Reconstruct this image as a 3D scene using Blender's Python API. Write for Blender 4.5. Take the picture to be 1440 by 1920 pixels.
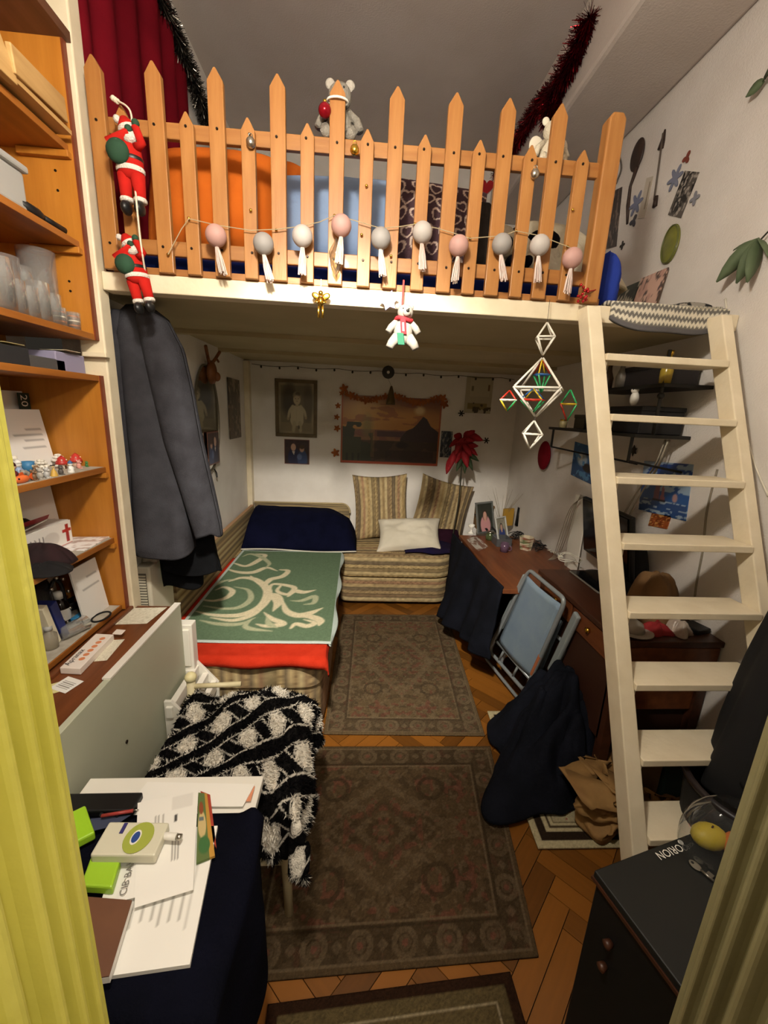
import bpy, math, random
import numpy as np
from mathutils import Vector, Matrix

random.seed(7)
for o in list(bpy.data.objects):
    bpy.data.objects.remove(o, do_unlink=True)
SC = bpy.context.scene
COL = SC.collection

# ------------------------------------------------------------------ camera
FPX = 760.0
PITCH, YAW, ROLL = [math.radians(a) for a in (13.8, 4.1, 2.76)]
CAMP = np.array([0.0, 0.0, 1.6])
_cp, _sp, _cy, _sy = math.cos(PITCH), math.sin(PITCH), math.cos(YAW), math.sin(YAW)
_fw = np.array([_sy * _cp, _cy * _cp, -_sp])
_r = np.array([_cy, -_sy, 0.0])
_u = np.cross(_r, _fw)
_cr, _sr = math.cos(ROLL), math.sin(ROLL)
_R = _r * _cr + _u * _sr
_U = -_r * _sr + _u * _cr
cam_data = bpy.data.cameras.new('camera')
cam = bpy.data.objects.new('camera', cam_data)
COL.objects.link(cam)
cam_data.sensor_fit = 'HORIZONTAL'
cam_data.sensor_width = 36.0
cam_data.lens = 36.0 * FPX / 1440.0
cam_data.clip_start = 0.01
mw = Matrix.Identity(4)
for i in range(3):
    mw[i][0], mw[i][1], mw[i][2], mw[i][3] = _R[i], _U[i], -_fw[i], CAMP[i]
cam.matrix_world = mw
SC.camera = cam

def at(x, y, **k):
    """survey helper: the point of the room plane X=, Y= or Z= that was measured at (x, y)"""
    d = _fw + _R * (x - 720) / FPX - _U * (y - 960) / FPX
    (ax, v), = k.items()
    i = 'XYZ'.index(ax)
    return Vector(CAMP + d * ((v - CAMP[i]) / d[i]))

# ------------------------------------------------------------------ world, lights, exposure
SC.view_settings.view_transform = 'Standard'
SC.view_settings.look = 'None'
SC.view_settings.gamma = 1.0
SC.view_settings.use_curve_mapping = False
SC.view_settings.exposure = 0.20
world = bpy.data.worlds.new('world')
SC.world = world
world.use_nodes = True
world.node_tree.nodes['Background'].inputs[0].default_value = (1.0, 0.86, 0.68, 1)
world.node_tree.nodes['Background'].inputs[1].default_value = 0.02
LAMP_POS = Vector((-0.15, 0.45, 2.45))
LAMP_POWER = 56.0
SPOT_POWER = 225.0
LAMP_COLOR = (1.0, 0.92, 0.79)
HALL_POS = Vector((0.55, -0.55, 2.25))
HALL_POWER = 24.0

# ------------------------------------------------------------------ colour and materials
def srgb(c):
    if isinstance(c, str):
        c = c.lstrip('#')
        c = [int(c[i:i + 2], 16) / 255 for i in (0, 2, 4)]
    return tuple(x / 12.92 if x <= 0.04045 else ((x + 0.055) / 1.055) ** 2.4 for x in c)

def raw(c):
    if isinstance(c, str):
        c = c.lstrip('#')
        return np.array([int(c[i:i + 2], 16) / 255 for i in (0, 2, 4)])
    return np.array(c, float)

MATS = {}
def new_mat(name):
    m = bpy.data.materials.new(name)
    m.use_nodes = True
    nt = m.node_tree
    return m, nt, nt.nodes['Principled BSDF']

def mat(name, col, rough=0.6, col2=None, scale=8.0, stretch=(1, 1, 1), detail=4.0, lo=0.35, hi=0.65,
        bump=0.0, bscale=None, metal=0.0, spec=0.5, sheen=0.0, trans=0.0, coat=0.0, emit=0.0, ior=1.45):
    if name in MATS:
        return MATS[name]
    m, nt, b = new_mat(name)
    c = srgb(col) + (1,)
    b.inputs['Base Color'].default_value = c
    b.inputs['Roughness'].default_value = rough
    b.inputs['Metallic'].default_value = metal
    b.inputs['Specular IOR Level'].default_value = spec
    b.inputs['Sheen Weight'].default_value = sheen
    b.inputs['Transmission Weight'].default_value = trans
    b.inputs['Coat Weight'].default_value = coat
    b.inputs['IOR'].default_value = ior
    if emit:
        b.inputs['Emission Color'].default_value = c
        b.inputs['Emission Strength'].default_value = emit
    L = nt.links
    if col2 is not None or bump:
        tc = nt.nodes.new('ShaderNodeTexCoord')
        mp = nt.nodes.new('ShaderNodeMapping')
        mp.inputs['Scale'].default_value = stretch
        L.new(tc.outputs['Object'], mp.inputs['Vector'])
        if col2 is not None:
            n = nt.nodes.new('ShaderNodeTexNoise')
            n.inputs['Scale'].default_value = scale
            n.inputs['Detail'].default_value = detail
            L.new(mp.outputs[0], n.inputs['Vector'])
            r = nt.nodes.new('ShaderNodeValToRGB')
            r.color_ramp.elements[0].position = lo
            r.color_ramp.elements[1].position = hi
            r.color_ramp.elements[0].color = c
            r.color_ramp.elements[1].color = srgb(col2) + (1,)
            L.new(n.outputs['Fac'], r.inputs['Fac'])
            L.new(r.outputs['Color'], b.inputs['Base Color'])
        if bump:
            n2 = nt.nodes.new('ShaderNodeTexNoise')
            n2.inputs['Scale'].default_value = bscale or scale * 4
            n2.inputs['Detail'].default_value = 3
            L.new(mp.outputs[0], n2.inputs['Vector'])
            bp = nt.nodes.new('ShaderNodeBump')
            bp.inputs['Strength'].default_value = bump
            bp.inputs['Distance'].default_value = 0.01
            L.new(n2.outputs['Fac'], bp.inputs['Height'])
            L.new(bp.outputs['Normal'], b.inputs['Normal'])
    MATS[name] = m
    return m

def wood(name, c1, c2, axis='X', rough=0.45, scale=3.0, coat=0.0, spec=0.5):
    st = {'X': (1, 9, 9), 'Y': (9, 1, 9), 'Z': (9, 9, 1)}[axis]
    return mat(name, c1, rough, c2, scale, st, 6.0, 0.3, 0.7, bump=0.06, bscale=scale * 5, coat=coat, spec=spec)

def vcol(name, rough=0.8, bump=0.0, bscale=200, sheen=0.0, spec=0.3, coat=0.0, metal=0.0):
    """material whose colour comes from the printed or woven pattern stored in the mesh"""
    if name in MATS:
        return MATS[name]
    m, nt, b = new_mat(name)
    a = nt.nodes.new('ShaderNodeAttribute')
    a.attribute_name = 'Col'
    nt.links.new(a.outputs['Color'], b.inputs['Base Color'])
    b.inputs['Roughness'].default_value = rough
    b.inputs['Sheen Weight'].default_value = sheen
    b.inputs['Specular IOR Level'].default_value = spec
    b.inputs['Coat Weight'].default_value = coat
    b.inputs['Metallic'].default_value = metal
    if bump:
        tc = nt.nodes.new('ShaderNodeTexCoord')
        n2 = nt.nodes.new('ShaderNodeTexNoise')
        n2.inputs['Scale'].default_value = bscale
        nt.links.new(tc.outputs['Object'], n2.inputs['Vector'])
        bp = nt.nodes.new('ShaderNodeBump')
        bp.inputs['Strength'].default_value = bump
        bp.inputs['Distance'].default_value = 0.004
        nt.links.new(n2.outputs['Fac'], bp.inputs['Height'])
        nt.links.new(bp.outputs['Normal'], b.inputs['Normal'])
    MATS[name] = m
    return m

def thin_glass(name, tint='#f4f6f5', gloss=0.3, milk=0.11):
    if name in MATS:
        return MATS[name]
    m, nt, b = new_mat(name)
    nt.nodes.remove(b)
    out = nt.nodes['Material Output']
    t = nt.nodes.new('ShaderNodeBsdfTransparent')
    t.inputs[0].default_value = srgb(tint) + (1,)
    g = nt.nodes.new('ShaderNodeBsdfGlossy')
    g.inputs['Roughness'].default_value = 0.03
    lw = nt.nodes.new('ShaderNodeLayerWeight')
    lw.inputs['Blend'].default_value = gloss
    mx = nt.nodes.new('ShaderNodeMixShader')
    nt.links.new(lw.outputs['Facing'], mx.inputs[0])
    nt.links.new(t.outputs[0], mx.inputs[1])
    nt.links.new(g.outputs[0], mx.inputs[2])
    df = nt.nodes.new('ShaderNodeBsdfDiffuse'); df.inputs[0].default_value = (.9, .9, .88, 1)
    m2 = nt.nodes.new('ShaderNodeMixShader'); m2.inputs[0].default_value = milk
    nt.links.new(mx.outputs[0], m2.inputs[1]); nt.links.new(df.outputs[0], m2.inputs[2])
    nt.links.new(m2.outputs[0], out.inputs['Surface'])
    MATS[name] = m
    return m

# ------------------------------------------------------------------ objects
BASE = {}
def base_of(p):
    return BASE.get(p.name, Vector((0, 0, 0))) if p is not None else Vector((0, 0, 0))

def tag(o, label=None, cat=None, group=None, kind=None):
    if label: o['label'] = label
    if cat: o['category'] = cat
    if group: o['group'] = group
    if kind: o['kind'] = kind
    return o

def thing(name, label, cat, loc=(0, 0, 0), group=None):
    o = bpy.data.objects.new(name, None)
    COL.objects.link(o)
    o.empty_display_size = 0.05
    o.location = loc
    BASE[o.name] = Vector(loc)
    return tag(o, label, cat, group)

def link_mesh(name, me, parent=None, loc=None):
    """links a mesh whose vertices are in world space; origin = parent's base"""
    o = bpy.data.objects.new(name, me)
    COL.objects.link(o)
    if parent is not None:
        o.parent = parent
    BASE[o.name] = base_of(parent)
    return o

class MB:
    def __init__(s):
        s.v = []; s.f = []
    def add(s, vs, fs):
        k = len(s.v)
        s.v.extend([tuple(p) for p in vs])
        s.f.extend([tuple(i + k for i in f) for f in fs])
        return s
    def box(s, x0, x1, y0, y1, z0, z1):
        return s.add([(x0, y0, z0), (x1, y0, z0), (x1, y1, z0), (x0, y1, z0), (x0, y0, z1), (x1, y0, z1), (x1, y1, z1), (x0, y1, z1)],
                     [(0, 3, 2, 1), (4, 5, 6, 7), (0, 1, 5, 4), (1, 2, 6, 5), (2, 3, 7, 6), (3, 0, 4, 7)])
    def obox(s, c, u, v, w):
        c, u, v, w = Vector(c), Vector(u), Vector(v), Vector(w)   # half-extent vectors
        P = [c - u - v - w, c + u - v - w, c + u + v - w, c - u + v - w, c - u - v + w, c + u - v + w, c + u + v + w, c - u + v + w]
        return s.add(P, [(0, 3, 2, 1), (4, 5, 6, 7), (0, 1, 5, 4), (1, 2, 6, 5), (2, 3, 7, 6), (3, 0, 4, 7)])
    def bar(s, a, b, w, h=None, up=(0, 0, 1)):
        a, b = Vector(a), Vector(b)
        d = (b - a); L = d.length; d.normalize()
        up = Vector(up)
        if abs(d.dot(up)) > 0.98: up = Vector((0, 1, 0))
        x = d.cross(up).normalized(); y = x.cross(d).normalized()
        return s.obox((a + b) / 2, x * w / 2, d * L / 2, y * (h or w) / 2)
    def tube(s, pts, r, n=8, cap=True, closed=False):
        pts = [Vector(p) for p in pts]
        N = len(pts)
        rs = r if isinstance(r, (list, tuple)) else [r] * N
        rings = []
        prev = None
        for i, p in enumerate(pts):
            if closed:
                d = pts[(i + 1) % N] - pts[i - 1]
            else:
                d = pts[min(i + 1, N - 1)] - pts[max(i - 1, 0)]
            if d.length < 1e-9: d = Vector((0, 0, 1))
            d.normalize()
            if prev is None:
                up = Vector((0, 0, 1)) if abs(d.z) < 0.9 else Vector((1, 0, 0))
                x = d.cross(up).normalized()
            else:
                x = (prev - d * prev.dot(d))
                if x.length < 1e-6: x = d.orthogonal()
                x.normalize()
            prev = x
            y = d.cross(x)
            rings.append([p + (x * math.cos(2 * math.pi * k / n) + y * math.sin(2 * math.pi * k / n)) * rs[i] for k in range(n)])
        vs = [q for rg in rings for q in rg]
        fs = []
        for i in range(N if closed else N - 1):
            j = (i + 1) % N
            for k in range(n):
                fs.append((i * n + k, i * n + (k + 1) % n, j * n + (k + 1) % n, j * n + k))
        if cap and not closed:
            fs.append(tuple(reversed(range(n))))
            fs.append(tuple((N - 1) * n + k for k in range(n)))
        return s.add(vs, fs)
    def lathe(s, prof, c=(0, 0, 0), n=20, axis=(0, 0, 1), cap=True, sx=1.0, sy=1.0):
        c = Vector(c); w = Vector(axis).normalized()
        u = w.orthogonal().normalized() if abs(w.z) < 0.999 else Vector((1, 0, 0))
        v = w.cross(u)
        vs = []; fs = []
        for r, z in prof:
            for k in range(n):
                a = 2 * math.pi * k / n
                vs.append(c + u * (r * math.cos(a) * sx) + v * (r * math.sin(a) * sy) + w * z)
        for i in range(len(prof) - 1):
            for k in range(n):
                fs.append((i * n + k, i * n + (k + 1) % n, (i + 1) * n + (k + 1) % n, (i + 1) * n + k))
        if cap:
            if prof[0][0] > 1e-6: fs.append(tuple(reversed(range(n))))
            if prof[-1][0] > 1e-6: fs.append(tuple((len(prof) - 1) * n + k for k in range(n)))
        return s.add(vs, fs)
    def ell(s, c, r, rot=None, n=14, m=9):
        c = Vector(c)
        if not isinstance(r, (tuple, list)): r = (r, r, r)
        vs = []; fs = []
        for i in range(m + 1):
            t = math.pi * i / m
            for k in range(n):
                a = 2 * math.pi * k / n
                p = Vector((r[0] * math.sin(t) * math.cos(a), r[1] * math.sin(t) * math.sin(a), r[2] * math.cos(t)))
                if rot is not None: p = rot @ p
                vs.append(c + p)
        for i in range(m):
            for k in range(n):
                fs.append((i * n + k, (i + 1) * n + k, (i + 1) * n + (k + 1) % n, i * n + (k + 1) % n))
        return s.add(vs, fs)
    def prism(s, poly, o, u, v, w):
        """poly: 2-D outline in (u,v); extruded along vector w"""
        o, u, v, w = Vector(o), Vector(u), Vector(v), Vector(w)
        n = len(poly)
        A = [o + u * p[0] + v * p[1] for p in poly]
        vs = A + [p + w for p in A]
        fs = [tuple(reversed(range(n))), tuple(range(n, 2 * n))] + [(i, (i + 1) % n, n + (i + 1) % n, n + i) for i in range(n)]
        return s.add(vs, fs)
    def mesh(s, name, base=Vector((0, 0, 0))):
        me = bpy.data.meshes.new(name)
        b = Vector(base)
        me.from_pydata([(p[0] - b.x, p[1] - b.y, p[2] - b.z) for p in s.v], [], s.f)
        me.update()
        return me
    def build(s, name, material, parent=None, smooth=False, bevel=0.0, seg=2, sub=0, fix=True):
        me = s.mesh(name, base_of(parent))
        if fix:
            import bmesh
            bm = bmesh.new(); bm.from_mesh(me)
            bmesh.ops.remove_doubles(bm, verts=bm.verts, dist=1e-6)
            bmesh.ops.recalc_face_normals(bm, faces=bm.faces)
            bm.to_mesh(me); bm.free()
        me.materials.append(material)
        if smooth:
            me.polygons.foreach_set('use_smooth', [True] * len(me.polygons))
        o = link_mesh(name, me, parent)
        if bevel:
            md = o.modifiers.new('bevel', 'BEVEL')
            md.width = bevel; md.segments = seg; md.limit_method = 'ANGLE'; md.angle_limit = 0.7
            md.harden_normals = False
        if sub:
            md = o.modifiers.new('sub', 'SUBSURF'); md.levels = sub; md.render_levels = sub
        return o

def lone(mb, name, material, label, cat, group=None, **k):
    """a thing that is one mesh"""
    vs = np.array(mb.v)
    c = Vector(((vs[:, 0].min() + vs[:, 0].max()) / 2, (vs[:, 1].min() + vs[:, 1].max()) / 2, vs[:, 2].min()))
    mb.v = [(p[0] - c.x, p[1] - c.y, p[2] - c.z) for p in mb.v]
    o = mb.build(name, material, None, **k)
    o.location = c
    BASE[o.name] = c
    return tag(o, label, cat, group)

def struct(mb, name, material, **k):
    return tag(mb.build(name, material, None, **k), kind='structure')

def copy_part(o, parent, name=None, dloc=(0, 0, 0)):
    c = o.copy()
    COL.objects.link(c)
    c.parent = parent
    c.location = Vector(o.location) + Vector(dloc)
    BASE[c.name] = base_of(parent)
    return c

def surf(name, fn, nu, nv, material, parent=None, paint=None, thick=0.0, smooth=True, closed_u=False, offset=-1.0):
    """fn(U,V)->x,y,z arrays over the unit square; paint(U,V)->(...,3) sRGB colours"""
    us = np.linspace(0, 1, nu + 1); vs = np.linspace(0, 1, nv + 1)
    U, V = np.meshgrid(us, vs)
    x, y, z = fn(U, V)
    b = base_of(parent)
    co = np.stack([x - b.x + 0 * U, y - b.y + 0 * U, z - b.z + 0 * U], -1).reshape(-1, 3).astype(np.float32)
    n = nu + 1
    idx = np.arange((nu + 1) * (nv + 1)).reshape(nv + 1, nu + 1)
    q = np.stack([idx[:-1, :-1], idx[:-1, 1:], idx[1:, 1:], idx[1:, :-1]], -1).reshape(-1, 4).astype(np.int32)
    me = bpy.data.meshes.new(name)
    me.vertices.add(len(co)); me.vertices.foreach_set('co', co.ravel())
    me.loops.add(q.size); me.loops.foreach_set('vertex_index', q.ravel())
    me.polygons.add(len(q))
    me.polygons.foreach_set('loop_start', np.arange(0, q.size, 4, dtype=np.int32))
    me.polygons.foreach_set('loop_total', np.full(len(q), 4, dtype=np.int32))
    me.update(calc_edges=True)
    me.polygons.foreach_set('use_smooth', [smooth] * len(q))
    if paint is not None:
        set_col(me, np.clip(paint(U, V), 0, 1).reshape(-1, 3))
    me.materials.append(material)
    o = link_mesh(name, me, parent)
    if thick:
        md = o.modifiers.new('solid', 'SOLIDIFY'); md.thickness = thick; md.offset = offset
    return o

def set_col(me, c):
    c = np.asarray(c, float)
    lin = np.where(c <= 0.04045, c / 12.92, ((c + 0.055) / 1.055) ** 2.4)
    a = me.color_attributes.new('Col', 'FLOAT_COLOR', 'POINT')
    a.data.foreach_set('color', np.concatenate([lin, np.ones((len(lin), 1))], 1).astype(np.float32).ravel())

def lone_surf(name, fn, nu, nv, material, label, cat, group=None, **k):
    o = surf(name, fn, nu, nv, material, None, **k)
    co = np.empty(len(o.data.vertices) * 3, np.float32)
    o.data.vertices.foreach_get('co', co)
    co = co.reshape(-1, 3)
    c = np.array([(co[:, 0].min() + co[:, 0].max()) / 2, (co[:, 1].min() + co[:, 1].max()) / 2, co[:, 2].min()], np.float32)
    o.data.vertices.foreach_set('co', (co - c).ravel())
    o.location = Vector([float(x) for x in c])
    BASE[o.name] = Vector(o.location)
    return tag(o, label, cat, group)

# ------------------------------------------------------------------ pattern drawing (intrinsic prints and weaves)
def vnoise(x, y, seed=0):
    xi = np.floor(x).astype(np.int64); yi = np.floor(y).astype(np.int64)
    fx = x - xi; fy = y - yi
    fx = fx * fx * (3 - 2 * fx); fy = fy * fy * (3 - 2 * fy)
    def hsh(a, b):
        n = (a * 374761393 + b * 668265263 + seed * 974711) & 0x7fffffff
        n = ((n ^ (n >> 13)) * 1274126177) & 0x7fffffff
        return ((n ^ (n >> 16)) & 0xffff) / 65535.0
    return (hsh(xi, yi) * (1 - fx) + hsh(xi + 1, yi) * fx) * (1 - fy) + (hsh(xi, yi + 1) * (1 - fx) + hsh(xi + 1, yi + 1) * fx) * fy

def fbm(x, y, seed=0, oct=3):
    s = 0; a = 0.5; t = 0
    for i in range(oct):
        s = s + a * vnoise(x * 2 ** i, y * 2 ** i, seed + i); t += a; a *= 0.5
    return s / t

def catmull(pts, n=8):
    P = [np.array(p, float) for p in pts]
    P = [2 * P[0] - P[1]] + P + [2 * P[-1] - P[-2]]
    out = []
    for i in range(1, len(P) - 2):
        for t in np.linspace(0, 1, n, endpoint=False):
            out.append(0.5 * (2 * P[i] + (P[i + 1] - P[i - 1]) * t + (2 * P[i - 1] - 5 * P[i] + 4 * P[i + 1] - P[i + 2]) * t * t
                              + (3 * P[i] - P[i - 1] - 3 * P[i + 1] + P[i + 2]) * t ** 3))
    out.append(P[-2])
    return out

class Paint:
    def __init__(s, X, Y, base):
        s.X, s.Y = X, Y
        s.c = np.zeros(X.shape + (3,)) + raw(base)
    def mix(s, m, col):
        m = np.clip(m, 0, 1)[..., None]
        s.c = s.c * (1 - m) + raw(col) * m
        return s
    def rect(s, x0, x1, y0, y1, col, soft=1e-4, a=1.0):
        d = np.minimum(np.minimum(s.X - x0, x1 - s.X), np.minimum(s.Y - y0, y1 - s.Y))
        return s.mix((d / soft * 0.5 + 0.5) * a if soft > 1e-3 else (d > 0) * a, col)
    def ell(s, cx, cy, rx, ry, col, soft=0.15, rot=0.0, a=1.0):
        c, n = math.cos(rot), math.sin(rot)
        dx, dy = s.X - cx, s.Y - cy
        u = (dx * c + dy * n) / rx; v = (-dx * n + dy * c) / ry
        return s.mix(np.clip((1 - np.sqrt(u * u + v * v)) / soft + 0.5, 0, 1) * a, col)
    def poly(s, pts, col, a=1.0):
        ins = np.zeros(s.X.shape, bool)
        n = len(pts)
        for i in range(n):
            x0, y0 = pts[i]; x1, y1 = pts[(i + 1) % n]
            if y0 == y1: continue
            c = ((y0 > s.Y) != (y1 > s.Y)) & (s.X < (x1 - x0) * (s.Y - y0) / (y1 - y0) + x0)
            ins ^= c
        return s.mix(ins * a, col)
    def stroke(s, pts, w0, w1=None, col='#000000', smooth=True, soft=None, a=1.0, wm=None):
        """wm: width at the middle (leaf shaped stroke)"""
        if w1 is None: w1 = w0
        P = catmull(pts, 6) if smooth and len(pts) > 2 else [np.array(p, float) for p in pts]
        n = len(P) - 1
        M = np.zeros(s.X.shape)
        for i in range(n):
            a0, b0 = P[i], P[i + 1]
            d = b0 - a0; L = d @ d + 1e-12
            t = np.clip(((s.X - a0[0]) * d[0] + (s.Y - a0[1]) * d[1]) / L, 0, 1)
            q = (i + t) / n
            w = w0 + (w1 - w0) * q
            if wm is not None:
                w = np.where(q < 0.5, w0 + (wm - w0) * (np.sin(np.minimum(q, .5) * math.pi)), w1 + (wm - w1) * np.sin((1 - np.maximum(q, .5)) * math.pi))
            dist = np.hypot(s.X - a0[0] - d[0] * t, s.Y - a0[1] - d[1] * t)
            sf = soft or 0.25 * max(w0, w1, wm or 0)
            M = np.maximum(M, np.clip((w / 2 - dist) / sf + 0.5, 0, 1) * (w > 1e-4))
        return s.mix(M * a, col)
    def grain(s, amt, sx, sy, seed=1):
        n = fbm(s.X * sx, s.Y * sy, seed) - 0.5
        s.c = np.clip(s.c * (1 + 2 * amt * n[..., None]), 0, 1)
        return s

def sheet(name, o, u, v, nu, nv, material, parent=None, draw=None, thick=0.002, w=1.0, h=1.0, bend=None, label=None, cat=None, group=None):
    """flat printed sheet with thickness: corner o, edge vectors u and v; draw(Paint) in units w x h"""
    o, u, v = Vector(o), Vector(u), Vector(v)
    nrm = u.cross(v).normalized()
    def fn(U, V):
        B = bend(U, V) if bend is not None else 0 * U
        return [o[i] + u[i] * U + v[i] * V + nrm[i] * B for i in range(3)]
    def pt(U, V):
        p = Paint(U * w, V * h, '#ffffff')
        r = draw(p)
        return (r or p).c
    if cat:
        return lone_surf(name, fn, nu, nv, material, label, cat, group, paint=pt if draw else None, thick=thick, smooth=bend is not None)
    return surf(name, fn, nu, nv, material, parent, paint=pt if draw else None, thick=thick, smooth=bend is not None)

def text_on(name, body, size, o, u, v, material, parent, extrude=0.0004, align='LEFT', squash=1.0):
    cu = bpy.data.curves.new(name, 'FONT')
    cu.body = body; cu.size = size; cu.align_x = align; cu.resolution_u = 2
    t = bpy.data.objects.new(name + '_tmp', cu)
    COL.objects.link(t)
    dg = bpy.context.evaluated_depsgraph_get()
    me = bpy.data.meshes.new_from_object(t.evaluated_get(dg))
    bpy.data.objects.remove(t, do_unlink=True)
    o, u, v = Vector(o), Vector(u).normalized(), Vector(v).normalized()
    n = u.cross(v).normalized()
    b = base_of(parent)
    for q in me.vertices:
        q.co = o + u * q.co.x * squash + v * q.co.y + n * extrude - b
    me.name = name
    me.materials.clear(); me.materials.append(material)
    return link_mesh(name, me, parent)

def pillow(name, c, u, v, n, w, h, t, material, parent=None, paint=None, N=24, pinch=0.05, wob=0.0, seed=0, label=None, cat=None, group=None, p=2.6):
    """soft cushion: u,v in-plane unit axes, n normal; w x h x t"""
    c, u, v, n = Vector(c), Vector(u).normalized(), Vector(v).normalized(), Vector(n).normalized()
    def fn(U, V):
        # one sheet wraps front (V 0..0.5) and back (0.5..1)
        a = U * 2 - 1
        k = V * 4
        front = V <= 0.5
        b = np.where(front, k - 1, 3 - k)
        e = np.clip((1 - np.abs(a) ** p), 0, 1) ** 0.45 * np.clip((1 - np.abs(b) ** p), 0, 1) ** 0.45
        wb = 1 + wob * (fbm(a * 2 + 5 + seed, b * 2 + 7, seed) - .5) * 2
        hh = t / 2 * e * wb * np.where(front, 1, -1)
        sa = a * w / 2 * (1 - pinch * (1 - b * b)); sb = b * h / 2 * (1 - pinch * (1 - a * a))
        return [c[i] + u[i] * sa + v[i] * sb + n[i] * hh for i in range(3)]
    def pt(U, V):
        k = V * 4
        return paint(U * w, np.where(V <= 0.5, k, 4 - k) / 2 * h)
    f = lone_surf if cat else surf
    args = (name, fn, N, 2 * N, material) + ((label, cat, group) if cat else (parent,))
    return f(*args, paint=pt if paint else None)

def mound(name, cx, cy, z0, rfun, prof, material, ridge=0.0, nt=72, nr=28, fold=0.02, nf=9, seed=0, paint=None, label=None, cat=None, parent=None, thick=0.008, sway=(0, 0)):
    """heap of cloth: rfun(theta)->outline radius, prof(s)->height for s=0 centre..1 edge"""
    def fn(U, V):
        th = U * 2 * math.pi
        s = V
        R = rfun(th)
        f = (fbm(np.cos(th) * 1.7 + 4, np.sin(th) * 1.7 + s * 1.2 + 9, seed, 3) - .5)
        rr = R * s * (1 + 0.10 * np.sin(nf * th + 3 * s + seed) * s * s + 0.35 * f * s)
        z = z0 + prof(s) + fold * 6 * f * np.sin(math.pi * np.clip(s, 0, 1)) + fold * np.sin(nf * th + seed * 2 + 4 * s) * s * (1 - s) * 2
        if ridge:
            q = fbm(np.cos(th) * s * 3.2 + 11 + seed, np.sin(th) * s * 3.2 + 5, seed + 3, 2)
            z = z + ridge * (1 - np.abs(2 * q - 1) * 3.0) * np.sin(math.pi * np.clip(s * .85 + .1, 0, 1))
        return cx + rr * np.cos(th) + sway[0] * (1 - s), cy + rr * np.sin(th) + sway[1] * (1 - s), np.maximum(z, z0)
    f = lone_surf if cat else surf
    args = (name, fn, nt, nr, material) + ((label, cat) if cat else (parent,))
    return f(*args, paint=paint, thick=thick)

# ------------------------------------------------------------------ materials
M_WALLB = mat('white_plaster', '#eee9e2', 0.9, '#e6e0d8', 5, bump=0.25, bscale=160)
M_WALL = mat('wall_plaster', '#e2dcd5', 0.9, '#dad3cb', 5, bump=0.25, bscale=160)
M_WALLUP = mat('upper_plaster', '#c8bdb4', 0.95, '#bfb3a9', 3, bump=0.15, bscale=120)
M_CREAM = mat('cream_gloss_paint', '#e9dcc0', 0.38, '#e0d2b4', 12, bump=0.10, bscale=60)
M_LIME = mat('lime_gloss_paint', '#e0d968', 0.42, '#d6cf5c', 6, bump=0.12, bscale=40)
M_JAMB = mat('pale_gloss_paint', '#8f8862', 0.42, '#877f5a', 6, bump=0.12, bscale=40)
M_PINE_Z = wood('varnished_pine_upright', '#ac7840', '#945f2b', 'Z', 0.45, 4, coat=0.05)
M_PINE_X = wood('varnished_pine_rail', '#a8743e', '#8e5b2a', 'X', 0.45, 4, coat=0.05)
M_VEN = wood('orange_veneer', '#c07f30', '#a96a22', 'Z', 0.4, 3)
M_VENY = wood('orange_veneer_board', '#a96a2c', '#8d5320', 'Y', 0.4, 3)
M_DKBRD = wood('dark_brown_board', '#6b4530', '#54331f', 'Y', 0.5, 3)
M_REDEDGE = mat('red_brown_edge', '#7b3a20', 0.5, '#6a2f18', 10)
M_DESK = wood('brown_desk_veneer', '#7a4626', '#5c3018', 'Y', 0.35, 3)
M_DESKD = wood('dark_desk_veneer', '#4d2c1c', '#3a2014', 'Y', 0.4, 3)
M_WHITE = mat('white_paint', '#e9e5da', 0.5)
M_PAPER = mat('white_paper', '#efece6', 0.8)
M_BLACK = mat('black_plastic', '#141415', 0.4)
M_BLACKM = mat('black_matte', '#0f0f11', 0.85)
M_METAL = mat('dull_metal', '#b9b4a8', 0.3, metal=1.0)
M_GOLD = mat('polished_gold', '#d9b24a', 0.22, metal=1.0)
M_SCREW = mat('dark_screw', '#2a2019', 0.4, metal=0.6)
M_NAVY = mat('navy_cloth', '#14172a', 0.95, '#0e1120', 9, bump=0.3, bscale=300, sheen=0.0, spec=0.15)
M_GREYP = mat('grey_panel_paint', '#bcbfa9', 0.55, '#b4b7a1', 3)
M_V = vcol('printed_matte', 0.75)
M_VG = vcol('printed_gloss', 0.35, spec=0.5)
M_VC = vcol('woven_cloth', 0.95, bump=0.35, bscale=350, spec=0.12)
M_VF = vcol('fuzzy_cloth', 1.0, bump=0.9, bscale=220, sheen=0.0, spec=0.05)
M_GLASS = thin_glass('clear_glass')

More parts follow.
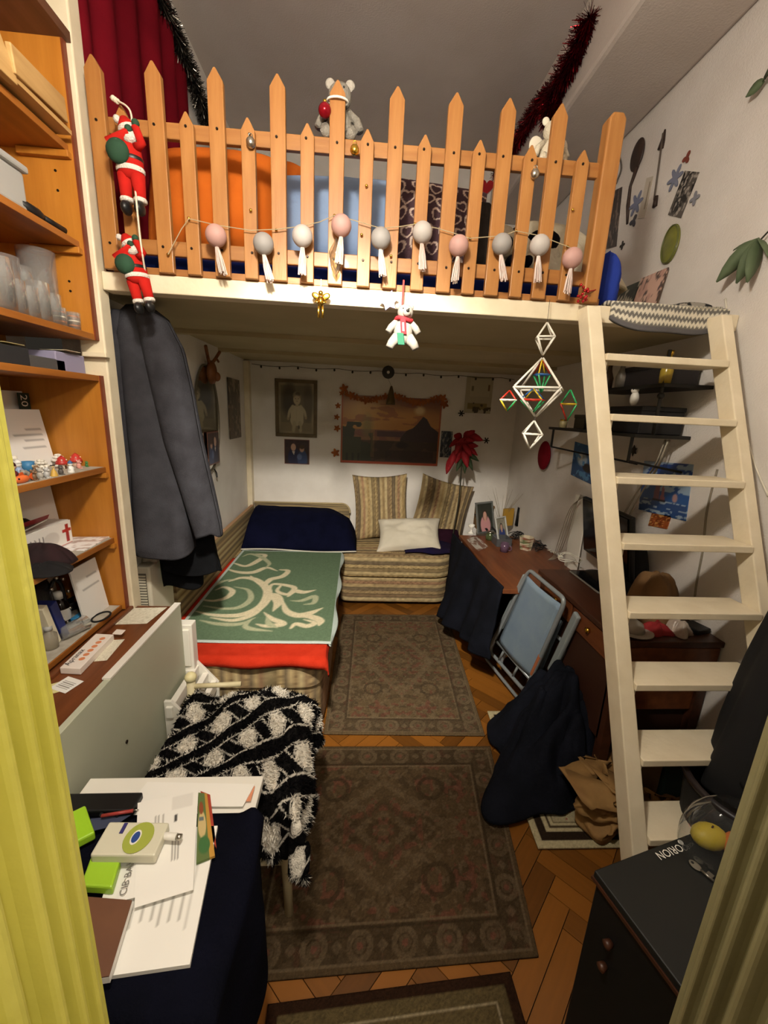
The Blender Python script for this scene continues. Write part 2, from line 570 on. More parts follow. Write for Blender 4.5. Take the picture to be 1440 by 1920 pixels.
# ------------------------------------------------------------------ floor of herringbone strips
XL, XLN, XR, YB, ZC = -1.0, -1.25, 1.46, 3.8, 3.55
floor = struct(MB().box(-1.40, 1.60, -1.5, 3.95, -0.06, -0.012), 'floor', mat('subfloor', '#3b2412', 0.8))
def parquet_mat():
    m, nt, b = new_mat('oak_parquet')
    L = nt.links
    tc = nt.nodes.new('ShaderNodeTexCoord')
    mp = nt.nodes.new('ShaderNodeMapping'); mp.inputs['Scale'].default_value = (2, 22, 1)
    L.new(tc.outputs['Object'], mp.inputs['Vector'])
    n = nt.nodes.new('ShaderNodeTexNoise'); n.inputs['Scale'].default_value = 3; n.inputs['Detail'].default_value = 6
    L.new(mp.outputs[0], n.inputs['Vector'])
    oi = nt.nodes.new('ShaderNodeObjectInfo'); ge = nt.nodes.new('ShaderNodeNewGeometry')
    a = nt.nodes.new('ShaderNodeMath'); a.operation = 'ADD'
    L.new(oi.outputs['Random'], a.inputs[0]); L.new(ge.outputs['Random Per Island'], a.inputs[1])
    f = nt.nodes.new('ShaderNodeMath'); f.operation = 'FRACT'; L.new(a.outputs[0], f.inputs[0])
    mx = nt.nodes.new('ShaderNodeMath'); mx.operation = 'MULTIPLY_ADD'
    L.new(n.outputs['Fac'], mx.inputs[0]); mx.inputs[1].default_value = 0.5; L.new(f.outputs[0], mx.inputs[2])
    r = nt.nodes.new('ShaderNodeValToRGB')
    r.color_ramp.elements[0].position = 0.1; r.color_ramp.elements[0].color = srgb('#55330f') + (1,)
    r.color_ramp.elements[1].position = 1.3; r.color_ramp.elements[1].color = srgb('#8a551c') + (1,)
    L.new(mx.outputs[0], r.inputs['Fac']); L.new(r.outputs['Color'], b.inputs['Base Color'])
    b.inputs['Roughness'].default_value = 0.38
    return m
M_PARQ = parquet_mat()
PL, PW = 0.36, 0.072
strips = []
s2 = math.sqrt(0.5)
for k in range(-60, 120):
    for j in range(-16, 17):
        for kind in (0, 1):
            if kind == 0:
                cx, cy = k * PW + j * PL + PL / 2, k * PW - j * PL + PW / 2
            else:
                cx, cy = k * PW + j * PL + PL + PW / 2, k * PW - j * PL + PW - PL / 2
            X, Y = (cx - cy) * s2, (cx + cy) * s2
            if -1.20 < X < 1.40 and -0.3 < Y < 3.66:
                strips.append((X, Y, math.pi / 4 + (math.pi / 2 if kind else 0)))
g = 0.0012
strip_me = MB().box(-PL / 2 + g, PL / 2 - g, -PW / 2 + g, PW / 2 - g, -0.012, 0.0).mesh('parquet_strip')
strip_me.materials.append(M_PARQ)
def vis_key(s):
    # the strips that show largest: nearest ones not under rugs or furniture
    X, Y, _ = s
    hid = (-0.15 < X < 0.72 and (0.86 < Y < 1.62 or 1.78 < Y < 3.0)) or (X < -0.3 and Y > 0.4) or (X > 0.95 and Y > 0.6)
    if Y > 3.2 or Y < 0.35: hid = True
    return (hid, Y)
strips.sort(key=vis_key)
for X, Y, a in strips[:300]:
    o = bpy.data.objects.new('parquet_strip', strip_me)
    COL.objects.link(o); o.parent = floor
    o.location = (X, Y, 0); o.rotation_euler = (0, 0, a)
rest = MB()
for X, Y, a in strips[300:]:
    c, s = math.cos(a), math.sin(a)
    rest.obox((X, Y, -0.006), (c * (PL / 2 - g), s * (PL / 2 - g), 0), (-s * (PW / 2 - g), c * (PW / 2 - g), 0), (0, 0, 0.006))
tag(rest.build('parquet_field', M_PARQ, floor, fix=False), kind='stuff')

# ------------------------------------------------------------------ walls, ceiling, doorway
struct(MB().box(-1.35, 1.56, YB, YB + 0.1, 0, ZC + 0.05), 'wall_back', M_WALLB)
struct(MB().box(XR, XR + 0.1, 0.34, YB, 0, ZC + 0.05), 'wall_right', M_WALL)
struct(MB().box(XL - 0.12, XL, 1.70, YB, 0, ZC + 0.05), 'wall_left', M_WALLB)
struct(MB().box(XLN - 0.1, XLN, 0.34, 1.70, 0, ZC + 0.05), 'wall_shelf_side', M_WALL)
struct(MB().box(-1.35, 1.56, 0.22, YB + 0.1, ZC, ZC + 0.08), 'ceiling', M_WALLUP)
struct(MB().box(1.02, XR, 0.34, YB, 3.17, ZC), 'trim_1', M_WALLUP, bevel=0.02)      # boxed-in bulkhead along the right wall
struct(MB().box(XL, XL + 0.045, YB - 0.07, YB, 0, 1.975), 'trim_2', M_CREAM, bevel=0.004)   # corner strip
# front wall with the doorway the photograph is taken through
fw_ = MB().box(-1.35, -0.393, 0.24, 0.34, 0, ZC).box(0.568, 1.56, 0.24, 0.34, 0, ZC).box(-0.40, 0.57, 0.24, 0.34, 2.25, ZC)
struct(fw_, 'wall_front', M_WALL)
def casing(name, m, xin, sgn):
    # profiled jamb: stepped moulding running the height of the doorway
    prof = [(0.0, .352), (0.0, .345)]
    y = .345
    for w_, dp in ((.008, .004), (.016, -.014), (.010, .008), (.014, -.014), (.012, .010), (.022, -.018), (.018, .010), (.024, -.014)):
        prof += [(sgn * -dp * math.sin(a), y - w_ * (0.5 - 0.5 * math.cos(a))) for a in np.linspace(0, math.pi, 8)[1:]]
        y -= w_
    prof += [(sgn * .11, y), (sgn * .11, .352)]
    b = MB().prism([(xin + p[0], p[1]) for p in prof], (0, 0, 0), (1, 0, 0), (0, 1, 0), (0, 0, 2.25))
    return struct(b, name, m)
casing('trim_3', M_LIME, -0.283, -1)
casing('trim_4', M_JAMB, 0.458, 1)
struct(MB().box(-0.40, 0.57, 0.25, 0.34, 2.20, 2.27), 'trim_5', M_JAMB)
# hall behind the viewpoint
struct(MB().box(-1.1, -1.0, -1.5, 0.24, 0, 2.7), 'wall_hall_left', M_WALL)
struct(MB().box(1.2, 1.3, -1.5, 0.24, 0, 2.7), 'wall_hall_right', M_WALL)
struct(MB().box(-1.1, 1.3, -1.6, -1.5, 0, 2.7), 'wall_hall_back', M_WALL)
struct(MB().box(-1.1, 1.3, -1.6, 0.24, 2.7, 2.75), 'ceiling_hall', M_WALL)

# ------------------------------------------------------------------ lamps
def lamp(name, label, p, power, col, rad, ztop):
    t = thing(name, label, 'lamp', (p.x, p.y, p.z))
    MB().tube([(p.x, p.y, p.z + 0.13), (p.x, p.y, ztop)], 0.004, 6).build('cord', M_BLACK, t)
    MB().lathe([(0.0, 0.0), (0.022, 0.0), (0.024, 0.05), (0.012, 0.06), (0.0, 0.06)], (p.x, p.y, p.z + 0.075), 14).build('socket', M_WHITE, t, smooth=True)
    if name == 'pendant_lamp':
        sd = bpy.data.lights.new('added_fill_spot', 'SPOT')  # added spot that lifts the back wall and bed under the loft
        sd.energy = SPOT_POWER; sd.color = col; sd.shadow_soft_size = rad
        sd.spot_size = math.radians(60); sd.spot_blend = 0.75
        so = bpy.data.objects.new('added_fill_spot', sd)
        COL.objects.link(so); so.parent = t
        so.rotation_euler = (Vector((0.15, 3.1, .10)) - p).to_track_quat('-Z', 'Y').to_euler()
    ld = bpy.data.lights.new('bulb', 'POINT')
    ld.energy = power; ld.color = col; ld.shadow_soft_size = rad
    l = bpy.data.objects.new('bulb', ld)
    COL.objects.link(l); l.parent = t
    return t
lamp('pendant_lamp', 'bare bulb pendant hanging from the room ceiling inside the doorway', LAMP_POS, LAMP_POWER, LAMP_COLOR, 0.06, ZC)
lamp('hall_fill_light', 'unseen fill light added in the hall behind the viewer', HALL_POS, HALL_POWER, LAMP_COLOR, 0.05, 2.7)  # added fill light, unseen, brightens the door jambs

# ------------------------------------------------------------------ loft platform
loft = thing('loft_platform', 'cream painted loft platform carrying the pine picket railing', 'loft', (0.25, 1.65, 0))
MB().box(-0.906, XR - 0.002, 1.62, 1.68, 1.97, 2.03).build('front_beam', M_CREAM, loft, bevel=0.004)
MB().box(XL, XR - 0.002, 1.68, YB, 1.985, 2.02).build('deck', mat('deck_paint', '#bfb08c', 0.7, '#b3a47f', 3), loft)
MB().box(-0.995, -0.908, 1.60, 1.66, 0, ZC).build('corner_post', M_CREAM, loft, bevel=0.005)
MB().box(-0.975, -0.895, 1.575, 1.60, 1.742, 1.757).build('post_ledge', M_CREAM, loft, bevel=0.002)
for y in (2.4, 3.1):
    MB().box(XL, XR - 0.002, y, y + 0.05, 1.962, 1.985).build('joist', mat('deck_paint', '#bfb08c'), loft)

# ------------------------------------------------------------------ picket railing
rail = thing('picket_railing', 'varnished pine picket fence railing along the loft edge', 'railing', (0, 1.62, 2.03))
YF = 1.60
MB().box(-0.865, 0.87, 1.622, 1.642, 2.436, 2.482).build('top_rail', M_PINE_X, rail, bevel=0.003)
MB().box(-0.865, 0.87, 1.622, 1.642, 2.092, 2.139).build('bottom_rail', M_PINE_X, rail, bevel=0.003)
MB().box(-0.865, 0.89, 1.622, 1.655, 2.03, 2.052).build('base_rail', M_PINE_X, rail, bevel=0.002)
PX = [-0.857, -0.782, -0.677, -0.583, -0.487, -0.389, -0.292, -0.197, -0.100, 0.0, 0.094, 0.193, 0.289, 0.380, 0.467, 0.558, 0.645, 0.743]
def picket_mesh(hh, w, nm):
    b = MB().prism([(-w / 2, 0), (w / 2, 0), (w / 2, hh - 0.035), (0.003, hh), (-0.003, hh), (-w / 2, hh - 0.035)], (0, 0, 0), (1, 0, 0), (0, 0, 1), (0, 0.02, 0))
    o = b.build(nm, M_PINE_Z, rail, bevel=0.002)
    return o
tall0 = short0 = None
screw_me = MB().lathe([(0.0, 0), (0.0042, 0), (0.0042, 0.003), (0.003, 0.0045), (0, 0.0045)], (0, 0, 0), 8, (0, -1, 0)).mesh('screw')
screw_me.materials.append(M_SCREW)
for i, x in enumerate(PX):
    tall = (i % 2 == 0)
    hh, w = (0.594, 0.05) if tall else (0.470, 0.045)
    src = tall0 if tall else short0
    if src is None:
        src = picket_mesh(hh, w, 'picket')
        if tall: tall0 = src
        else: short0 = src
        o = src
    else:
        o = src.copy(); COL.objects.link(o); o.parent = rail
    o.location = (x, 1.60 - 1.62, 2.033 - 2.03)
    # mesh was built relative to the railing base
    for zz in (2.46, 2.115):
        s = bpy.data.objects.new('screw', screw_me)
        COL.objects.link(s); s.parent = o
        # local to picket
        s.location = (0.003, 0.0, 0.0)
    ch = [c for c in bpy.data.objects if c.parent == o]
for src in (tall0, short0):
    # meshes were offset by the railing base; put the picket origin at its foot
    me = src.data
    for v in me.vertices:
        v.co += Vector((0, 1.62, 2.03))
for o in [c for c in rail.children if c.name.startswith('picket')]:
    sc = [c for c in bpy.data.objects if c.parent == o]
    for s, zz in zip(sc, (2.46, 2.115)):
        s.location = (random.uniform(-.006, .006), 0.0, zz - 2.033 + random.uniform(-.004, .004))
# end posts
for x, hh, w in ((0.842, 0.58, 0.06),):
    MB().prism([(x - w / 2, 2.03), (x + w / 2, 2.03), (x + w / 2, 2.60), (x + 0.018, 2.618), (x - 0.018, 2.618), (x - w / 2, 2.60)], (0, 1.595, 0), (1, 0, 0), (0, 0, 1), (0, 0.05, 0)).build('end_post', M_PINE_Z, rail, bevel=0.006)

# ------------------------------------------------------------------ ladder
lad = thing('loft_ladder', 'cream painted wooden ladder with flat treads leaning up to the loft', 'ladder', (1.1, 1.1, 0))
LX0, LY0, LDX, LDY, LZ1, LDZ, LW = 0.863, 1.55, 0.033, -0.397, 1.8404, 0.2079, 0.465
def lx(z): return LX0 + LDX * (2 - z)
def ly(z): return LY0 + LDY * (2 - z)
for sx, w0, w1 in ((0, -0.052, 0.0), (LW, 0.0, 0.042)):
    b = MB()
    ztop = 2.01
    P = []
    for z, dyb in ((0.0, 0.0), (ztop, 0.0)):
        for (wx, dy) in ((w0, 0), (w1, 0), (w1, 0.072), (w0, 0.072)):
            P.append((lx(z) + sx + wx, ly(z) + dy, z))
    b.add(P, [(0, 3, 2, 1), (4, 5, 6, 7), (0, 1, 5, 4), (1, 2, 6, 5), (2, 3, 7, 6), (3, 0, 4, 7)])
    b.build('stile', M_CREAM, lad, bevel=0.004)
for i in range(9):
    z = LZ1 - i * LDZ
    x = lx(z)
    y = ly(z)
    b = MB().box(x + 0.001, x + LW - 0.001, y - 0.012, y + 0.115, z - 0.024, z)
    b.build('tread', M_CREAM, lad, bevel=0.003)
    MB().box(x, x + 0.016, y + 0.004, y + 0.09, z - 0.05, z - 0.024).build('tread_cleat', M_CREAM, lad, bevel=0.002)

# ------------------------------------------------------------------ bookshelf wall unit on the left
XF = -0.93          # front of the shelves
SY0, SY1 = 0.52, 1.58
shelf = thing('wall_bookcase', 'orange veneered open bookcase filled with glasses, papers and figurines', 'bookcase', (-1.09, 1.05, 0.785))
def board(name, z, m=M_VENY, t=0.02, xf=XF, y1=SY1 - 0.001):
    return MB().box(XLN + 0.012, xf, SY0 + 0.02, y1, z - t, z).build(name, m, shelf, bevel=0.0015)
Z1, Z2, Z3, Z4, Z5, Z6, Z7, Z8 = 2.675, 2.372, 2.102, 1.818, 1.680, 1.352, 1.074, 0.786
board('upper_top_board', Z1, M_DKBRD, 0.028, XF + 0.02, 1.60)
for z in (Z2, Z3, Z4):
    board('shelf_board', z, xf=XF - (0.012 if z != Z4 else 0.0))
for z in (Z5, Z6, Z7, Z8):
    board('shelf_board', z, xf=XF - (0.0 if z == Z5 else 0.012))
MB().box(XLN + 0.012, XF, SY1, SY1 + 0.018, Z4 - 0.02, Z1 - 0.028).build('upper_side_panel', M_VEN, shelf)
MB().box(XLN + 0.012, XF, SY1, SY1 + 0.018, Z8 - 0.02, Z5).build('lower_side_panel', M_VEN, shelf)
MB().box(XF, XF + 0.006, SY1, SY1 + 0.018, Z4 - 0.02, Z1 - 0.028).build('upper_edge_strip', M_REDEDGE, shelf)
MB().box(XF, XF + 0.006, SY1, SY1 + 0.018, Z8 - 0.02, Z5).build('lower_edge_strip', M_REDEDGE, shelf)
MB().box(XLN + 0.012, XF, SY0, SY0 + 0.018, Z4 - 0.02, Z1).build('near_side_panel', M_VEN, shelf)
MB().box(XLN + 0.012, XF, SY0, SY0 + 0.018, Z8 - 0.02, Z5).build('near_side_panel', M_VEN, shelf)
MB().box(XLN + 0.004, XLN + 0.012, SY0, SY1 + 0.018, Z8 - 0.02, Z1).build('back_panel', M_VEN, shelf)
for z in (Z2, Z3, Z6, Z7):                                  # small support battens at the far end
    MB().box(XF - 0.16, XF - 0.005, SY1 - 0.02, SY1, z - 0.04, z - 0.021).build('shelf_batten', M_VEN, shelf, bevel=0.002)
for z in (2.30, 2.245, 1.98, 1.95):
    MB().lathe([(0, 0), (0.004, 0), (0.004, 0.002), (0, 0.002)], (XF - 0.06, SY1, z), 8, (0, -1, 0)).build('peg_hole', M_SCREW, shelf)

# ------------------------------------------------------------------ cabinet below with brown top and grey front
cab = thing('low_cabinet', 'low cabinet with brown top and plain grey front below the bookcase', 'cabinet', (-0.98, 1.15, 0))
CX, CY0, CY1 = -0.755, 0.56, 1.63
MB().box(XLN + 0.01, CX, CY0, CY1, 0.0, 0.735).build('body', M_DESKD, cab)
MB().box(XLN + 0.01, CX, CY0, CY1, 0.735, 0.757).build('top', M_DESK, cab, bevel=0.002)
MB().box(XF + 0.005, XF + 0.02, CY0 + .02, CY1 - 0.01, 0.757, 0.7715).build('top_lip', M_DESK, cab, bevel=0.003)
fl = MB().box(CX, CX + 0.02, CY0, CY1 + 0.005, 0.06, 0.765).build('front_panel', M_GREYP, cab, bevel=0.002)
MB().box(CX - 0.004, CX + 0.0215, 1.13, CY1 + 0.006, 0.765, 0.771).build('edge_band', M_WHITE, fl)
MB().lathe([(0, 0), (0.006, 0), (0.006, 0.004), (0, 0.004)], (CX + 0.019, 1.17, 0.50), 10, (1, 0, 0)).build('keyhole', M_SCREW, fl)

# ------------------------------------------------------------------ things on the shelves
def on(x, y, z):
    return at(x, y, Z=z)
def paper_block(p, n=7, seed=0, ink='#777777'):
    r = random.Random(seed)
    for i in range(n):
        y = 0.86 - i * 0.1 - r.uniform(0, .02)
        p.rect(0.12, 0.12 + r.uniform(.35, .72), y, y + 0.016, ink, a=0.55)
def leaf_sheet(name, label, x, y0, y1, z0, z1, lean=0.02, draw=None, col='#ece8e0', cat='paper', thick=0.0015, yaw=0.0):
    """sheet of paper or card standing on a shelf, facing the room"""
    c = Vector((x, (y0 + y1) / 2, z0))
    w = y1 - y0
    u = Vector((math.sin(yaw), math.cos(yaw), 0)) * w
    def d(p):
        p.c[:] = raw(col)
        if draw: draw(p)
    return sheet(name, c + u / 2, -u, (-lean, 0, z1 - z0), 24, 32, M_V, draw=d, thick=thick, label=label, cat=cat)

# top: binders
for i, (y, w, c, lb) in enumerate(((1.10, .05, '#33448f', 'blue ring binder on the topmost dark board'), (1.20, .06, '#2e3f88', 'second blue ring binder on the topmost dark board'),
                                   (1.30, .07, '#c9c6c4', 'pale grey ring binder on the topmost dark board'), (1.40, .06, '#4c1d3c', 'dark purple ring binder by the cream post'))):
    t = thing('ring_binder', lb, 'binder', (-1.08, y, Z1))
    m = mat('binder_' + str(i), c, 0.4)
    MB().box(-1.20, -0.955, y - w / 2, y + w / 2, Z1, Z1 + 0.30).build('cover', m, t, bevel=0.004)
    MB().lathe([(0.006, 0), (0.011, 0), (0.011, 0.003), (0.006, 0.003)], (-0.955, y, Z1 + 0.06), 14, (1, 0, 0), cap=False).build('finger_ring', M_METAL, t)

# wooden trays pulled forward on shelf 2
t = thing('wooden_tray', 'light wooden letter tray tilted on the second shelf from the top', 'tray', (-1.0, 1.3, Z2))
TW = wood('tray_wood', '#c9a46c', '#ad8750', 'Y', 0.5)
a0, a1 = at(12, 60, X=-0.90), at(122, 222, X=-0.92)
MB().bar(a0 + Vector((0, 0, -.05)), a1 + Vector((0, 0, 0.02)), 0.015, 0.062).build('front_board', TW, t, bevel=0.003)
MB().bar(a0 + Vector((-.2, 0, -.05)), a1 + Vector((-.2, 0, 0.02)), 0.012, 0.06).build('rear_board', TW, t, bevel=0.003)
MB().box(-1.12, -0.905, a0.y - .01, a1.y, Z2 + 0.008, Z2 + 0.02).build('tray_bottom', TW, t)
MB().prism([(0, 0), (0.075, 0.0), (0.075, 0.02), (0.03, 0.10), (0, 0.14)], a0 + Vector((0.0, -0.06, -.10)), (0, 1, 0), (0, 0, 1), (-0.02, 0, 0)).build('tray_end', TW, t, bevel=0.002)
t = thing('plastic_canister', 'white lidded plastic canister behind the wooden tray', 'canister', (-1.03, 1.47, Z2))
MB().lathe([(0, 0), (.036, 0), (.038, .01), (.038, .11), (.034, .118)], (-1.03, 1.47, Z2), 20).build('body', M_WHITE, t, smooth=True)
MB().lathe([(.04, 0), (.04, .022), (.03, .03), (0, .03)], (-1.03, 1.47, Z2 + .118), 20).build('lid', mat('lid_cream', '#e8dcc4', .5), t, smooth=True)

# clear plastic box on shelf 3
t = thing('plastic_storage_box', 'translucent plastic storage box on the third shelf from the top', 'box', (-1.05, 1.22, Z3))
PLS = mat('milky_plastic', '#c9cac6', 0.3, trans=0.35)
MB().box(-1.16, -0.95, 1.02, 1.38, Z3, Z3 + 0.095).build('tub', PLS, t, bevel=0.008)
MB().box(-1.17, -0.942, 1.01, 1.39, Z3 + 0.096, Z3 + 0.115).build('lid', PLS, t, bevel=0.006)
MB().box(-0.944, -0.936, 1.15, 1.24, Z3 + 0.06, Z3 + 0.108).build('clip', PLS, t, bevel=0.002)
# black torch on shelf 3
t = thing('black_torch', 'small black torch lying at the end of the third shelf', 'torch', (-0.98, 1.45, Z3))
p0, p1 = Vector((-0.955, 1.53, Z3 + .012)), Vector((-0.965, 1.36, Z3 + .016))
MB().tube([p0, p0.lerp(p1, .5)], .010, 10).build('barrel', M_BLACK, t, smooth=True)
MB().tube([p0.lerp(p1, .5), p0.lerp(p1, .62), p1], [.010, .0165, .0165], 12).build('head', M_BLACK, t, smooth=True)

# drinking glasses on shelf 4
def glass(pos, r, h, flare=1.15, label='', stem=False, cat='glass', bands=None):
    t = thing('drinking_glass', label, cat, pos, 'glassware on the glass shelf')
    if stem:
        prof = [(r * .8, 0), (r * .75, .003), (.004, .008), (.004, h * .4), (r * .7, h * .5), (r, h * .72), (r * .92, h), (r * .88, h), (r * .95, h * .72), (r * .6, h * .52), (0, h * .48)]
    else:
        prof = [(0, 0), (r, 0), (r * flare, h), (r * flare - .002, h), (r - .003, .008), (0, .008)]
    MB().lathe(prof, pos, 24, cap=False).build('bowl', M_GLASS, t, smooth=True)
    if bands:
        for z, c in bands:
            MB().lathe([(r * 1.02, z), (r * 1.04, z + h * .07)], pos, 24, cap=False).build('printed_band', mat('band_' + c, c, .4), t, smooth=True)
    return t
GL = [(6, 605, .036, .13, 1.1, 0, 'tumbler standing nearest the viewer on the glass shelf'), (22, 575, .034, .17, 1.15, 0, 'tall tumbler in the back row nearest the viewer'),
      (33, 605, .028, .09, 1.1, 0, 'short tumbler, second in the front row of the glass shelf'), (50, 575, .034, .16, 1.0, 1, 'stemmed glass in the middle of the back row'),
      (57, 605, .027, .085, 1.1, 0, 'low tumbler in front of the stemmed glass'), (84, 575, .045, .23, 1.12, 0, 'tall wide glass vase, tallest on the glass shelf'),
      (79, 605, .027, .11, 1.05, 0, 'narrow tumbler in front of the tallest glass'), (99, 605, .026, .09, 1.1, 0, 'small tumbler right of the tallest glass')]
for x, y, r, h, fl_, st, lb in GL:
    p = at(x, 600, X=(-.972 if y > 598 else -1.045)); p.z = Z4 + .0005
    glass(p, r, h, fl_, lb, bool(st))
for x, y, lb in ((115, 619, 'shot glass with orange printed bands at the shelf end'), (142, 628, 'last shot glass with orange printed bands by the side panel')):
    p = at(x, y, X=-.96); p.z = Z4 + .0005
    glass(p, .017, .055, 1.15, lb, bands=[(.012, '#c8793c'), (.026, '#e7ddca'), (.040, '#b9682e')])
p = at(128, 625, X=-.985); p.z = Z4 + .0005
glass(p, .016, .05, 1.1, 'plain clear shot glass between the two banded ones')

# dark papers and boxes in the narrow gap (top of lower unit)
for i, (y0, y1, x, h, c, lb) in enumerate(((1.02, 1.30, -0.99, .05, '#2a2a2c', 'flat black folder lying in the narrow gap shelf'), (1.28, 1.46, -1.0, .035, '#4b4a4a', 'grey paper stack in the narrow gap shelf'),
                                        (1.42, 1.56, -1.0, .06, '#8f8aa5', 'lilac notebook at the end of the narrow gap shelf'))):
    b = MB().box(x - .14, x + .04, y0, y1, Z5, Z5 + h)
    lone(b, 'folder', mat('folder_%d' % i, c, .5), lb, 'folder', bevel=.003)
for i, (y0, c, lb) in enumerate(((1.20, '#c9bd85', 'folded yellowish note sticking out of the narrow gap shelf'), (1.44, '#d8cfae', 'cream envelope lying on the narrow gap shelf edge'))):
    sheet('note', (-1.02, y0, Z5 + .052 + .012 * i), (0.075, 0.01, 0.004), (0, .07, 0.0), 4, 4, M_V, draw=lambda p, c=c: p.mix(1 + 0 * p.X, c) and None, thick=.001, label=lb, cat='paper')

# lower shelf 1: papers standing + figurines
def cal(p):
    p.c[:] = raw('#eeeae4')
    p.rect(.70, 1.0, .55, 1.0, '#24352a')
ca = leaf_sheet('calendar', 'white wall calendar with dark corner reading 20 behind the figurines', -1.17, 1.26, 1.565, Z6 + .02, Z6 + .26, .02, None, '#e9e5dd', 'calendar')
dk = MB().box(-1.168, -1.164, 1.515, 1.562, Z6 + .17, Z6 + .255).build('dark_corner', mat('dark_green_print', '#22332a', .6), ca)
text_on('year_digits', '20', 0.042, (-1.1635, 1.522, Z6 + .25), (0, 0, -1), (0, 1, 0), M_WHITE, ca)
leaf_sheet('letter', 'open white letter leaning against the calendar', -1.12, 1.40, 1.565, Z6 + .005, Z6 + .20, .03, lambda p: paper_block(p, 6, 3), '#efece8', yaw=.12)
leaf_sheet('cardboard_sheet', 'grey cardboard sheet leaning behind the figurines', -1.15, 1.08, 1.40, Z6 + .005, Z6 + .17, .03, None, '#b5aea0')
leaf_sheet('envelope', 'creased white envelope at the back of the figurine shelf', -1.20, 1.10, 1.40, Z6 + .08, Z6 + .25, .02, None, '#cfcac2')

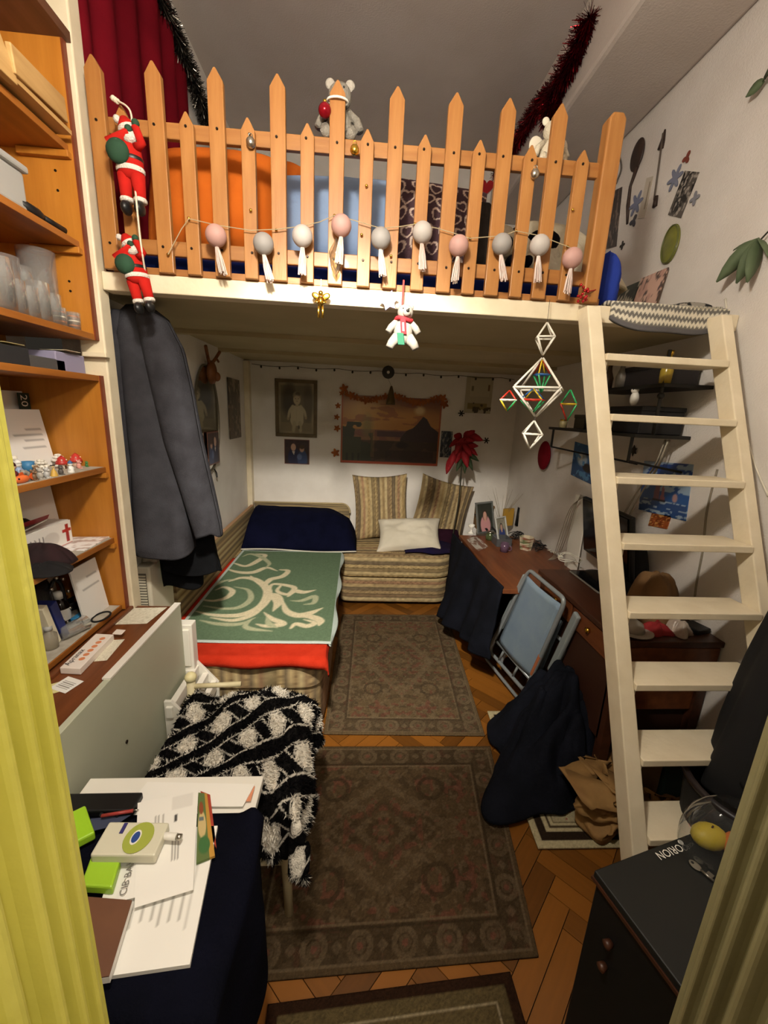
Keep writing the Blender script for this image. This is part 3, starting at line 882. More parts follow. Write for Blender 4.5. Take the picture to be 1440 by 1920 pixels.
def fig_mat(c): return mat('figurine_' + c, c, .45)
def figurine(name, kind, px, py, s, cols, label, z=Z6):
    row = -.962 if py > 880 else (-.995 if py > 872 else (-1.04 if py > 861 else -1.09))
    p = at(px, py, X=row); p.z = z
    t = thing(name, label, 'figurine', p)
    b = Vector(p)
    c = [fig_mat(k) for k in cols]
    V3 = Vector
    if kind == 'animal':      # seated animal with ears, muzzle, feet
        MB().ell(b + V3((0, 0, .42 * s)), (.30 * s, .28 * s, .42 * s)).build('body', c[0], t, smooth=True)
        h = MB().ell(b + V3((.05 * s, 0, .95 * s)), (.26 * s, .27 * s, .25 * s)).build('head', c[0], t, smooth=True)
        for k in (-1, 1):
            MB().ell(b + V3((0, k * .24 * s, 1.15 * s)), (.06 * s, .13 * s, .13 * s)).build('ear', c[-1], h, smooth=True)
            MB().ell(b + V3((.22 * s, k * .17 * s, .10 * s)), (.17 * s, .11 * s, .10 * s)).build('foot', c[0], t, smooth=True)
            MB().ell(b + V3((.27 * s, k * .10 * s, 1.02 * s)), (.03 * s, .03 * s, .03 * s), n=8, m=5).build('eye', M_BLACK, h, smooth=True)
        MB().ell(b + V3((.28 * s, 0, .90 * s)), (.13 * s, .12 * s, .09 * s)).build('muzzle', c[-1], h, smooth=True)
    elif kind == 'elephant':
        MB().ell(b + V3((0, 0, .55 * s)), (.32 * s, .42 * s, .32 * s)).build('body', c[0], t, smooth=True)
        h = MB().ell(b + V3((.12 * s, -.42 * s, .75 * s)), (.23 * s, .23 * s, .23 * s)).build('head', c[0], t, smooth=True)
        MB().tube([b + V3((.2 * s, -.60 * s, .75 * s)), b + V3((.28 * s, -.75 * s, .5 * s)), b + V3((.3 * s, -.75 * s, .2 * s))], [.1 * s, .07 * s, .05 * s]).build('trunk', c[0], h, smooth=True)
        for k in (-1, 1):
            MB().ell(b + V3((.12 * s + k * .2 * s, -.34 * s, .8 * s)), (.16 * s, .05 * s, .2 * s)).build('ear', c[-1], h, smooth=True)
            for q in (-1, 1):
                MB().lathe([(.11 * s, 0), (.11 * s, .35 * s)], b + V3((k * .17 * s, q * .24 * s, 0)), 10).build('leg', c[0], t, smooth=True)
    elif kind == 'flower':    # porcelain blossom cluster
        MB().lathe([(0, 0), (.35 * s, 0), (.30 * s, .1 * s), (.12 * s, .3 * s), (0, .32 * s)], b, 14).build('foot', c[0], t, smooth=True)
        for ring, (n, rr, zz) in enumerate(((7, .36, .55), (6, .24, .8), (3, .1, .98))):
            for k in range(n):
                a = 2 * math.pi * (k + .5 * ring) / n
                MB().ell(b + V3((rr * s * math.cos(a), rr * s * math.sin(a), zz * s)), (.17 * s, .17 * s, .12 * s), n=10, m=6).build('petal', c[0], t, smooth=True)
    elif kind == 'house':     # two mushrooms / peaked roofs
        MB().lathe([(.28 * s, 0), (.25 * s, .5 * s)], b, 14).build('wall', c[1], t, smooth=True)
        r = MB().lathe([(.48 * s, .42 * s), (.44 * s, .55 * s), (.25 * s, .95 * s), (0, 1.15 * s)], b, 18).build('roof', c[0], t, smooth=True)
        for k in range(5):
            a = k * 1.26 + .3
            MB().ell(b + V3((.33 * s * math.cos(a), .33 * s * math.sin(a), .78 * s)), .06 * s, n=8, m=5).build('dot', c[1], r, smooth=True)
        MB().box(b.x + .24 * s, b.x + .29 * s, b.y - .08 * s, b.y + .08 * s, b.z, b.z + .3 * s).build('door', fig_mat('#5b3a26'), t)
    elif kind == 'bottle':
        MB().lathe([(0, 0), (.3 * s, 0), (.33 * s, .1 * s), (.3 * s, .7 * s), (.14 * s, .85 * s), (.14 * s, 1.0 * s)], b, 16).build('body', c[0], t, smooth=True)
        MB().lathe([(.17 * s, 1.0 * s), (.17 * s, 1.3 * s), (0, 1.32 * s)], b, 16).build('cap', c[1], t, smooth=True)
    elif kind == 'fish':
        MB().ell(b + V3((0, 0, .28 * s)), (.22 * s, .6 * s, .26 * s)).build('body', c[0], t, smooth=True)
        MB().prism([(0, 0), (.35, .28), (.3, 0), (.35, -.2)], b + V3((0, .5 * s, .3 * s)), (0, s, 0), (0, 0, s), (.06 * s, 0, 0)).build('tail', c[-1], t)
        MB().prism([(-.2, .2), (.2, .2), (.1, .45), (-.15, .4)], b + V3((0, 0, .28 * s)), (0, s, 0), (0, 0, s), (.05 * s, 0, 0)).build('fin', c[-1], t)
        MB().ell(b + V3((.16 * s, -.4 * s, .36 * s)), .06 * s, n=8, m=5).build('eye', M_BLACK, t, smooth=True)
    elif kind == 'doll':      # little standing figure
        MB().lathe([(.26 * s, 0), (.30 * s, .12 * s), (.2 * s, .62 * s), (.1 * s, .72 * s)], b, 14).build('coat', c[0], t, smooth=True)
        h = MB().ell(b + V3((0, 0, .9 * s)), .22 * s).build('head', c[1], t, smooth=True)
        MB().lathe([(.23 * s, .95 * s), (.2 * s, 1.08 * s), (0, 1.3 * s)], b, 14).build('hat', c[2], h, smooth=True)
        for k in (-1, 1):
            MB().tube([b + V3((0, k * .2 * s, .6 * s)), b + V3((.12 * s, k * .3 * s, .35 * s))], .07 * s).build('arm', c[0], t, smooth=True)
    elif kind == 'bell':
        MB().lathe([(.34 * s, 0), (.30 * s, .12 * s), (.2 * s, .5 * s), (.12 * s, .65 * s), (0, .7 * s)], b, 16).build('bell_body', c[0], t, smooth=True)
        MB().tube([b + V3((0, .12 * s * math.cos(a), .82 * s + .14 * s * math.sin(a))) for a in np.linspace(0, 2 * math.pi, 13)[:-1]], .03 * s, 6, closed=True).build('loop', c[-1], t, smooth=True)
    elif kind == 'cup':
        MB().lathe([(0, 0), (.3 * s, 0), (.38 * s, .7 * s), (.34 * s, .7 * s), (.27 * s, .08 * s), (0, .08 * s)], b, 18, cap=False).build('bowl', c[0], t, smooth=True)
        MB().tube([b + V3((.1 * s, (.36 + .2 * math.sin(a)) * s, (.38 - .22 * math.cos(a)) * s)) for a in np.linspace(0, math.pi, 8)], .05 * s, 6).build('handle', c[0], t, smooth=True)
    return t
figurine('fish_figurine', 'fish', 40, 895, .045, ['#e2713a', '#d25a28'], 'orange fish figurine at the front edge of the figurine shelf')
figurine('doll_figurine', 'doll', 22, 880, .05, ['#5a1e22', '#caa58a', '#3e1418'], 'dark red hooded little figure left of the orange fish')
figurine('bottle_figurine', 'bottle', 27, 860, .045, ['#e6e6ea', '#efe9da'], 'white bottle-shaped ornament with cream cap')
figurine('doll_figurine', 'doll', 33, 870, .045, ['#8fa3c4', '#efece6', '#e8e6e2'], 'white star-like figure with a pale blue skirt')
figurine('cup_figurine', 'cup', 50, 860, .05, ['#3f7fae'], 'blue glazed mini jug behind the figurines')
figurine('flower_figurine', 'flower', 76, 862, .042, ['#e8e2d6'], 'white porcelain blossom nearest the side panel but one')
figurine('flower_figurine', 'flower', 109, 858, .042, ['#ece6dc'], 'white porcelain blossom behind the red toadstools')
figurine('elephant_figurine', 'elephant', 46, 878, .032, ['#9b948a', '#8a837a'], 'grey elephant figurine beside the orange fish')
figurine('bear_figurine', 'animal', 66, 878, .032, ['#7a6048', '#c9b79a'], 'brown bear figurine with pale muzzle in mid shelf')
figurine('bear_figurine', 'animal', 62, 888, .028, ['#6d5440', '#8f745a'], 'small dark brown bear figurine in front of the others')
figurine('mouse_figurine', 'animal', 74, 886, .030, ['#a7a29a', '#bdb7ad'], 'pale grey mouse figurine beside the small brown bear')
figurine('penguin_figurine', 'animal', 87, 890, .028, ['#b9b9b8', '#e9e8e4'], 'silver penguin figurine with white face at the front')
figurine('bell_figurine', 'bell', 101, 888, .034, ['#caa24a', '#e3c06a'], 'tiny golden bell figurine next to the silver penguin')
figurine('cat_figurine', 'animal', 114, 885, .026, ['#57524e', '#6b645e'], 'dark grey cat figurine right of the golden bell')
figurine('toadstool_figurine', 'house', 116, 868, .042, ['#b32f28', '#efe7d8'], 'red toadstool house figurine on the left of the pair')
figurine('toadstool_figurine', 'house', 143, 868, .044, ['#c0382f', '#e8c9b4'], 'red toadstool house figurine nearest the letter')
figurine('snowman_figurine', 'doll', 133, 881, .034, ['#eeeeea', '#f0eeea', '#4a6f9c'], 'white snowman figurine with blue hat')
figurine('pig_figurine', 'animal', 148, 875, .026, ['#d99a8e', '#e3aaa0'], 'pink pig figurine below the red toadstool')
figurine('frog_figurine', 'animal', 163, 876, .018, ['#3f7a46', '#4f8a52'], 'tiny green frog figurine at the end of the figurine shelf')

# lower shelf 2
leaf_sheet('paper_stack', 'upright white printed sheets by the side panel on the hat shelf', -1.13, 1.40, 1.57, Z7, Z7 + .20, .02, lambda p: paper_block(p, 6, 9), '#eeebe6', thick=.006)
leaf_sheet('paper_sheet', 'white sheet with a faint round stamp behind the chocolate box', -1.17, 1.22, 1.46, Z7, Z7 + .20, .03, lambda p: p.ell(.75, .6, .08, .1, '#cfcac2') and None, '#e4e0d8')
leaf_sheet('cardboard_sheet', 'tall cream cardboard at the left of the hat shelf', -1.19, 1.08, 1.26, Z7, Z7 + .24, .02, None, '#b9ac8a')
kb = thing('sweets_box', 'white and red flip-lid sweets box with a paper tag on the hat shelf', 'box', (-1.02, 1.36, Z7))
def kbd(p):
    p.c[:] = raw('#f0ece6')
    p.rect(.0, 1, .0, .06, '#b3302c')
    p.rect(.06, .12, .1, .9, '#a52a2a'); p.rect(.0, .2, .55, .68, '#b3302c')
    p.ell(.42, .45, .16, .3, '#d8d2cc')
    for i in range(5):
        p.stroke([(.55 + i * .07, .2), (.57 + i * .07, .7)], .02, .015, '#4a3a3a', smooth=False)
    p.rect(.86, .96, .3, .6, '#3a3a40')
y0, y1 = 1.26, 1.50
sheet('front_face', (-1.045, y1, Z7 + .006), (0, -(y1 - y0), 0), (0, 0, .085), 60, 30, M_VG, kb, kbd, thick=.002)
MB().box(-1.12, -1.048, y0, y1, Z7 + .004, Z7 + .092).build('carton', M_PAPER, kb)
MB().obox((-1.09, 1.32, Z7 + .108), (.03, 0, .014), (0, .105, 0), (.004, 0, .008)).build('red_lid', mat('red_card', '#8e2226', .5), kb)
MB().obox((-1.05, 1.325, Z7 + .108), (.018, .0, .010), (0, .055, 0.006), (.001, 0, .002)).build('paper_tag', M_PAPER, kb)
sheet('magazine', (-1.10, 1.40, Z7 + .004), (.15, .02, 0), (-.01, .16, 0), 30, 30, M_VG, draw=lambda p: p.mix(fbm(p.X * 9, p.Y * 9, 4) > .55, '#c9b9b4') and None, thick=.005, label='glossy magazine lying flat at the end of the hat shelf', cat='magazine')
ht = thing('peaked_hat', 'dark maroon and black peaked hat lying on the hat shelf', 'hat', (-1.02, 1.2, Z7))
hp = on(105, 1052, Z7)
mound('crown', hp.x - .02, hp.y - .02, Z7 + .002, lambda th: .070 + .012 * np.cos(2 * th), lambda s: .062 * (1 - s ** 3), mat('maroon_felt', '#2a1216', .9, '#1c0c10', 20), nt=40, nr=14, fold=.004, nf=3, seed=4, parent=ht, thick=.003)
mound('brim', hp.x + .02, hp.y - .085, Z7 + .002, lambda th: .06 + .02 * np.cos(th), lambda s: .02 * (1 - s ** 2), mat('black_felt', '#121113', .9), nt=40, nr=10, fold=.003, nf=2, seed=6, parent=ht, thick=.003)
hp2 = on(70, 1035, Z7)
lone_h = mound('black_pouch', hp2.x - .05, hp2.y, Z7 + .002, lambda th: .065 + 0 * th, lambda s: .11 * (1 - s ** 2.5), mat('black_nylon', '#17191a', .6, '#0f1011', 14), nt=40, nr=14, fold=.006, nf=4, seed=9, label='crumpled black nylon pouch behind the dark hat', cat='pouch', thick=.003)

# lower shelf 3 (on the bottom board)
leaf_sheet('white_folder', 'white folder leaning against the side panel on the bottom shelf', -0.99, 1.42, 1.565, Z8, Z8 + .21, .03, lambda p: paper_block(p, 8, 12), '#e9e7e2', thick=.006)
leaf_sheet('envelope', 'large pale envelope at the back of the bottom shelf', -1.12, 1.18, 1.5, Z8, Z8 + .24, .02, None, '#cfcabb')
lone(MB().box(-1.05, -1.035, 1.50, 1.575, Z8, Z8 + .14), 'green_book', mat('green_book', '#2f6a4a', .5), 'thin green book beside the white folder', 'book')
hb = thing('black_handbag', 'black studded handbag standing on the bottom shelf', 'handbag', (-1.06, 1.3, Z8))
bm = mat('black_leather', '#16161a', .45, '#101013', 30, bump=.2)
pillow('bag_body', (-1.09, 1.28, Z8 + .10), (0, 1, 0), (0, 0, 1), (1, 0, 0), .26, .20, .09, bm, hb, N=16, p=3.5)
MB().tube([(-1.055, 1.40 + .035 * math.cos(a), Z8 + .10 + .085 * math.sin(a)) for a in np.linspace(-1.5, 2.9, 14)], .006, 8).build('bag_strap', bm, hb, smooth=True)
for a in np.linspace(-1.2, 2.4, 6):
    MB().ell((-1.045, 1.40 + .045 * math.cos(a), Z8 + .10 + .095 * math.sin(a)), .007, n=8, m=5).build('stud', M_METAL, hb, smooth=True)
for i, (y, w, c, h, lb) in enumerate(((1.275, .022, '#d9d2b8', .15, 'cream paperback leaning on the black handbag'), (1.312, .03, '#1f2c6e', .145, 'dark blue notebook leaning on the black handbag'))):
    b = MB().obox((-1.035, y, Z8 + h / 2 + .003), (.045, 0, 0), (0, w / 2, .004), (0, -.018, h / 2))
    lone(b, 'book', mat('book_%d' % i, c, .5), lb, 'book', bevel=.002)
bo = on(118, 1168, Z8)
t = thing('medicine_bottle', 'brown medicine bottle with white cap and label on the bottom shelf', 'bottle', bo)
MB().lathe([(0, 0), (.026, 0), (.028, .006), (.028, .075), (.02, .092), (.0125, .098), (.0125, .104)], bo, 22).build('body', mat('amber_glass', '#1d0f0a', .12, trans=.3), t, smooth=True)
MB().lathe([(.0155, .10), (.0155, .126), (0, .127)], bo, 18).build('cap', M_WHITE, t, smooth=True)
MB().lathe([(.0285, .018), (.0285, .062)], bo, 22, cap=False).build('paper_label', M_PAPER, t, smooth=True)
for (x, y, h, r, lb) in ((78, 1195, .17, .024, 'clear plastic spray bottle at the left of the bottom shelf'), (96, 1215, .08, .022, 'short clear jar beside the spray bottle'), (62, 1170, .15, .03, 'frosted bottle behind the spray bottle')):
    p = on(x, y, Z8)
    t = thing('clear_bottle', lb, 'bottle', p)
    MB().lathe([(0, 0), (r, 0), (r, h * .62), (r * .5, h * .75), (r * .45, h * .82)], p, 20).build('body', mat('frosted_plastic', '#cfc8b8', .25, trans=.7), t, smooth=True)
    MB().lathe([(r * .55, h * .82), (r * .55, h), (0, h)], p, 16).build('cap', mat('milky_plastic', '#c9cac6'), t, smooth=True)
p = on(150, 1160, Z8)
t = thing('blue_lighter', 'bright blue plastic lighter on the bottom shelf', 'lighter', p)
MB().obox(p + Vector((0, 0, .010)), (.012, 0, 0), (0, .035, 0), (0, 0, .009)).build('body', mat('blue_plastic', '#3a86b8', .35), t, bevel=.004)
MB().obox(p + Vector((0, .04, .010)), (.011, 0, 0), (0, .008, 0), (0, 0, .008)).build('metal_tip', M_METAL, t, bevel=.002)
p = on(190, 1158, Z8)
lone(MB().tube([p + Vector((.026 * math.cos(a), .04 * math.sin(a), .004)) for a in np.linspace(0, 2 * math.pi, 29)[:-1]], .0035, 8, closed=True), 'hair_tie', M_BLACKM, 'black hair tie ring lying on the bottom shelf edge', 'hair tie', smooth=True)
p = on(140, 1190, Z8)
t = thing('drinking_glass', 'tipped clear glass lying on the bottom shelf beside the medicine bottle', 'glass', p)
MB().lathe([(0, -.045), (.022, -.045), (.026, .045), (.024, .045), (.020, -.04), (0, -.04)], p + Vector((0, 0, .027)), 22, (.35, 1, 0), cap=False).build('bowl', M_GLASS, t, smooth=True)
p = on(155, 1140, Z8)
cabl = []
for i in range(60):
    a = i * .55
    cabl.append(p + Vector((-.03 + (.028 + .006 * math.sin(i * 1.7)) * math.cos(a), .0 + .05 * math.sin(a), .004 + .0006 * i)))
lone(MB().tube(cabl, .003, 6), 'charger_cable', M_BLACK, 'coiled black charger cable in front of the handbag', 'cable', smooth=True)
# shelf liner paper
for z, lb in ((Z6, 'thin grey liner paper on the figurine shelf'), (Z7, 'thin grey liner paper on the hat shelf'), (Z8, 'thin grey liner paper on the bottom shelf')):
    lone(MB().box(XLN + .03, XF - .016, SY0 + .05, SY1 - .01, z + .0002, z + .0015), 'shelf_liner', mat('liner_grey', '#b7b0a4', .9, '#a49c8e', 30), lb, 'liner')

# things on the cabinet top
def doily(p):
    p.c[:] = raw('#e6e0cc')
    p.mix(fbm(p.X * 30, p.Y * 30, 3) > .6, '#cfc8b0')
ZT = 0.758
def flat(name, px, z, draw, label, cat, th=.001, n=30, m=M_V):
    a, b, c = at(*px[0], Z=z), at(*px[1], Z=z), at(*px[2], Z=z)
    return sheet(name, a, b - a, c - a, n, n, m, draw=draw, thick=th, label=label, cat=cat)
flat('lace_doily', [(206, 1171), (275, 1169), (250, 1140)], ZT + .001, doily, 'cream lace doily at the far end of the brown cabinet top', 'doily')
flat('lace_doily', [(176, 1240), (200, 1238), (212, 1200)], ZT + .001, doily, 'cream lace doily partly under the medicine box', 'doily')
flat('receipt', [(92, 1290), (122, 1300), (128, 1268)], ZT + .002, lambda p: (p.mix(1 + 0 * p.X, '#eceae4'), [p.rect(.15, .85, .2 + i * .12, .25 + i * .12, '#8b8880') for i in range(5)]) and None, 'small printed card nearest the viewer on the cabinet top', 'card')
flat('yellow_note', [(88, 1285), (100, 1300), (112, 1278)], ZT + .001, lambda p: p.mix(1 + 0 * p.X, '#e0d79a') and None, 'yellow note under the small printed card', 'note')
a, b, c = at(112, 1252, Z=ZT + .022), at(150, 1254, Z=ZT + .022), at(180, 1188, Z=ZT + .022)
mbx = thing('medicine_box', 'white medicine carton with an orange dot row, printed Apranax, on the cabinet top', 'box', (a + c) / 2 - Vector((0, 0, .022)))
u = (b - a); v = (c - a)
MB().add([a - Vector((0, 0, .021)), b - Vector((0, 0, .021)), b + v - Vector((0, 0, .021)), c - Vector((0, 0, .021)), a, b, b + v, c],
         [(0, 3, 2, 1), (4, 5, 6, 7), (0, 1, 5, 4), (1, 2, 6, 5), (2, 3, 7, 6), (3, 0, 4, 7)]).build('carton', mat('carton_white', '#efe4da', .5), mbx, bevel=.001)
for i in range(6):
    q = a + u * .62 + v * (.25 + i * .12) + Vector((0, 0, .0004))
    MB().lathe([(0, 0), (.009, 0), (.009, .0004), (0, .0004)], q, 14).build('orange_dot', mat('print_orange', '#dd8a5c', .5), mbx)
text_on('brand_print', 'Apranax', .026, a + u * .32 + v * .06 + Vector((0, 0, .0006)), v, -u, mat('ink_black', '#2a2426', .6), mbx)
fp = c + u * .9 + v * .02
MB().prism([(0, 0), (.03, .0), (.034, .002), (.0, .003)], fp - Vector((0, 0, .002)), u.normalized(), Vector((0, 0, 1)), v.normalized() * .03).build('open_flap', mat('carton_white', '#efe4da'), mbx)

# ------------------------------------------------------------------ jacket and trousers hanging by the post
jk = thing('hanging_jacket', 'dark charcoal suit jacket hanging from the loft post', 'jacket', (-0.80, 1.80, 1.0))
M_SUIT = mat('charcoal_wool', '#3a3a3f', 0.95, '#302f33', 14, bump=.25, bscale=250, spec=.15)
def jkt(zs, sec, name, par, m, folds=.012, nf=5, seed=1, nu=56, nv=40):
    """lofted garment: zs control (z, cx, cy, rx, ry)"""
    S = np.array(sec, float)
    def fn(U, V):
        t = V
        k = np.linspace(0, 1, len(S))
        g = [np.interp(t, k, S[:, i]) for i in range(5)]
        th = U * 2 * math.pi
        f = 1 + folds / np.maximum(g[3], .02) * np.sin(nf * th + seed + 2 * t) * np.clip(t * 1.4, 0.15, 1) + .10 * (fbm(np.cos(th) * 1.5 + 3, np.sin(th) * 1.5 + t * 3, seed) - .5)
        sq = lambda a: np.sign(a) * np.abs(a) ** .8
        return g[1] + g[3] * f * sq(np.cos(th)), g[2] + g[4] * f * sq(np.sin(th)), g[0] + 0 * U + .01 * np.sin(3 * th + seed) * t
    return surf(name, fn, nu, nv, m, par, thick=.004)
# body seen from its side: wide in Y, shoulders at top
jkt(None, [(1.965, -.90, 1.83, .01, .02), (1.955, -.885, 1.83, .05, .06), (1.92, -.875, 1.83, .085, .10), (1.84, -.865, 1.83, .10, .13), (1.60, -.85, 1.83, .105, .14), (1.35, -.845, 1.83, .10, .14), (1.15, -.84, 1.82, .11, .14), (.99, -.835, 1.80, .115, .14), (.955, -.83, 1.80, .112, .135)], 'jacket_body', jk, M_SUIT, nf=4, seed=2)
jkt(None, [(1.93, -.825, 1.74, .02, .03), (1.90, -.795, 1.73, .05, .05), (1.80, -.765, 1.73, .068, .062), (1.65, -.748, 1.74, .072, .062), (1.45, -.722, 1.74, .070, .06), (1.25, -.685, 1.75, .062, .055), (1.10, -.655, 1.75, .056, .05), (1.045, -.645, 1.75, .05, .045)], 'sleeve', jk, M_SUIT, folds=.006, nf=3, seed=5)
jkt(None, [(1.93, -.93, 1.76, .02, .03), (1.80, -.935, 1.745, .045, .05), (1.5, -.935, 1.745, .045, .05), (1.1, -.925, 1.75, .04, .045)], 'sleeve', jk, M_SUIT, folds=.006, nf=3, seed=6)
MB().tube([(-.88, 1.83, 1.96), (-.88, 1.83, 1.985)], .003, 6).build('hanger_hook', M_METAL, jk)
tr = thing('hanging_trousers', 'black trousers hanging below the charcoal jacket', 'trousers', (-0.76, 1.85, .7))
M_TR = mat('black_trouser_cloth', '#131417', .95, '#0d0e10', 12, bump=.2, bscale=250, spec=.12)
jkt(None, [(1.12, -.78, 1.86, .10, .04), (1.0, -.775, 1.86, .115, .045), (.90, -.77, 1.86, .125, .045), (.825, -.765, 1.86, .128, .045)], 'folded_leg', tr, M_TR, folds=.006, nf=4, seed=3)
jkt(None, [(1.10, -.82, 1.90, .09, .04), (.90, -.83, 1.90, .095, .045), (.735, -.825, 1.90, .09, .04)], 'folded_leg', tr, M_TR, folds=.006, nf=3, seed=8)

# white heater with grille behind the post
hx = thing('white_heater', 'cream electric heater with vent grille standing behind the cabinet', 'heater', (-.97, 1.93, 0.60))
MB().box(-1.0, -.935, 1.80, 2.02, .0, .862).build('casing', mat('heater_plastic', '#d9d2bd', .45), hx, bevel=.008)
MB().box(-.995, -.952, 1.795, 1.80, .66, .83).build('grille_recess', mat('grille_dark', '#6f6a5e', .6), hx)
for i in range(12):
    z = .668 + i * .0135
    MB().box(-.994, -.953, 1.790, 1.796, z, z + .006).build('louvre', mat('heater_plastic', '#d9d2bd'), hx)
mound('plastic_bag', -.965, 1.88, .864, lambda th: .035 + .012 * np.cos(2 * th), lambda s: .10 * (1 - s ** 2.2), mat('white_film', '#d5d0c2', .3, '#bdb8aa', 20), nt=40, nr=12, fold=.006, nf=5, seed=3, label='crumpled white plastic bag on the heater', cat='bag', thick=.002)

# ------------------------------------------------------------------ striped corner sofa bed
STR = ['#b79c6c', '#cbb586', '#98835f', '#c7ae7c', '#7d6d56', '#c4ad80', '#a68d66', '#cfbb8e', '#927a5c', '#bda377', '#85745c', '#c5ac7e', '#b08a6a', '#c9b284']
def stripe_col(t, s=None, seed=0, period=0.30):
    """woven stripes across t with small ornaments along s"""
    q = (t / period) % 1.0 * len(STR)
    k = np.floor(q).astype(int) % len(STR)
    arr = np.array([raw(c) for c in STR])
    c = arr[k] * .86 + raw('#8f7a58') * .06
    e = np.abs(q - np.floor(q) - .5)
    c = c * (1 - .28 * np.clip((e - .34) / .16, 0, 1))[..., None]
    if s is not None:
        n = fbm(t * 90, s * 45, seed, 2)
        orn = (np.sin(s * 150 + k * 2.0) * np.sin(t * 260) > .45) & (k % 3 == 0)
        c = c * (0.84 + .34 * n)[..., None]
        c = np.where(orn[..., None], c * .72 + raw('#7a4a34') * .12, c)
    return c
def spaint(axis, period=.30, seed=0):
    return lambda T, S: stripe_col(T, S, seed, period)

sofa = thing('corner_sofa_bed', 'tan striped L-shaped corner sofa bed along the left and back walls', 'sofa', (-0.1, 2.8, 0))
BX0, BX1, BY0, BY1 = -0.955, -0.125, 1.705, 3.72      # left bed section
SX1, SYF = 0.845, 3.14                                # back section right end and front
def soft_box(name, x0, x1, y0, y1, z0, z1, parent, axis, r=0.04, period=.3, crown=0.0, seed=0, nu=70, corner=None):
    """rounded upholstered block: outline follows a rounded rectangle, wrapped bottom -> side -> top"""
    cx, cy = (x0 + x1) / 2, (y0 + y1) / 2
    hx, hy = (x1 - x0) / 2, (y1 - y0) / 2
    def fn(U, V):
        th = U * 2 * math.pi
        # rounded rectangle direction via superellipse
        pw = 12.0
        c, s = np.cos(th), np.sin(th)
        R = (np.abs(c / hx) ** pw + np.abs(s / hy) ** pw) ** (-1 / pw)
        X, Y = R * c, R * s
        if corner:
            # large rounded front-right corner
            k = corner
            ex, ey = X - (hx - k), -Y - (hy - k)
            d = np.hypot(np.maximum(ex, 0), np.maximum(ey, 0))
            f = np.where((ex > 0) & (ey > 0) & (d > k), k / np.maximum(d, 1e-6), 1)
            X = np.where((ex > 0) & (ey > 0), hx - k + ex * f, X)
            Y = np.where((ex > 0) & (ey > 0), -(hy - k + ey * f), Y)
        h = z1 - z0
        # V: 0-.12 bottom edge, .12-.5 side, .5-.62 round over, .62-1 top to centre
        side = np.clip((V - .06) / .40, 0, 1)
        ro = np.clip((V - .46) / .14, 0, 1)
        top = np.clip((V - .60) / .40, 0, 1)
        a = ro * math.pi / 2
        ins = r * (1 - np.cos(a)) + r * (1 - np.clip(V / .06, 0, 1)) * .5
        z = z0 + (h - r) * side + r * np.sin(a)
        rad = np.hypot(X, Y) + 1e-9
        k = np.maximum(1 - ins / rad, 0) * (1 - top)
        z = z + crown * np.sin(top * math.pi / 2)
        return cx + X * k, cy + Y * k, z
    def pt(U, V):
        x, y, z = fn(U, V)
        t = {'X': x, 'Y': y, 'Z': z + (y if False else 0)}[axis]
        s = z + (y if axis == 'X' else x)
        if axis == 'Z':
            # stripes follow the fabric over the front edge: use depth on top, height on the side
            t = np.where(V < .6, z, z1 + (y - y0)); s = x
        return stripe_col(t + 7.3, s, seed, period)
    return surf(name, fn, 4 * nu, nu, M_VC, parent, paint=pt)
soft_box('bed_base', BX0, BX1, BY0 + .012, BY1, .04, .29, sofa, 'X', .015, .30, seed=1)
soft_box('bed_mattress', BX0, BX1 + .005, BY0, BY1, .295, .452, sofa, 'X', .035, .30, crown=.004, seed=2)
soft_box('seat_base', BX1 + .012, SX1 - .02, SYF + .012, BY1, .04, .27, sofa, 'Z', .03, .42, seed=3, corner=.14)
soft_box('seat_cushion', BX1 + .012, SX1, SYF - .01, BY1, .275, .455, sofa, 'Z', .05, .42, crown=.012, seed=4, corner=.18)
# back rests: long board on the left wall and a rounded board on the back wall
def plank(name, o, u, v, w, t, axis, seed):
    o, u, v, w = Vector(o), Vector(u), Vector(v), Vector(w)
    ob = sheet(name, o, u, v, 80, 24, M_VC, sofa, lambda p: setattr(p, 'c', stripe_col(p.X + 3 if axis == 'u' else p.Y * v.length + 3, p.Y, seed, .30)) , thick=t)
    return ob
plank('side_backrest', (-.965, 3.72, .45), (0, -1.66, -.01), (-.005, 0, .265), (1, 0, 0), .028, 'v', 6)
# back panel with rounded top right corner
bp = MB()
pts = [(-.94, .45), (-.055, .45), (-.055, .655)] + [(-.135 + .08 * math.cos(a), .665 + .08 * math.sin(a)) for a in np.linspace(0, math.pi / 2, 8)] + [(-.94, .735)]
def striped_wood():
    return mat('striped_upholstery', '#b09a6e', .95, '#6f6250', 3, (0.6, 1, 26), 3, .4, .6, bump=.3, bscale=60, spec=.1)
bp.prism(pts, (0, 3.735, 0), (1, 0, 0), (0, 0, 1), (0, .045, 0)).build('rear_backrest', striped_wood(), sofa, bevel=.01)
MB().tube([(x, 3.734, z + .004) for x, z in pts[2:]], .008, 8).build('backrest_piping', mat('piping_tan', '#b8a57c', .9), sofa, smooth=True)

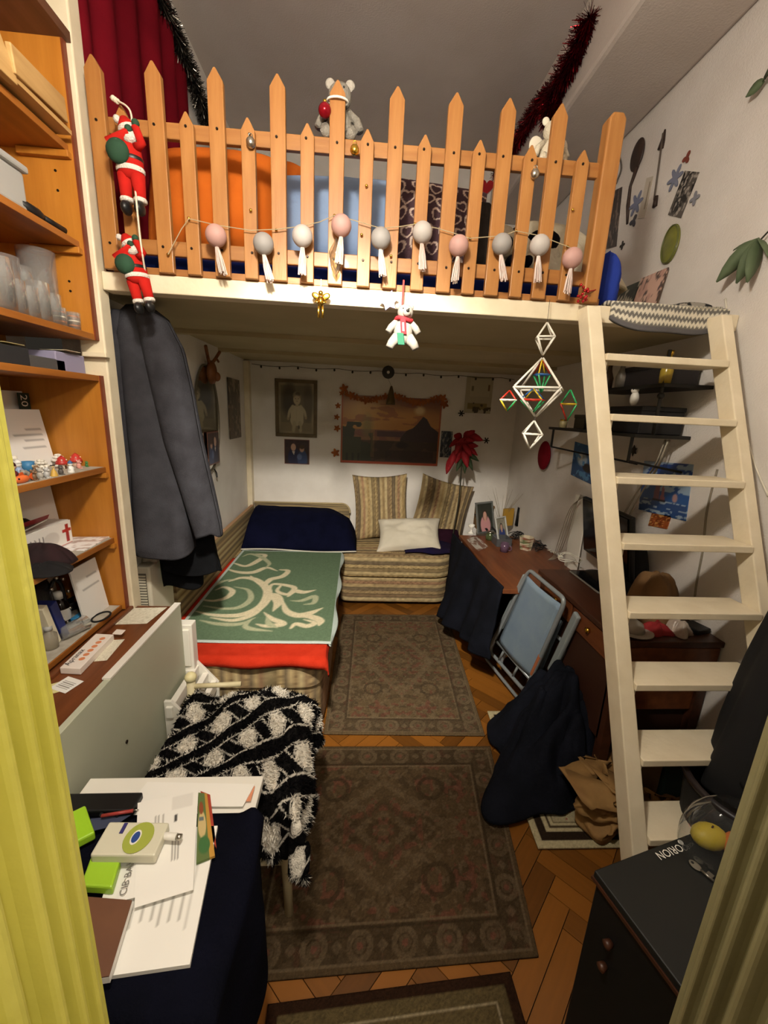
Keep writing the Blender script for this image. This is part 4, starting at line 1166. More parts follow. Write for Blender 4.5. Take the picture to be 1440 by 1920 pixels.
# ------------------------------------------------------------------ red blanket under the green one
def bed_top(x, y, over=0.0):
    """height of a cloth lying on the bed and folding over its right and front edges"""
    z = .458 + 0 * x
    z = z - np.clip((BY0 + .015 - y), 0, 9) * 1.0
    return z
def cloth_on_bed(x0, x1, y0, y1, hangx, hangy, lift, seed):
    def fn(U, V):
        # arc-length coordinates; beyond the edge the cloth turns down
        W = (x1 - x0) + hangx; H = (y1 - y0) + hangy
        a = U * W; b = V * H
        n = (fbm(U * 5 + seed, V * 6 + seed, seed) - .5)
        ox = np.clip(a - (x1 - x0), 0, 9); oy = np.clip(hangy - b, 0, 9)
        X = x0 + np.minimum(a, x1 - x0) + np.minimum(ox, .03) * .9 + np.clip(ox - .03, 0, 9) * .06
        Y = y0 + np.maximum(b - hangy, 0) - np.minimum(oy, .03) * .9 - np.clip(oy - .03, 0, 9) * .06
        Z = .459 + lift + .006 * n - np.clip(ox - .012, 0, 9) - np.clip(oy - .012, 0, 9)
        X = X + .012 * np.sin(V * 17 + seed) * (ox > .02); Y = Y + .010 * np.sin(U * 15 + seed) * (oy > .02)
        return X, Y, Z
    return fn
lone_surf('red_blanket', cloth_on_bed(-.93, BX1 - .005, 1.712, 3.0, .05, .055, .004, 3), 60, 60, mat('red_fleece', '#b8321c', .95, '#ac2b16', 20, bump=.25, bscale=250, spec=.1),
          'red fleece blanket folded over the near end of the bed', 'blanket', thick=.006)

# ------------------------------------------------------------------ green blanket with scrolls
GX0, GX1, GY0, GY1 = -.90, BX1 + .008, 1.815, 3.16
def green(U, V):
    W, H = GX1 - GX0 + .03, GY1 - GY0
    p = Paint(U * W, V * H, '#5f735a')
    # V=0 is the near edge; measure scrolls from a top view of the bed
    def w2(x, y):
        q = at(x, y, Z=.465); return (q.x - GX0, q.y - GY0)
    cr, lt = '#cfc3a4', '#a9ab8c'
    # big spiral on the left
    def S(pts, w0, wm, w1, col, a=1.0):
        p.stroke([w2(*q) for q in pts], w0 * .8, w1 * .8, col, wm=wm * .78, a=a, soft=.010)
    S([(368, 1148), (400, 1155), (450, 1155), (490, 1138), (502, 1110), (482, 1090), (455, 1085), (430, 1092)], .01, .075, .02, cr)
    S([(382, 1138), (420, 1143), (450, 1140), (470, 1125), (465, 1108), (440, 1102)], .01, .05, .01, lt)
    S([(372, 1125), (400, 1128), (425, 1122), (436, 1110), (420, 1103), (405, 1108)], .01, .05, .012, cr)
    S([(390, 1112), (398, 1102), (418, 1092), (440, 1088)], .02, .04, .01, lt)
    S([(375, 1165), (410, 1172), (450, 1172), (478, 1160)], .01, .045, .01, lt)
    S([(395, 1160), (440, 1165), (480, 1150), (500, 1125)], .01, .05, .02, cr)
    # upper scrolls
    S([(425, 1068), (448, 1075), (475, 1075), (500, 1066), (520, 1072)], .015, .06, .01, cr)
    S([(440, 1058), (462, 1063), (485, 1052), (497, 1042), (480, 1040)], .02, .06, .015, cr)
    S([(455, 1045), (470, 1040), (490, 1046), (505, 1058), (498, 1066)], .01, .05, .01, lt)
    S([(470, 1082), (492, 1098), (508, 1088), (530, 1082), (540, 1072), (525, 1070)], .015, .06, .02, cr)
    # middle tail
    S([(500, 1130), (512, 1118), (522, 1130), (512, 1148)], .03, .09, .01, cr)
    S([(505, 1112), (510, 1098), (530, 1098), (552, 1104), (540, 1116), (520, 1110), (528, 1098)], .015, .05, .02, cr)
    S([(540, 1120), (552, 1110), (570, 1112), (592, 1108)], .02, .06, .01, cr)
    S([(545, 1128), (565, 1128), (590, 1120), (588, 1132), (570, 1135)], .01, .05, .012, lt)
    S([(530, 1130), (538, 1148), (560, 1156), (585, 1150), (605, 1142)], .02, .07, .01, cr)
    S([(556, 1158), (580, 1158), (600, 1165), (598, 1174)], .02, .07, .02, cr)
    S([(545, 1180), (555, 1172), (575, 1176), (590, 1170), (570, 1164)], .02, .05, .012, cr)
    S([(480, 1172), (500, 1176), (530, 1172), (510, 1162), (495, 1150)], .01, .06, .01, cr)
    S([(470, 1165), (460, 1176), (475, 1182), (510, 1186)], .01, .045, .01, lt)
    S([(500, 1160), (505, 1172), (520, 1180)], .01, .045, .006, lt)
    p.grain(.10, 160, 160, 5)
    d = np.minimum(np.minimum(p.X, W - p.X), np.minimum(p.Y, H - p.Y))
    p.mix(d < .018, '#b7c3bd')
    return p.c
lone_surf('green_blanket', cloth_on_bed(GX0, GX1, GY0, GY1, .03, 0.0, .013, 5), 200, 260, M_VF, 'sage green blanket with cream scroll pattern and pale hem on the bed', 'blanket', paint=green, thick=.006)

# ------------------------------------------------------------------ navy bedding at the bed head
nb = thing('navy_bedding', 'dark navy duvet bundle with pale piping at the head of the bed', 'bedding', (-.45, 3.4, .46))
M_NVB = mat('navy_fleece', '#0f1128', .98, '#0b0d20', 10, bump=.4, bscale=260, spec=.05)
def nv(U, V):
    x = -.915 + U * .93
    w = np.clip((U - .70) / .30, 0, 1)
    yb = 3.66 - .12 * w ** 2
    y = 3.17 + V * (yb - 3.17)
    top = .25 - .11 * w ** 1.5
    prof = np.sin(np.clip(V * 1.12, 0, 1) * math.pi / 2) ** .65
    end = np.clip((1 - U) / .08, 0, 1) ** .5 * np.clip(U / .03 + .4, 0, 1)
    n = fbm(U * 4 + 2, V * 3 + 1, 4) - .5
    z = .478 + (top * prof + .035 * n * prof) * end
    return x, y + .02 * np.sin(U * 7) * (1 - V), z
surf('duvet', nv, 60, 40, M_NVB, nb, thick=.02, offset=-1)
MB().tube([(-.915 + u * .93, 3.166 + .02 * math.sin(u * 7), .474) for u in np.linspace(0, 1, 30)], .006, 8).build('piping', mat('pale_piping', '#cfcabb', .9), nb, smooth=True)

# ------------------------------------------------------------------ cushions on the back seat
def cush(c, rot, w, h, t, tilt, name, label, seed):
    u = Vector((math.cos(rot), 0, math.sin(rot))); v0 = Vector((-math.sin(rot), 0, math.cos(rot)))
    v = Vector((v0.x, math.sin(tilt), v0.z * math.cos(tilt))); n = u.cross(v)
    return pillow(name, c, u, v, n, w, h, t, M_VC, paint=lambda X, Y: stripe_col(X + seed * .3, Y, seed, .34), N=44, pinch=.09, label=label, cat='cushion', group='striped scatter cushions')
cush((.225, 3.60, .76), .06, .50, .60, .13, .22, 'striped_cushion', 'striped cushion standing upright, nearer the bed', 3)
cush((.785, 3.60, .755), -.22, .50, .56, .13, .20, 'striped_cushion', 'striped cushion tilted to the right, behind the artificial flower stem', 5)
pillow('white_pillow', (.47, 3.36, .575), (1, -.05, .06), (.05, .75, .55), (0, -.55, .75), .56, .36, .17, mat('white_cotton', '#d8d0be', .9, '#cfc6b2', 6, bump=.3, bscale=25, spec=.1), N=30, pinch=.10, wob=.35, seed=2, label='crumpled white pillow lying in front of the striped cushions', cat='pillow')
lone_surf('purple_cloth', lambda U, V: (.42 + U * .46, 3.17 + V * .32 + .02 * np.sin(U * 9), .474 + .05 * np.sin(math.pi * U) * np.sin(math.pi * V) ** .5 + .012 * fbm(U * 6, V * 6, 3)), 30, 20,
          mat('purple_cloth', '#1a1636', .95, '#241a30', 8, bump=.2, bscale=200, spec=.1), 'dark purple cloth lying under the white pillow', 'cloth', thick=.006)
pillow('maroon_cushion', (.83, 3.50, .53), (1, .1, .05), (0, .7, .4), (0, -.4, .7), .26, .22, .10, mat('maroon_velvet', '#2b1220', .95, '#220e1a', 10, spec=.1), N=18, seed=3, wob=.2, label='dark maroon cushion wedged by the desk end', cat='cushion')

# ------------------------------------------------------------------ rugs
def persian(W, H, seed, base, dark, light, red='#6b3a30'):
    def f(U, V):
        X, Y = (U - .5) * W, (V - .5) * H
        p = Paint(X, Y, base)
        ax, ay = np.abs(X), np.abs(Y)
        d = np.minimum(W / 2 - ax, H / 2 - ay)
        n1 = fbm(ax * 26, ay * 26, seed, 3); n2 = fbm(ax * 60 + 9, ay * 60, seed + 5, 2)
        p.mix((n1 > .55) * .5, dark); p.mix((n2 > .62) * .55, light); p.mix((fbm(ax * 34 + 20, ay * 34, seed + 2, 2) > .68) * .45, red)
        # centre medallion with stepped outline
        r = ax / (W * .26) + ay / (H * .26)
        p.mix((np.abs(r - 1) < .09) * (.2 + .4 * n1), light); p.mix((np.abs(r - .55) < .08) * .35, dark)
        p.mix((r < .18) * .3, light)
        p.mix((np.abs(np.hypot(ax - W * .2, ay - H * .22) - .05) < .008) * .7, dark)
        # border: bands and rosettes
        bw = .115
        b = d < bw
        p.mix(b * .55, dark)
        per = np.where(W / 2 - ax < H / 2 - ay, ay, ax)
        q = (per / .145) % 1 - .5
        cy_ = d - bw * .52
        ros = np.hypot(q * .145, cy_)
        p.mix(b * (np.abs(ros - .034) < .009) * (.35 + .5 * n1), light); p.mix(b * (ros < .020) * .45, light); p.mix(b * (ros < .010) * .5, red)
        p.mix(b * (np.abs(np.abs(q) - .5) * .145 + np.abs(cy_) < .018) * .6, light)
        for e, c in ((bw, light), (bw - .012, dark), (.018, light), (.012, base)):
            p.mix((np.abs(d - e) < .0035) * .9, c)
        p.mix((d < .010) * 1.0, base)
        p.grain(.22, 220, 220, seed)
        return p.c
    return f
def rug(name, pts, n, paint, label, th=.008, m=M_VF, z=.0095, wave=.0):
    a, b, c, d = [at(*p, Z=0) if len(p) == 2 else Vector(p) for p in pts]     # near-left, near-right, far-right, far-left
    def fn(U, V):
        P = [a[i] * (1 - U) * (1 - V) + b[i] * U * (1 - V) + c[i] * U * V + d[i] * (1 - U) * V for i in range(3)]
        return P[0], P[1], z + wave * (fbm(U * 5, V * 6, 3) - .5)
    return lone_surf(name, fn, n[0], n[1], m, label, 'rug', paint=paint, thick=th)
rug('persian_rug', [(-.128, 1.735, 0), (.70, 1.715, 0), (.775, 2.99, 0), (-.085, 2.98, 0)], (190, 290), persian(.84, 1.26, 3, '#5f4f39', '#463a2b', '#6f604a'), 'grey-brown patterned runner rug lying nearer the sofa')
rug('persian_rug', [(-.36, .815, 0), (.60, .845, 0), (.705, 1.645, 0), (-.36, 1.655, 0)], (250, 210), persian(1.0, .82, 8, '#4c3d2a', '#372c1e', '#5f503c'), 'brown patterned rug with rosette border lying nearer the viewer')
def small_rug(U, V):
    W, H = .36, .72
    X, Y = U * W, V * H
    p = Paint(X, Y, '#b3a784')
    d = np.minimum(np.minimum(X, W - X), np.minimum(Y, H - Y))
    p.mix((d > .026) & (d < .058), '#2c2219'); p.mix((d > .075) & (d < .085), '#4a3d2c'); p.mix((d > .095) & (d < .10), '#6f6248'); p.mix(d > .10, '#a29778')
    p.mix((fbm(X * 14, Y * 14, 2) > .62) & (d > .11), '#8b2f2a')
    p.grain(.15, 240, 240, 3)
    return p.c
rug('bordered_rug', [(.735, 1.155, 0), (1.10, 1.15, 0), (1.15, 1.88, 0), (.765, 1.885, 0)], (80, 150), small_rug, 'small beige rug with dark border beside the ladder', z=.014)
def door_rug(U, V):
    W, H = .70, .50
    X, Y = U * W, V * H
    p = Paint(X, Y, '#54482f')
    d = np.minimum(np.minimum(X, W - X), np.minimum(Y, H - Y))
    p.mix(d < .028, '#2c1c12'); p.mix((d > .06) & (d < .066), '#8b7e64')
    p.grain(.22, 200, 200, 6)
    return p.c
rug('doorway_rug', [(-.185, .30, 0), (.515, .36, 0), (.498, .812, 0), (-.198, .770, 0)], (130, 100), door_rug, 'beige mat with dark brown border just inside the doorway', z=.012)

# ------------------------------------------------------------------ brown desk by the sofa (right wall, far part)
D1Z = .66
d1 = thing('brown_desk', 'reddish brown desk along the right wall beside the sofa end', 'desk', (1.15, 2.6, 0))
MB().box(.845, XR - .004, 2.075, 3.115, D1Z - .028, D1Z).build('desktop', M_DESK, d1, bevel=.003)
MB().box(1.36, XR - .006, 2.10, 3.10, .02, D1Z - .028).build('rear_panel', M_DESKD, d1)
MB().box(.87, XR - .006, 3.075, 3.10, .0, D1Z - .028).build('side_panel', M_DESKD, d1)
MB().box(1.10, XR - .006, 2.09, 2.11, .0, D1Z - .028).build('side_panel', M_DESKD, d1)
# taller bureau nearer the ladder
D2Z = .79
d2 = thing('dark_bureau', 'dark brown writing bureau behind the ladder', 'bureau', (1.24, 1.72, 0))
MB().box(1.03, XR - .004, 1.33, 2.09 - .02, D2Z - .025, D2Z).build('top', M_DESKD, d2, bevel=.003)
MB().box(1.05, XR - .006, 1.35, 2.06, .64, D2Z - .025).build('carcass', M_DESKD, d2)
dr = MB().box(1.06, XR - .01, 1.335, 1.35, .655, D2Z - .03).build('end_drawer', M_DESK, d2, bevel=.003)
MB().box(1.05, XR - .006, 1.38, 2.06, .30, .64).build('lower_carcass', mat('bureau_dark_brown', '#3a2116', .5), d2)  # lower carcass in one even darker brown
MB().box(1.06, XR - .05, 1.36, 1.38, .46, .56).build('lower_drawer', M_DESK, d2, bevel=.003)
for x, y in ((1.07, 1.37), (1.43, 1.37), (1.07, 2.04), (1.43, 2.04)):
    MB().box(x - .02, x + .02, y - .02, y + .02, 0, .64).build('leg', M_DESKD, d2)
for y in (1.55, 1.85):
    fr = MB().box(1.04, 1.05, y - .14, y + .14, .655, D2Z - .035).build('front_drawer', M_DESK, d2, bevel=.003)
    MB().lathe([(0, 0), (.012, 0), (.014, .012), (0, .018)], (1.04, y, .71), 12, (-1, 0, 0)).build('knob', M_GOLD, fr, smooth=True)

# ------------------------------------------------------------------ things on the desk
def dsk(x, y): return at(x, y, Z=D1Z)
p = dsk(880, 985)
t = thing('cardboard_box', 'small brown cardboard box at the far corner of the desk', 'box', p + Vector((.1, -.05, 0)))
q = p + Vector((.10, -.06, 0))
CARD = mat('kraft_card', '#7c5f3c', .85, '#6b5032', 8)
MB().box(q.x - .07, q.x + .07, q.y - .05, q.y + .05, D1Z, D1Z + .19).build('carton', CARD, t, bevel=.002)
MB().obox(q + Vector((0, -.06, .20)), (.07, 0, 0), (0, .012, .008), (0, 0, .001)).build('flap', CARD, t)
def photo_frame(px, w, h, yaw, lean, m, label, drawf, inset=.016):
    c = dsk(*px)
    u = Vector((math.cos(yaw), math.sin(yaw), 0)); nn = Vector((math.sin(yaw), -math.cos(yaw), 0))
    v = (Vector((0, 0, 1)) * math.cos(lean) - nn * math.sin(lean))
    t = thing('photo_frame', label, 'photo frame', c)
    nrm = u.cross(v)
    o = c - u * w / 2 + Vector((0, 0, .004))
    for a, b in (((0, 0), (w, inset)), ((0, h - inset), (w, h)), ((0, inset), (inset, h - inset)), ((w - inset, inset), (w, h - inset))):
        cc = o + u * (a[0] + b[0]) / 2 + v * (a[1] + b[1]) / 2
        MB().obox(cc, u * (b[0] - a[0]) / 2, v * (b[1] - a[1]) / 2, nrm * .006).build('moulding', m, t, bevel=.002)
    sheet('photo', o + u * inset + v * inset - nrm * .002, u * (w - 2 * inset), v * (h - 2 * inset), 40, 50, M_VG, t, drawf, thick=.003)
    MB().obox(o + u * w / 2 + v * h * .35 - nrm * .05, u * .012, (v - nrm * .9).normalized() * h * .36, nrm * .002).build('easel_leg', M_BLACK, t)
    return t
def portrait(bg, skin, top, hair):
    def f(p):
        p.c[:] = raw(bg)
        p.grain(.25, 6, 6, 3)
        p.ell(.5, .22, .34, .36, top, .1); p.ell(.5, .58, .17, .20, hair, .1, a=1); p.ell(.5, .55, .125, .165, skin, .1)
        p.rect(.44, .56, .34, .44, skin)
    return f
photo_frame((912, 1000), .20, .26, .50, .25, mat('silver_frame', '#9aa0a0', .25, metal=.8), 'silver framed portrait photo standing on the desk, the larger one', portrait('#2c2f28', '#c99a88', '#c78f90', '#3a2a20'))
photo_frame((944, 1015), .135, .19, .62, .30, mat('white_frame', '#b9b9b4', .4), 'smaller pale framed photo of a person in blue on the desk', portrait('#8a8676', '#c09a86', '#2e3d7a', '#2b2420'), .010)
p = dsk(883, 1000)
t = thing('egg_cup', 'white porcelain egg cup at the desk corner', 'cup', p)
MB().lathe([(0, 0), (.028, 0), (.026, .006), (.008, .018), (.008, .04), (.024, .055), (.026, .075), (.022, .075), (.018, .058), (0, .05)], p, 20, cap=False).build('cup', M_WHITE, t, smooth=True)
a, b, c = dsk(875, 1012), dsk(897, 1034), dsk(893, 1005)
sheet('magazine', a + Vector((0, 0, .003)), b - a, c - a, 20, 20, M_VG, draw=lambda p: (p.mix(1 + 0 * p.X, '#b9b2a6'), p.mix(fbm(p.X * 6, p.Y * 6, 3) > .55, '#7a5a4a')) and None, thick=.006, label='glossy leaflet stack at the desk edge', cat='magazine')
def mug(px, r, h, m, label, name='mug', cat='mug'):
    p = dsk(*px)
    t = thing(name, label, cat, p)
    MB().lathe([(0, 0), (r, 0), (r, h), (r - .004, h), (r - .004, .006), (0, .006)], p, 22, cap=False).build('bowl', m, t, smooth=True)
    MB().tube([p + Vector((r * .8 + .018 * math.sin(a), -r * .6 - .012 * math.sin(a), h * .5 - h * .28 * math.cos(a))) for a in np.linspace(0, math.pi, 8)], .004, 6).build('handle', m, t, smooth=True)
    return t
mug((945, 1034), .03, .065, mat('pink_glass', '#8a6a84', .15, trans=.6), 'pinkish glass candle holder on the desk front', 'candle_holder', 'candle holder')
p = dsk(918, 1012); t = thing('glass_jar', 'round green glass jar below the photo frames', 'jar', p)
MB().lathe([(0, 0), (.03, 0), (.034, .02), (.03, .05), (.022, .058)], p, 20).build('body', mat('green_glass', '#5d6b45', .12, trans=.5), t, smooth=True)
MB().lathe([(.026, .058), (.026, .068), (0, .07)], p, 18).build('lid', M_METAL, t, smooth=True)
p = dsk(930, 1022)
t = thing('plastic_tray', 'clear plastic tray between photo frames and candle holder', 'tray', p)
MB().box(p.x - .01, p.x + .10, p.y - .04, p.y + .08, D1Z + .0005, D1Z + .004).build('tray_base', M_GLASS, t)
for s in ((p.x - .012, p.x - .008, p.y - .04, p.y + .08), (p.x + .10, p.x + .104, p.y - .04, p.y + .08), (p.x - .01, p.x + .102, p.y - .044, p.y - .04), (p.x - .01, p.x + .102, p.y + .08, p.y + .084)):
    MB().box(*s, D1Z + .0005, D1Z + .06).build('tray_side', mat('smoky_plastic', '#6d6d70', .2, trans=.5), t)
# octagonal paper box with floral print
p = dsk(985, 1030)
t = thing('paper_gift_box', 'cream octagonal paper box with reddish flower print on the desk', 'box', p)
def flow(U, V):
    P = Paint(U * .3, V * .09, '#cdbfa4'); P.mix(fbm(P.X * 40, P.Y * 40, 5) > .58, '#8a4a3a'); P.mix(fbm(P.X * 50 + 7, P.Y * 50, 8) > .66, '#5c6a42'); return P.c
surf('box_side', lambda U, V: (p.x + .052 * (.8 + .25 * V) * np.cos(U * 2 * math.pi), p.y + .052 * (.8 + .25 * V) * np.sin(U * 2 * math.pi), D1Z + .001 + .095 * V), 8, 12, M_V, t, paint=flow, smooth=False, thick=.002)
MB().lathe([(0, 0), (.04, 0), (.04, .002), (0, .002)], p + Vector((0, 0, .001)), 8).build('box_bottom', M_PAPER, t)
for i, (px, py, col, lb, n, r) in enumerate(((968, 1010, M_BLACK, 'tangle of black charger cables on the desk', 90, .05), (1010, 1030, M_BLACK, 'second black cable tangle behind the paper box', 70, .045),
                                          (1065, 1048, mat('white_cable', '#d8d2c2', .5), 'loose white charging cable loop on the desk corner', 40, .06), (1035, 1035, mat('white_cable', '#d8d2c2'), 'short white cable with plug near the wall', 24, .03))):
    q = dsk(px, py)
    if i >= 2: q = at(px, py, Z=D2Z if i == 2 else D1Z)
    zz = q.z
    pts = []
    rr = random.Random(i)
    ph = [rr.uniform(0, 6) for _ in range(6)]
    for k in range(n):
        a = k * .42
        pts.append(q + Vector((r * math.cos(a + ph[0]) * (1 + .3 * math.sin(k * .31 + ph[1])), r * 1.2 * math.sin(a * .93 + ph[2]) * (1 + .25 * math.sin(k * .23)), .004 + (.05 * abs(math.sin(k * .17 + ph[3])) if i < 2 else .002 * (k % 7)))))
    t = thing('cable_tangle' if i < 2 else 'charging_cable', lb, 'cable', q)
    MB().tube(pts, .0032 if i < 2 else .0028, 6).build('cable', col, t, smooth=True)
    MB().obox(pts[-1], (.01, 0, 0), (0, .014, 0), (0, 0, .006)).build('plug', col, t, bevel=.002)
# yellow packet and black pen pot behind frames
p = dsk(930, 985)
lone(MB().obox(p + Vector((.1, 0, .08)), (.05, .02, 0), (-.006, .012, 0), (0, 0, .08)), 'yellow_packet', mat('yellow_packet', '#b58a2e', .5), 'yellow packet standing behind the photo frames', 'packet', bevel=.003)
p = dsk(955, 985) + Vector((.08, 0, 0))
t = thing('pen_pot', 'tapered black pen pot behind the smaller photo frame', 'pot', p)
MB().lathe([(0, 0), (.03, 0), (.022, .17), (.02, .17), (.026, .01), (0, .01)], p, 18, cap=False).build('pot', M_BLACK, t, smooth=True)
MB().tube([p + Vector((0, 0, .02)), p + Vector((.012, -.01, .21))], .004, 6).build('pen', mat('blue_plastic', '#3a86b8'), t)
# dried grass
dg = thing('dried_grass', 'tuft of dried feathery grass standing behind the photo frames', 'dried plant', dsk(918, 985) + Vector((.1, 0, 0)))
q = dsk(918, 985) + Vector((.1, 0, 0))
rr = random.Random(5)
for i in range(14):
    a = rr.uniform(-.9, .9); L_ = rr.uniform(.26, .36)
    e = q + Vector((math.sin(a) * L_ * .6, rr.uniform(-.05, .03), L_ * math.cos(a * .6)))
    MB().tube([q + Vector((0, 0, .005)), q.lerp(e, .5) + Vector((0, 0, .03)), e], [.0016, .0012, .0005], 5).build('stalk', mat('dry_grass', '#8a7a58', .9), dg)
# white board leaning on the wall
a = at(1060, 1045, X=1.42)
wb = MB().obox((1.425, 2.43, D1Z + .24), (.004, 0, .0), (0, .075, 0), (.012, .02, .24))
lone(wb, 'white_plank', M_WHITE, 'narrow white board leaning on the right wall above the desk', 'board', bevel=.002)
# hanging cable bundles along the board
t = thing('headphone_cable', 'pale cables hanging in front of the white board', 'cable', (1.40, 2.42, D1Z))
for k in range(4):
    x = 1.395 - .004 * k
    MB().tube(catmull([(x, 2.40 - .02 * k, D1Z + .50), (x, 2.44 + .01 * k, D1Z + .40), (x - .01, 2.46 + .02 * k, D1Z + .22), (x - .02, 2.52 + .01 * k, D1Z + .05), (x - .05, 2.56, D1Z + .005)], 6), .0022, 6).build('wire', mat('grey_wire', '#8b8170', .5), t, smooth=True)

# ------------------------------------------------------------------ black monitor and clutter on the bureau
mo = thing('black_monitor', 'black flat monitor standing on the bureau', 'monitor', (1.33, 1.95, D2Z))
MB().obox((1.32, 1.97, D2Z + .235), (.012, .0, .003), (.02, .245, 0), (-.03, 0, .16)).build('casing', M_BLACK, mo, bevel=.006)
MB().obox((1.305, 1.97, D2Z + .235), (.0015, .0, .0003), (.0195, .228, 0), (-.0283, 0, .146)).build('screen', mat('dark_screen', '#0b0c0e', .12), mo)
MB().obox((1.35, 1.97, D2Z + .05), (.012, 0, 0), (0, .03, 0), (0, 0, .05)).build('neck', M_BLACK, mo, bevel=.004)
MB().lathe([(0, 0), (.09, 0), (.085, .01), (0, .012)], (1.33, 1.97, D2Z), 24).build('foot', M_BLACK, mo, smooth=True)
a, b, c = at(1078, 1072, Z=D2Z), at(1110, 1117, Z=D2Z), at(1128, 1072, Z=D2Z)
tb = thing('tablet', 'dark tablet with pale metal rim lying on the bureau', 'tablet', (a + b) / 2)
q = (b + c) / 2 + Vector((.02, 0, .006)); 
MB().obox(q, (.10, 0, 0), (0, .14, 0), (0, 0, .005)).build('rim', mat('tablet_rim', '#a8a59c', .3, metal=.7), tb, bevel=.004)
MB().obox(q + Vector((0, 0, .0035)), (.094, 0, 0), (0, .134, 0), (0, 0, .0025)).build('glass', mat('dark_screen', '#0b0c0e'), tb)
# brown paper / hat form on bureau
mound('brown_paper_bundle', 1.30, 1.54, D2Z + .001, lambda th: .10 + .015 * np.cos(3 * th), lambda s: .19 * (1 - s ** 2.6), mat('kraft_paper', '#80603c', .85, '#6d5030', 9, bump=.3, bscale=20), nt=40, nr=16, fold=.012, nf=5, seed=3, label='rounded brown paper bundle on the bureau behind the ladder', cat='bundle')
mound('black_garment', 1.36, 1.80, D2Z + .001, lambda th: .075 + .02 * np.cos(2 * th + 1), lambda s: .25 * (1 - s ** 2.2), M_BLACKM, nt=40, nr=16, fold=.015, nf=4, seed=5, label='dark garment heaped beside the monitor', cat='garment')
p = at(1205, 1165, Z=D2Z)
t = thing('white_plate', 'white dish with upturned bowl at the bureau edge', 'dish', (1.12, 1.40, D2Z))
MB().lathe([(0, 0), (.05, 0), (.075, .012), (.07, .014), (0, .005)], (1.12, 1.40, D2Z + .001), 26, cap=False).build('plate', mat('grey_china', '#a39c90', .35), t, smooth=True)
MB().lathe([(.045, .008), (.035, .04), (.012, .055), (0, .056)], (1.12, 1.40, D2Z + .001), 22).build('upturned_bowl', mat('grey_china', '#a39c90'), t, smooth=True)
mound('red_napkin', 1.23, 1.41, D2Z + .001, lambda th: .055 + .015 * np.cos(2 * th), lambda s: .035 * (1 - s ** 2), mat('red_napkin', '#8e1f22', .8), nt=36, nr=10, fold=.006, nf=4, seed=7, label='crumpled red napkin on the bureau edge', cat='napkin', thick=.002)
mound('clear_bag', 1.32, 1.405, D2Z + .001, lambda th: .05 + .01 * np.cos(3 * th), lambda s: .05 * (1 - s ** 2), mat('cloudy_film', '#b5a79a', .2, '#98867a', 25), nt=36, nr=10, fold=.007, nf=5, seed=2, label='crumpled clear plastic bag on the bureau edge', cat='bag', thick=.001)
lone(MB().obox((1.405, 1.42, D2Z + .012), (.035, .01, 0), (-.01, .035, 0), (0, 0, .011)), 'black_wallet', M_BLACK, 'small black wallet at the wall end of the bureau edge', 'wallet', bevel=.004)
p = at(1282, 1106, X=1.42)
sheet('crumpled_tissue', (1.40, 1.50, D2Z + .003), (.04, .03, .02), (-.02, .05, .01), 10, 10, M_V, draw=lambda p: p.mix(1 + 0 * p.X, '#ddd8cc') and None, thick=.001, bend=lambda U, V: .02 * fbm(U * 3, V * 3, 2), label='small crumpled white tissue on the bureau near the wall', cat='tissue')
# dark things under the bureau
lone(MB().box(1.12, 1.30, 1.30, 1.37, .0, .27), 'brown_carton', CARD, 'brown carton standing under the bureau behind the ladder', 'carton', bevel=.003)
lone(MB().box(1.305, 1.42, 1.28, 1.37, .0, .34), 'dark_green_crate', mat('dark_green_plastic', '#16211a', .5), 'dark green crate standing under the bureau by the wall', 'crate', bevel=.006)

# ------------------------------------------------------------------ folded blue garden chair
ch = thing('folding_chair', 'folded pale blue garden chair leaning against the desk', 'chair', (.93, 2.05, 0))
A = Vector((.895, 2.29, .03)); B = Vector((.985, 1.87, .03)); Ct = Vector((.985, 2.06, .80)); Dt = Vector((1.005, 1.655, .80))
M_TUBE = mat('grey_enamel_tube', '#8f9597', .35, metal=.3)
M_CHF = mat('pale_blue_canvas', '#7d8f9c', .85, '#75879a', 8, bump=.2, bscale=300)
def cp(u, v, off=0.0):
    p = A.lerp(B, u).lerp(Ct.lerp(Dt, u), v)
    n = (B - A).cross(Ct - A).normalized()
    if n.x > 0: n = -n
    return p + n * off
def frame(pts, r, name, off=0.0, m=M_TUBE, rad=.06):
    P = []
    n = len(pts)
    for i in range(n):
        a, b, c = pts[i - 1], pts[i], pts[(i + 1) % n]
        for t in np.linspace(0, 1, 6):
            k0 = (b[0] + (a[0] - b[0]) * rad * (1 - t) * (1 - t) + (c[0] - b[0]) * rad * t * t, b[1] + (a[1] - b[1]) * rad * (1 - t) ** 2 + (c[1] - b[1]) * rad * t * t)
            P.append(cp(k0[0], k0[1], off))
    return MB().tube(P, r, 8, closed=True).build(name, m, ch, smooth=True)
frame([(-.02, .16), (.92, .16), (.98, 1.0), (.06, 1.0)], .011, 'back_frame', .03, rad=.10)
frame([(-.16, .02), (.86, .0), (.90, .62), (-.08, .62)], .010, 'leg_frame', -.005, rad=.10)
frame([(.10, .05), (1.02, .04), (1.08, .66), (.16, .66)], .010, 'rear_leg_frame', -.05, rad=.10)
def canvas(u0, u1, v0, v1, off, nm):
    surf(nm, lambda U, V: tuple(sum(w * np.array(1.0) * q[i] for w, q in zip(((1 - U) * (1 - V), U * (1 - V), U * V, (1 - U) * V), (cp(u0, v0, off), cp(u1, v0, off), cp(u1, v1, off), cp(u0, v1, off)))) - (.012 * np.sin(math.pi * U) if i == 0 else 0) for i in range(3)), 12, 14, M_CHF, ch, thick=.006)
canvas(.08, .93, .30, .95, .030, 'back_canvas')
canvas(.10, .90, .26, .80, -.03, 'seat_canvas')
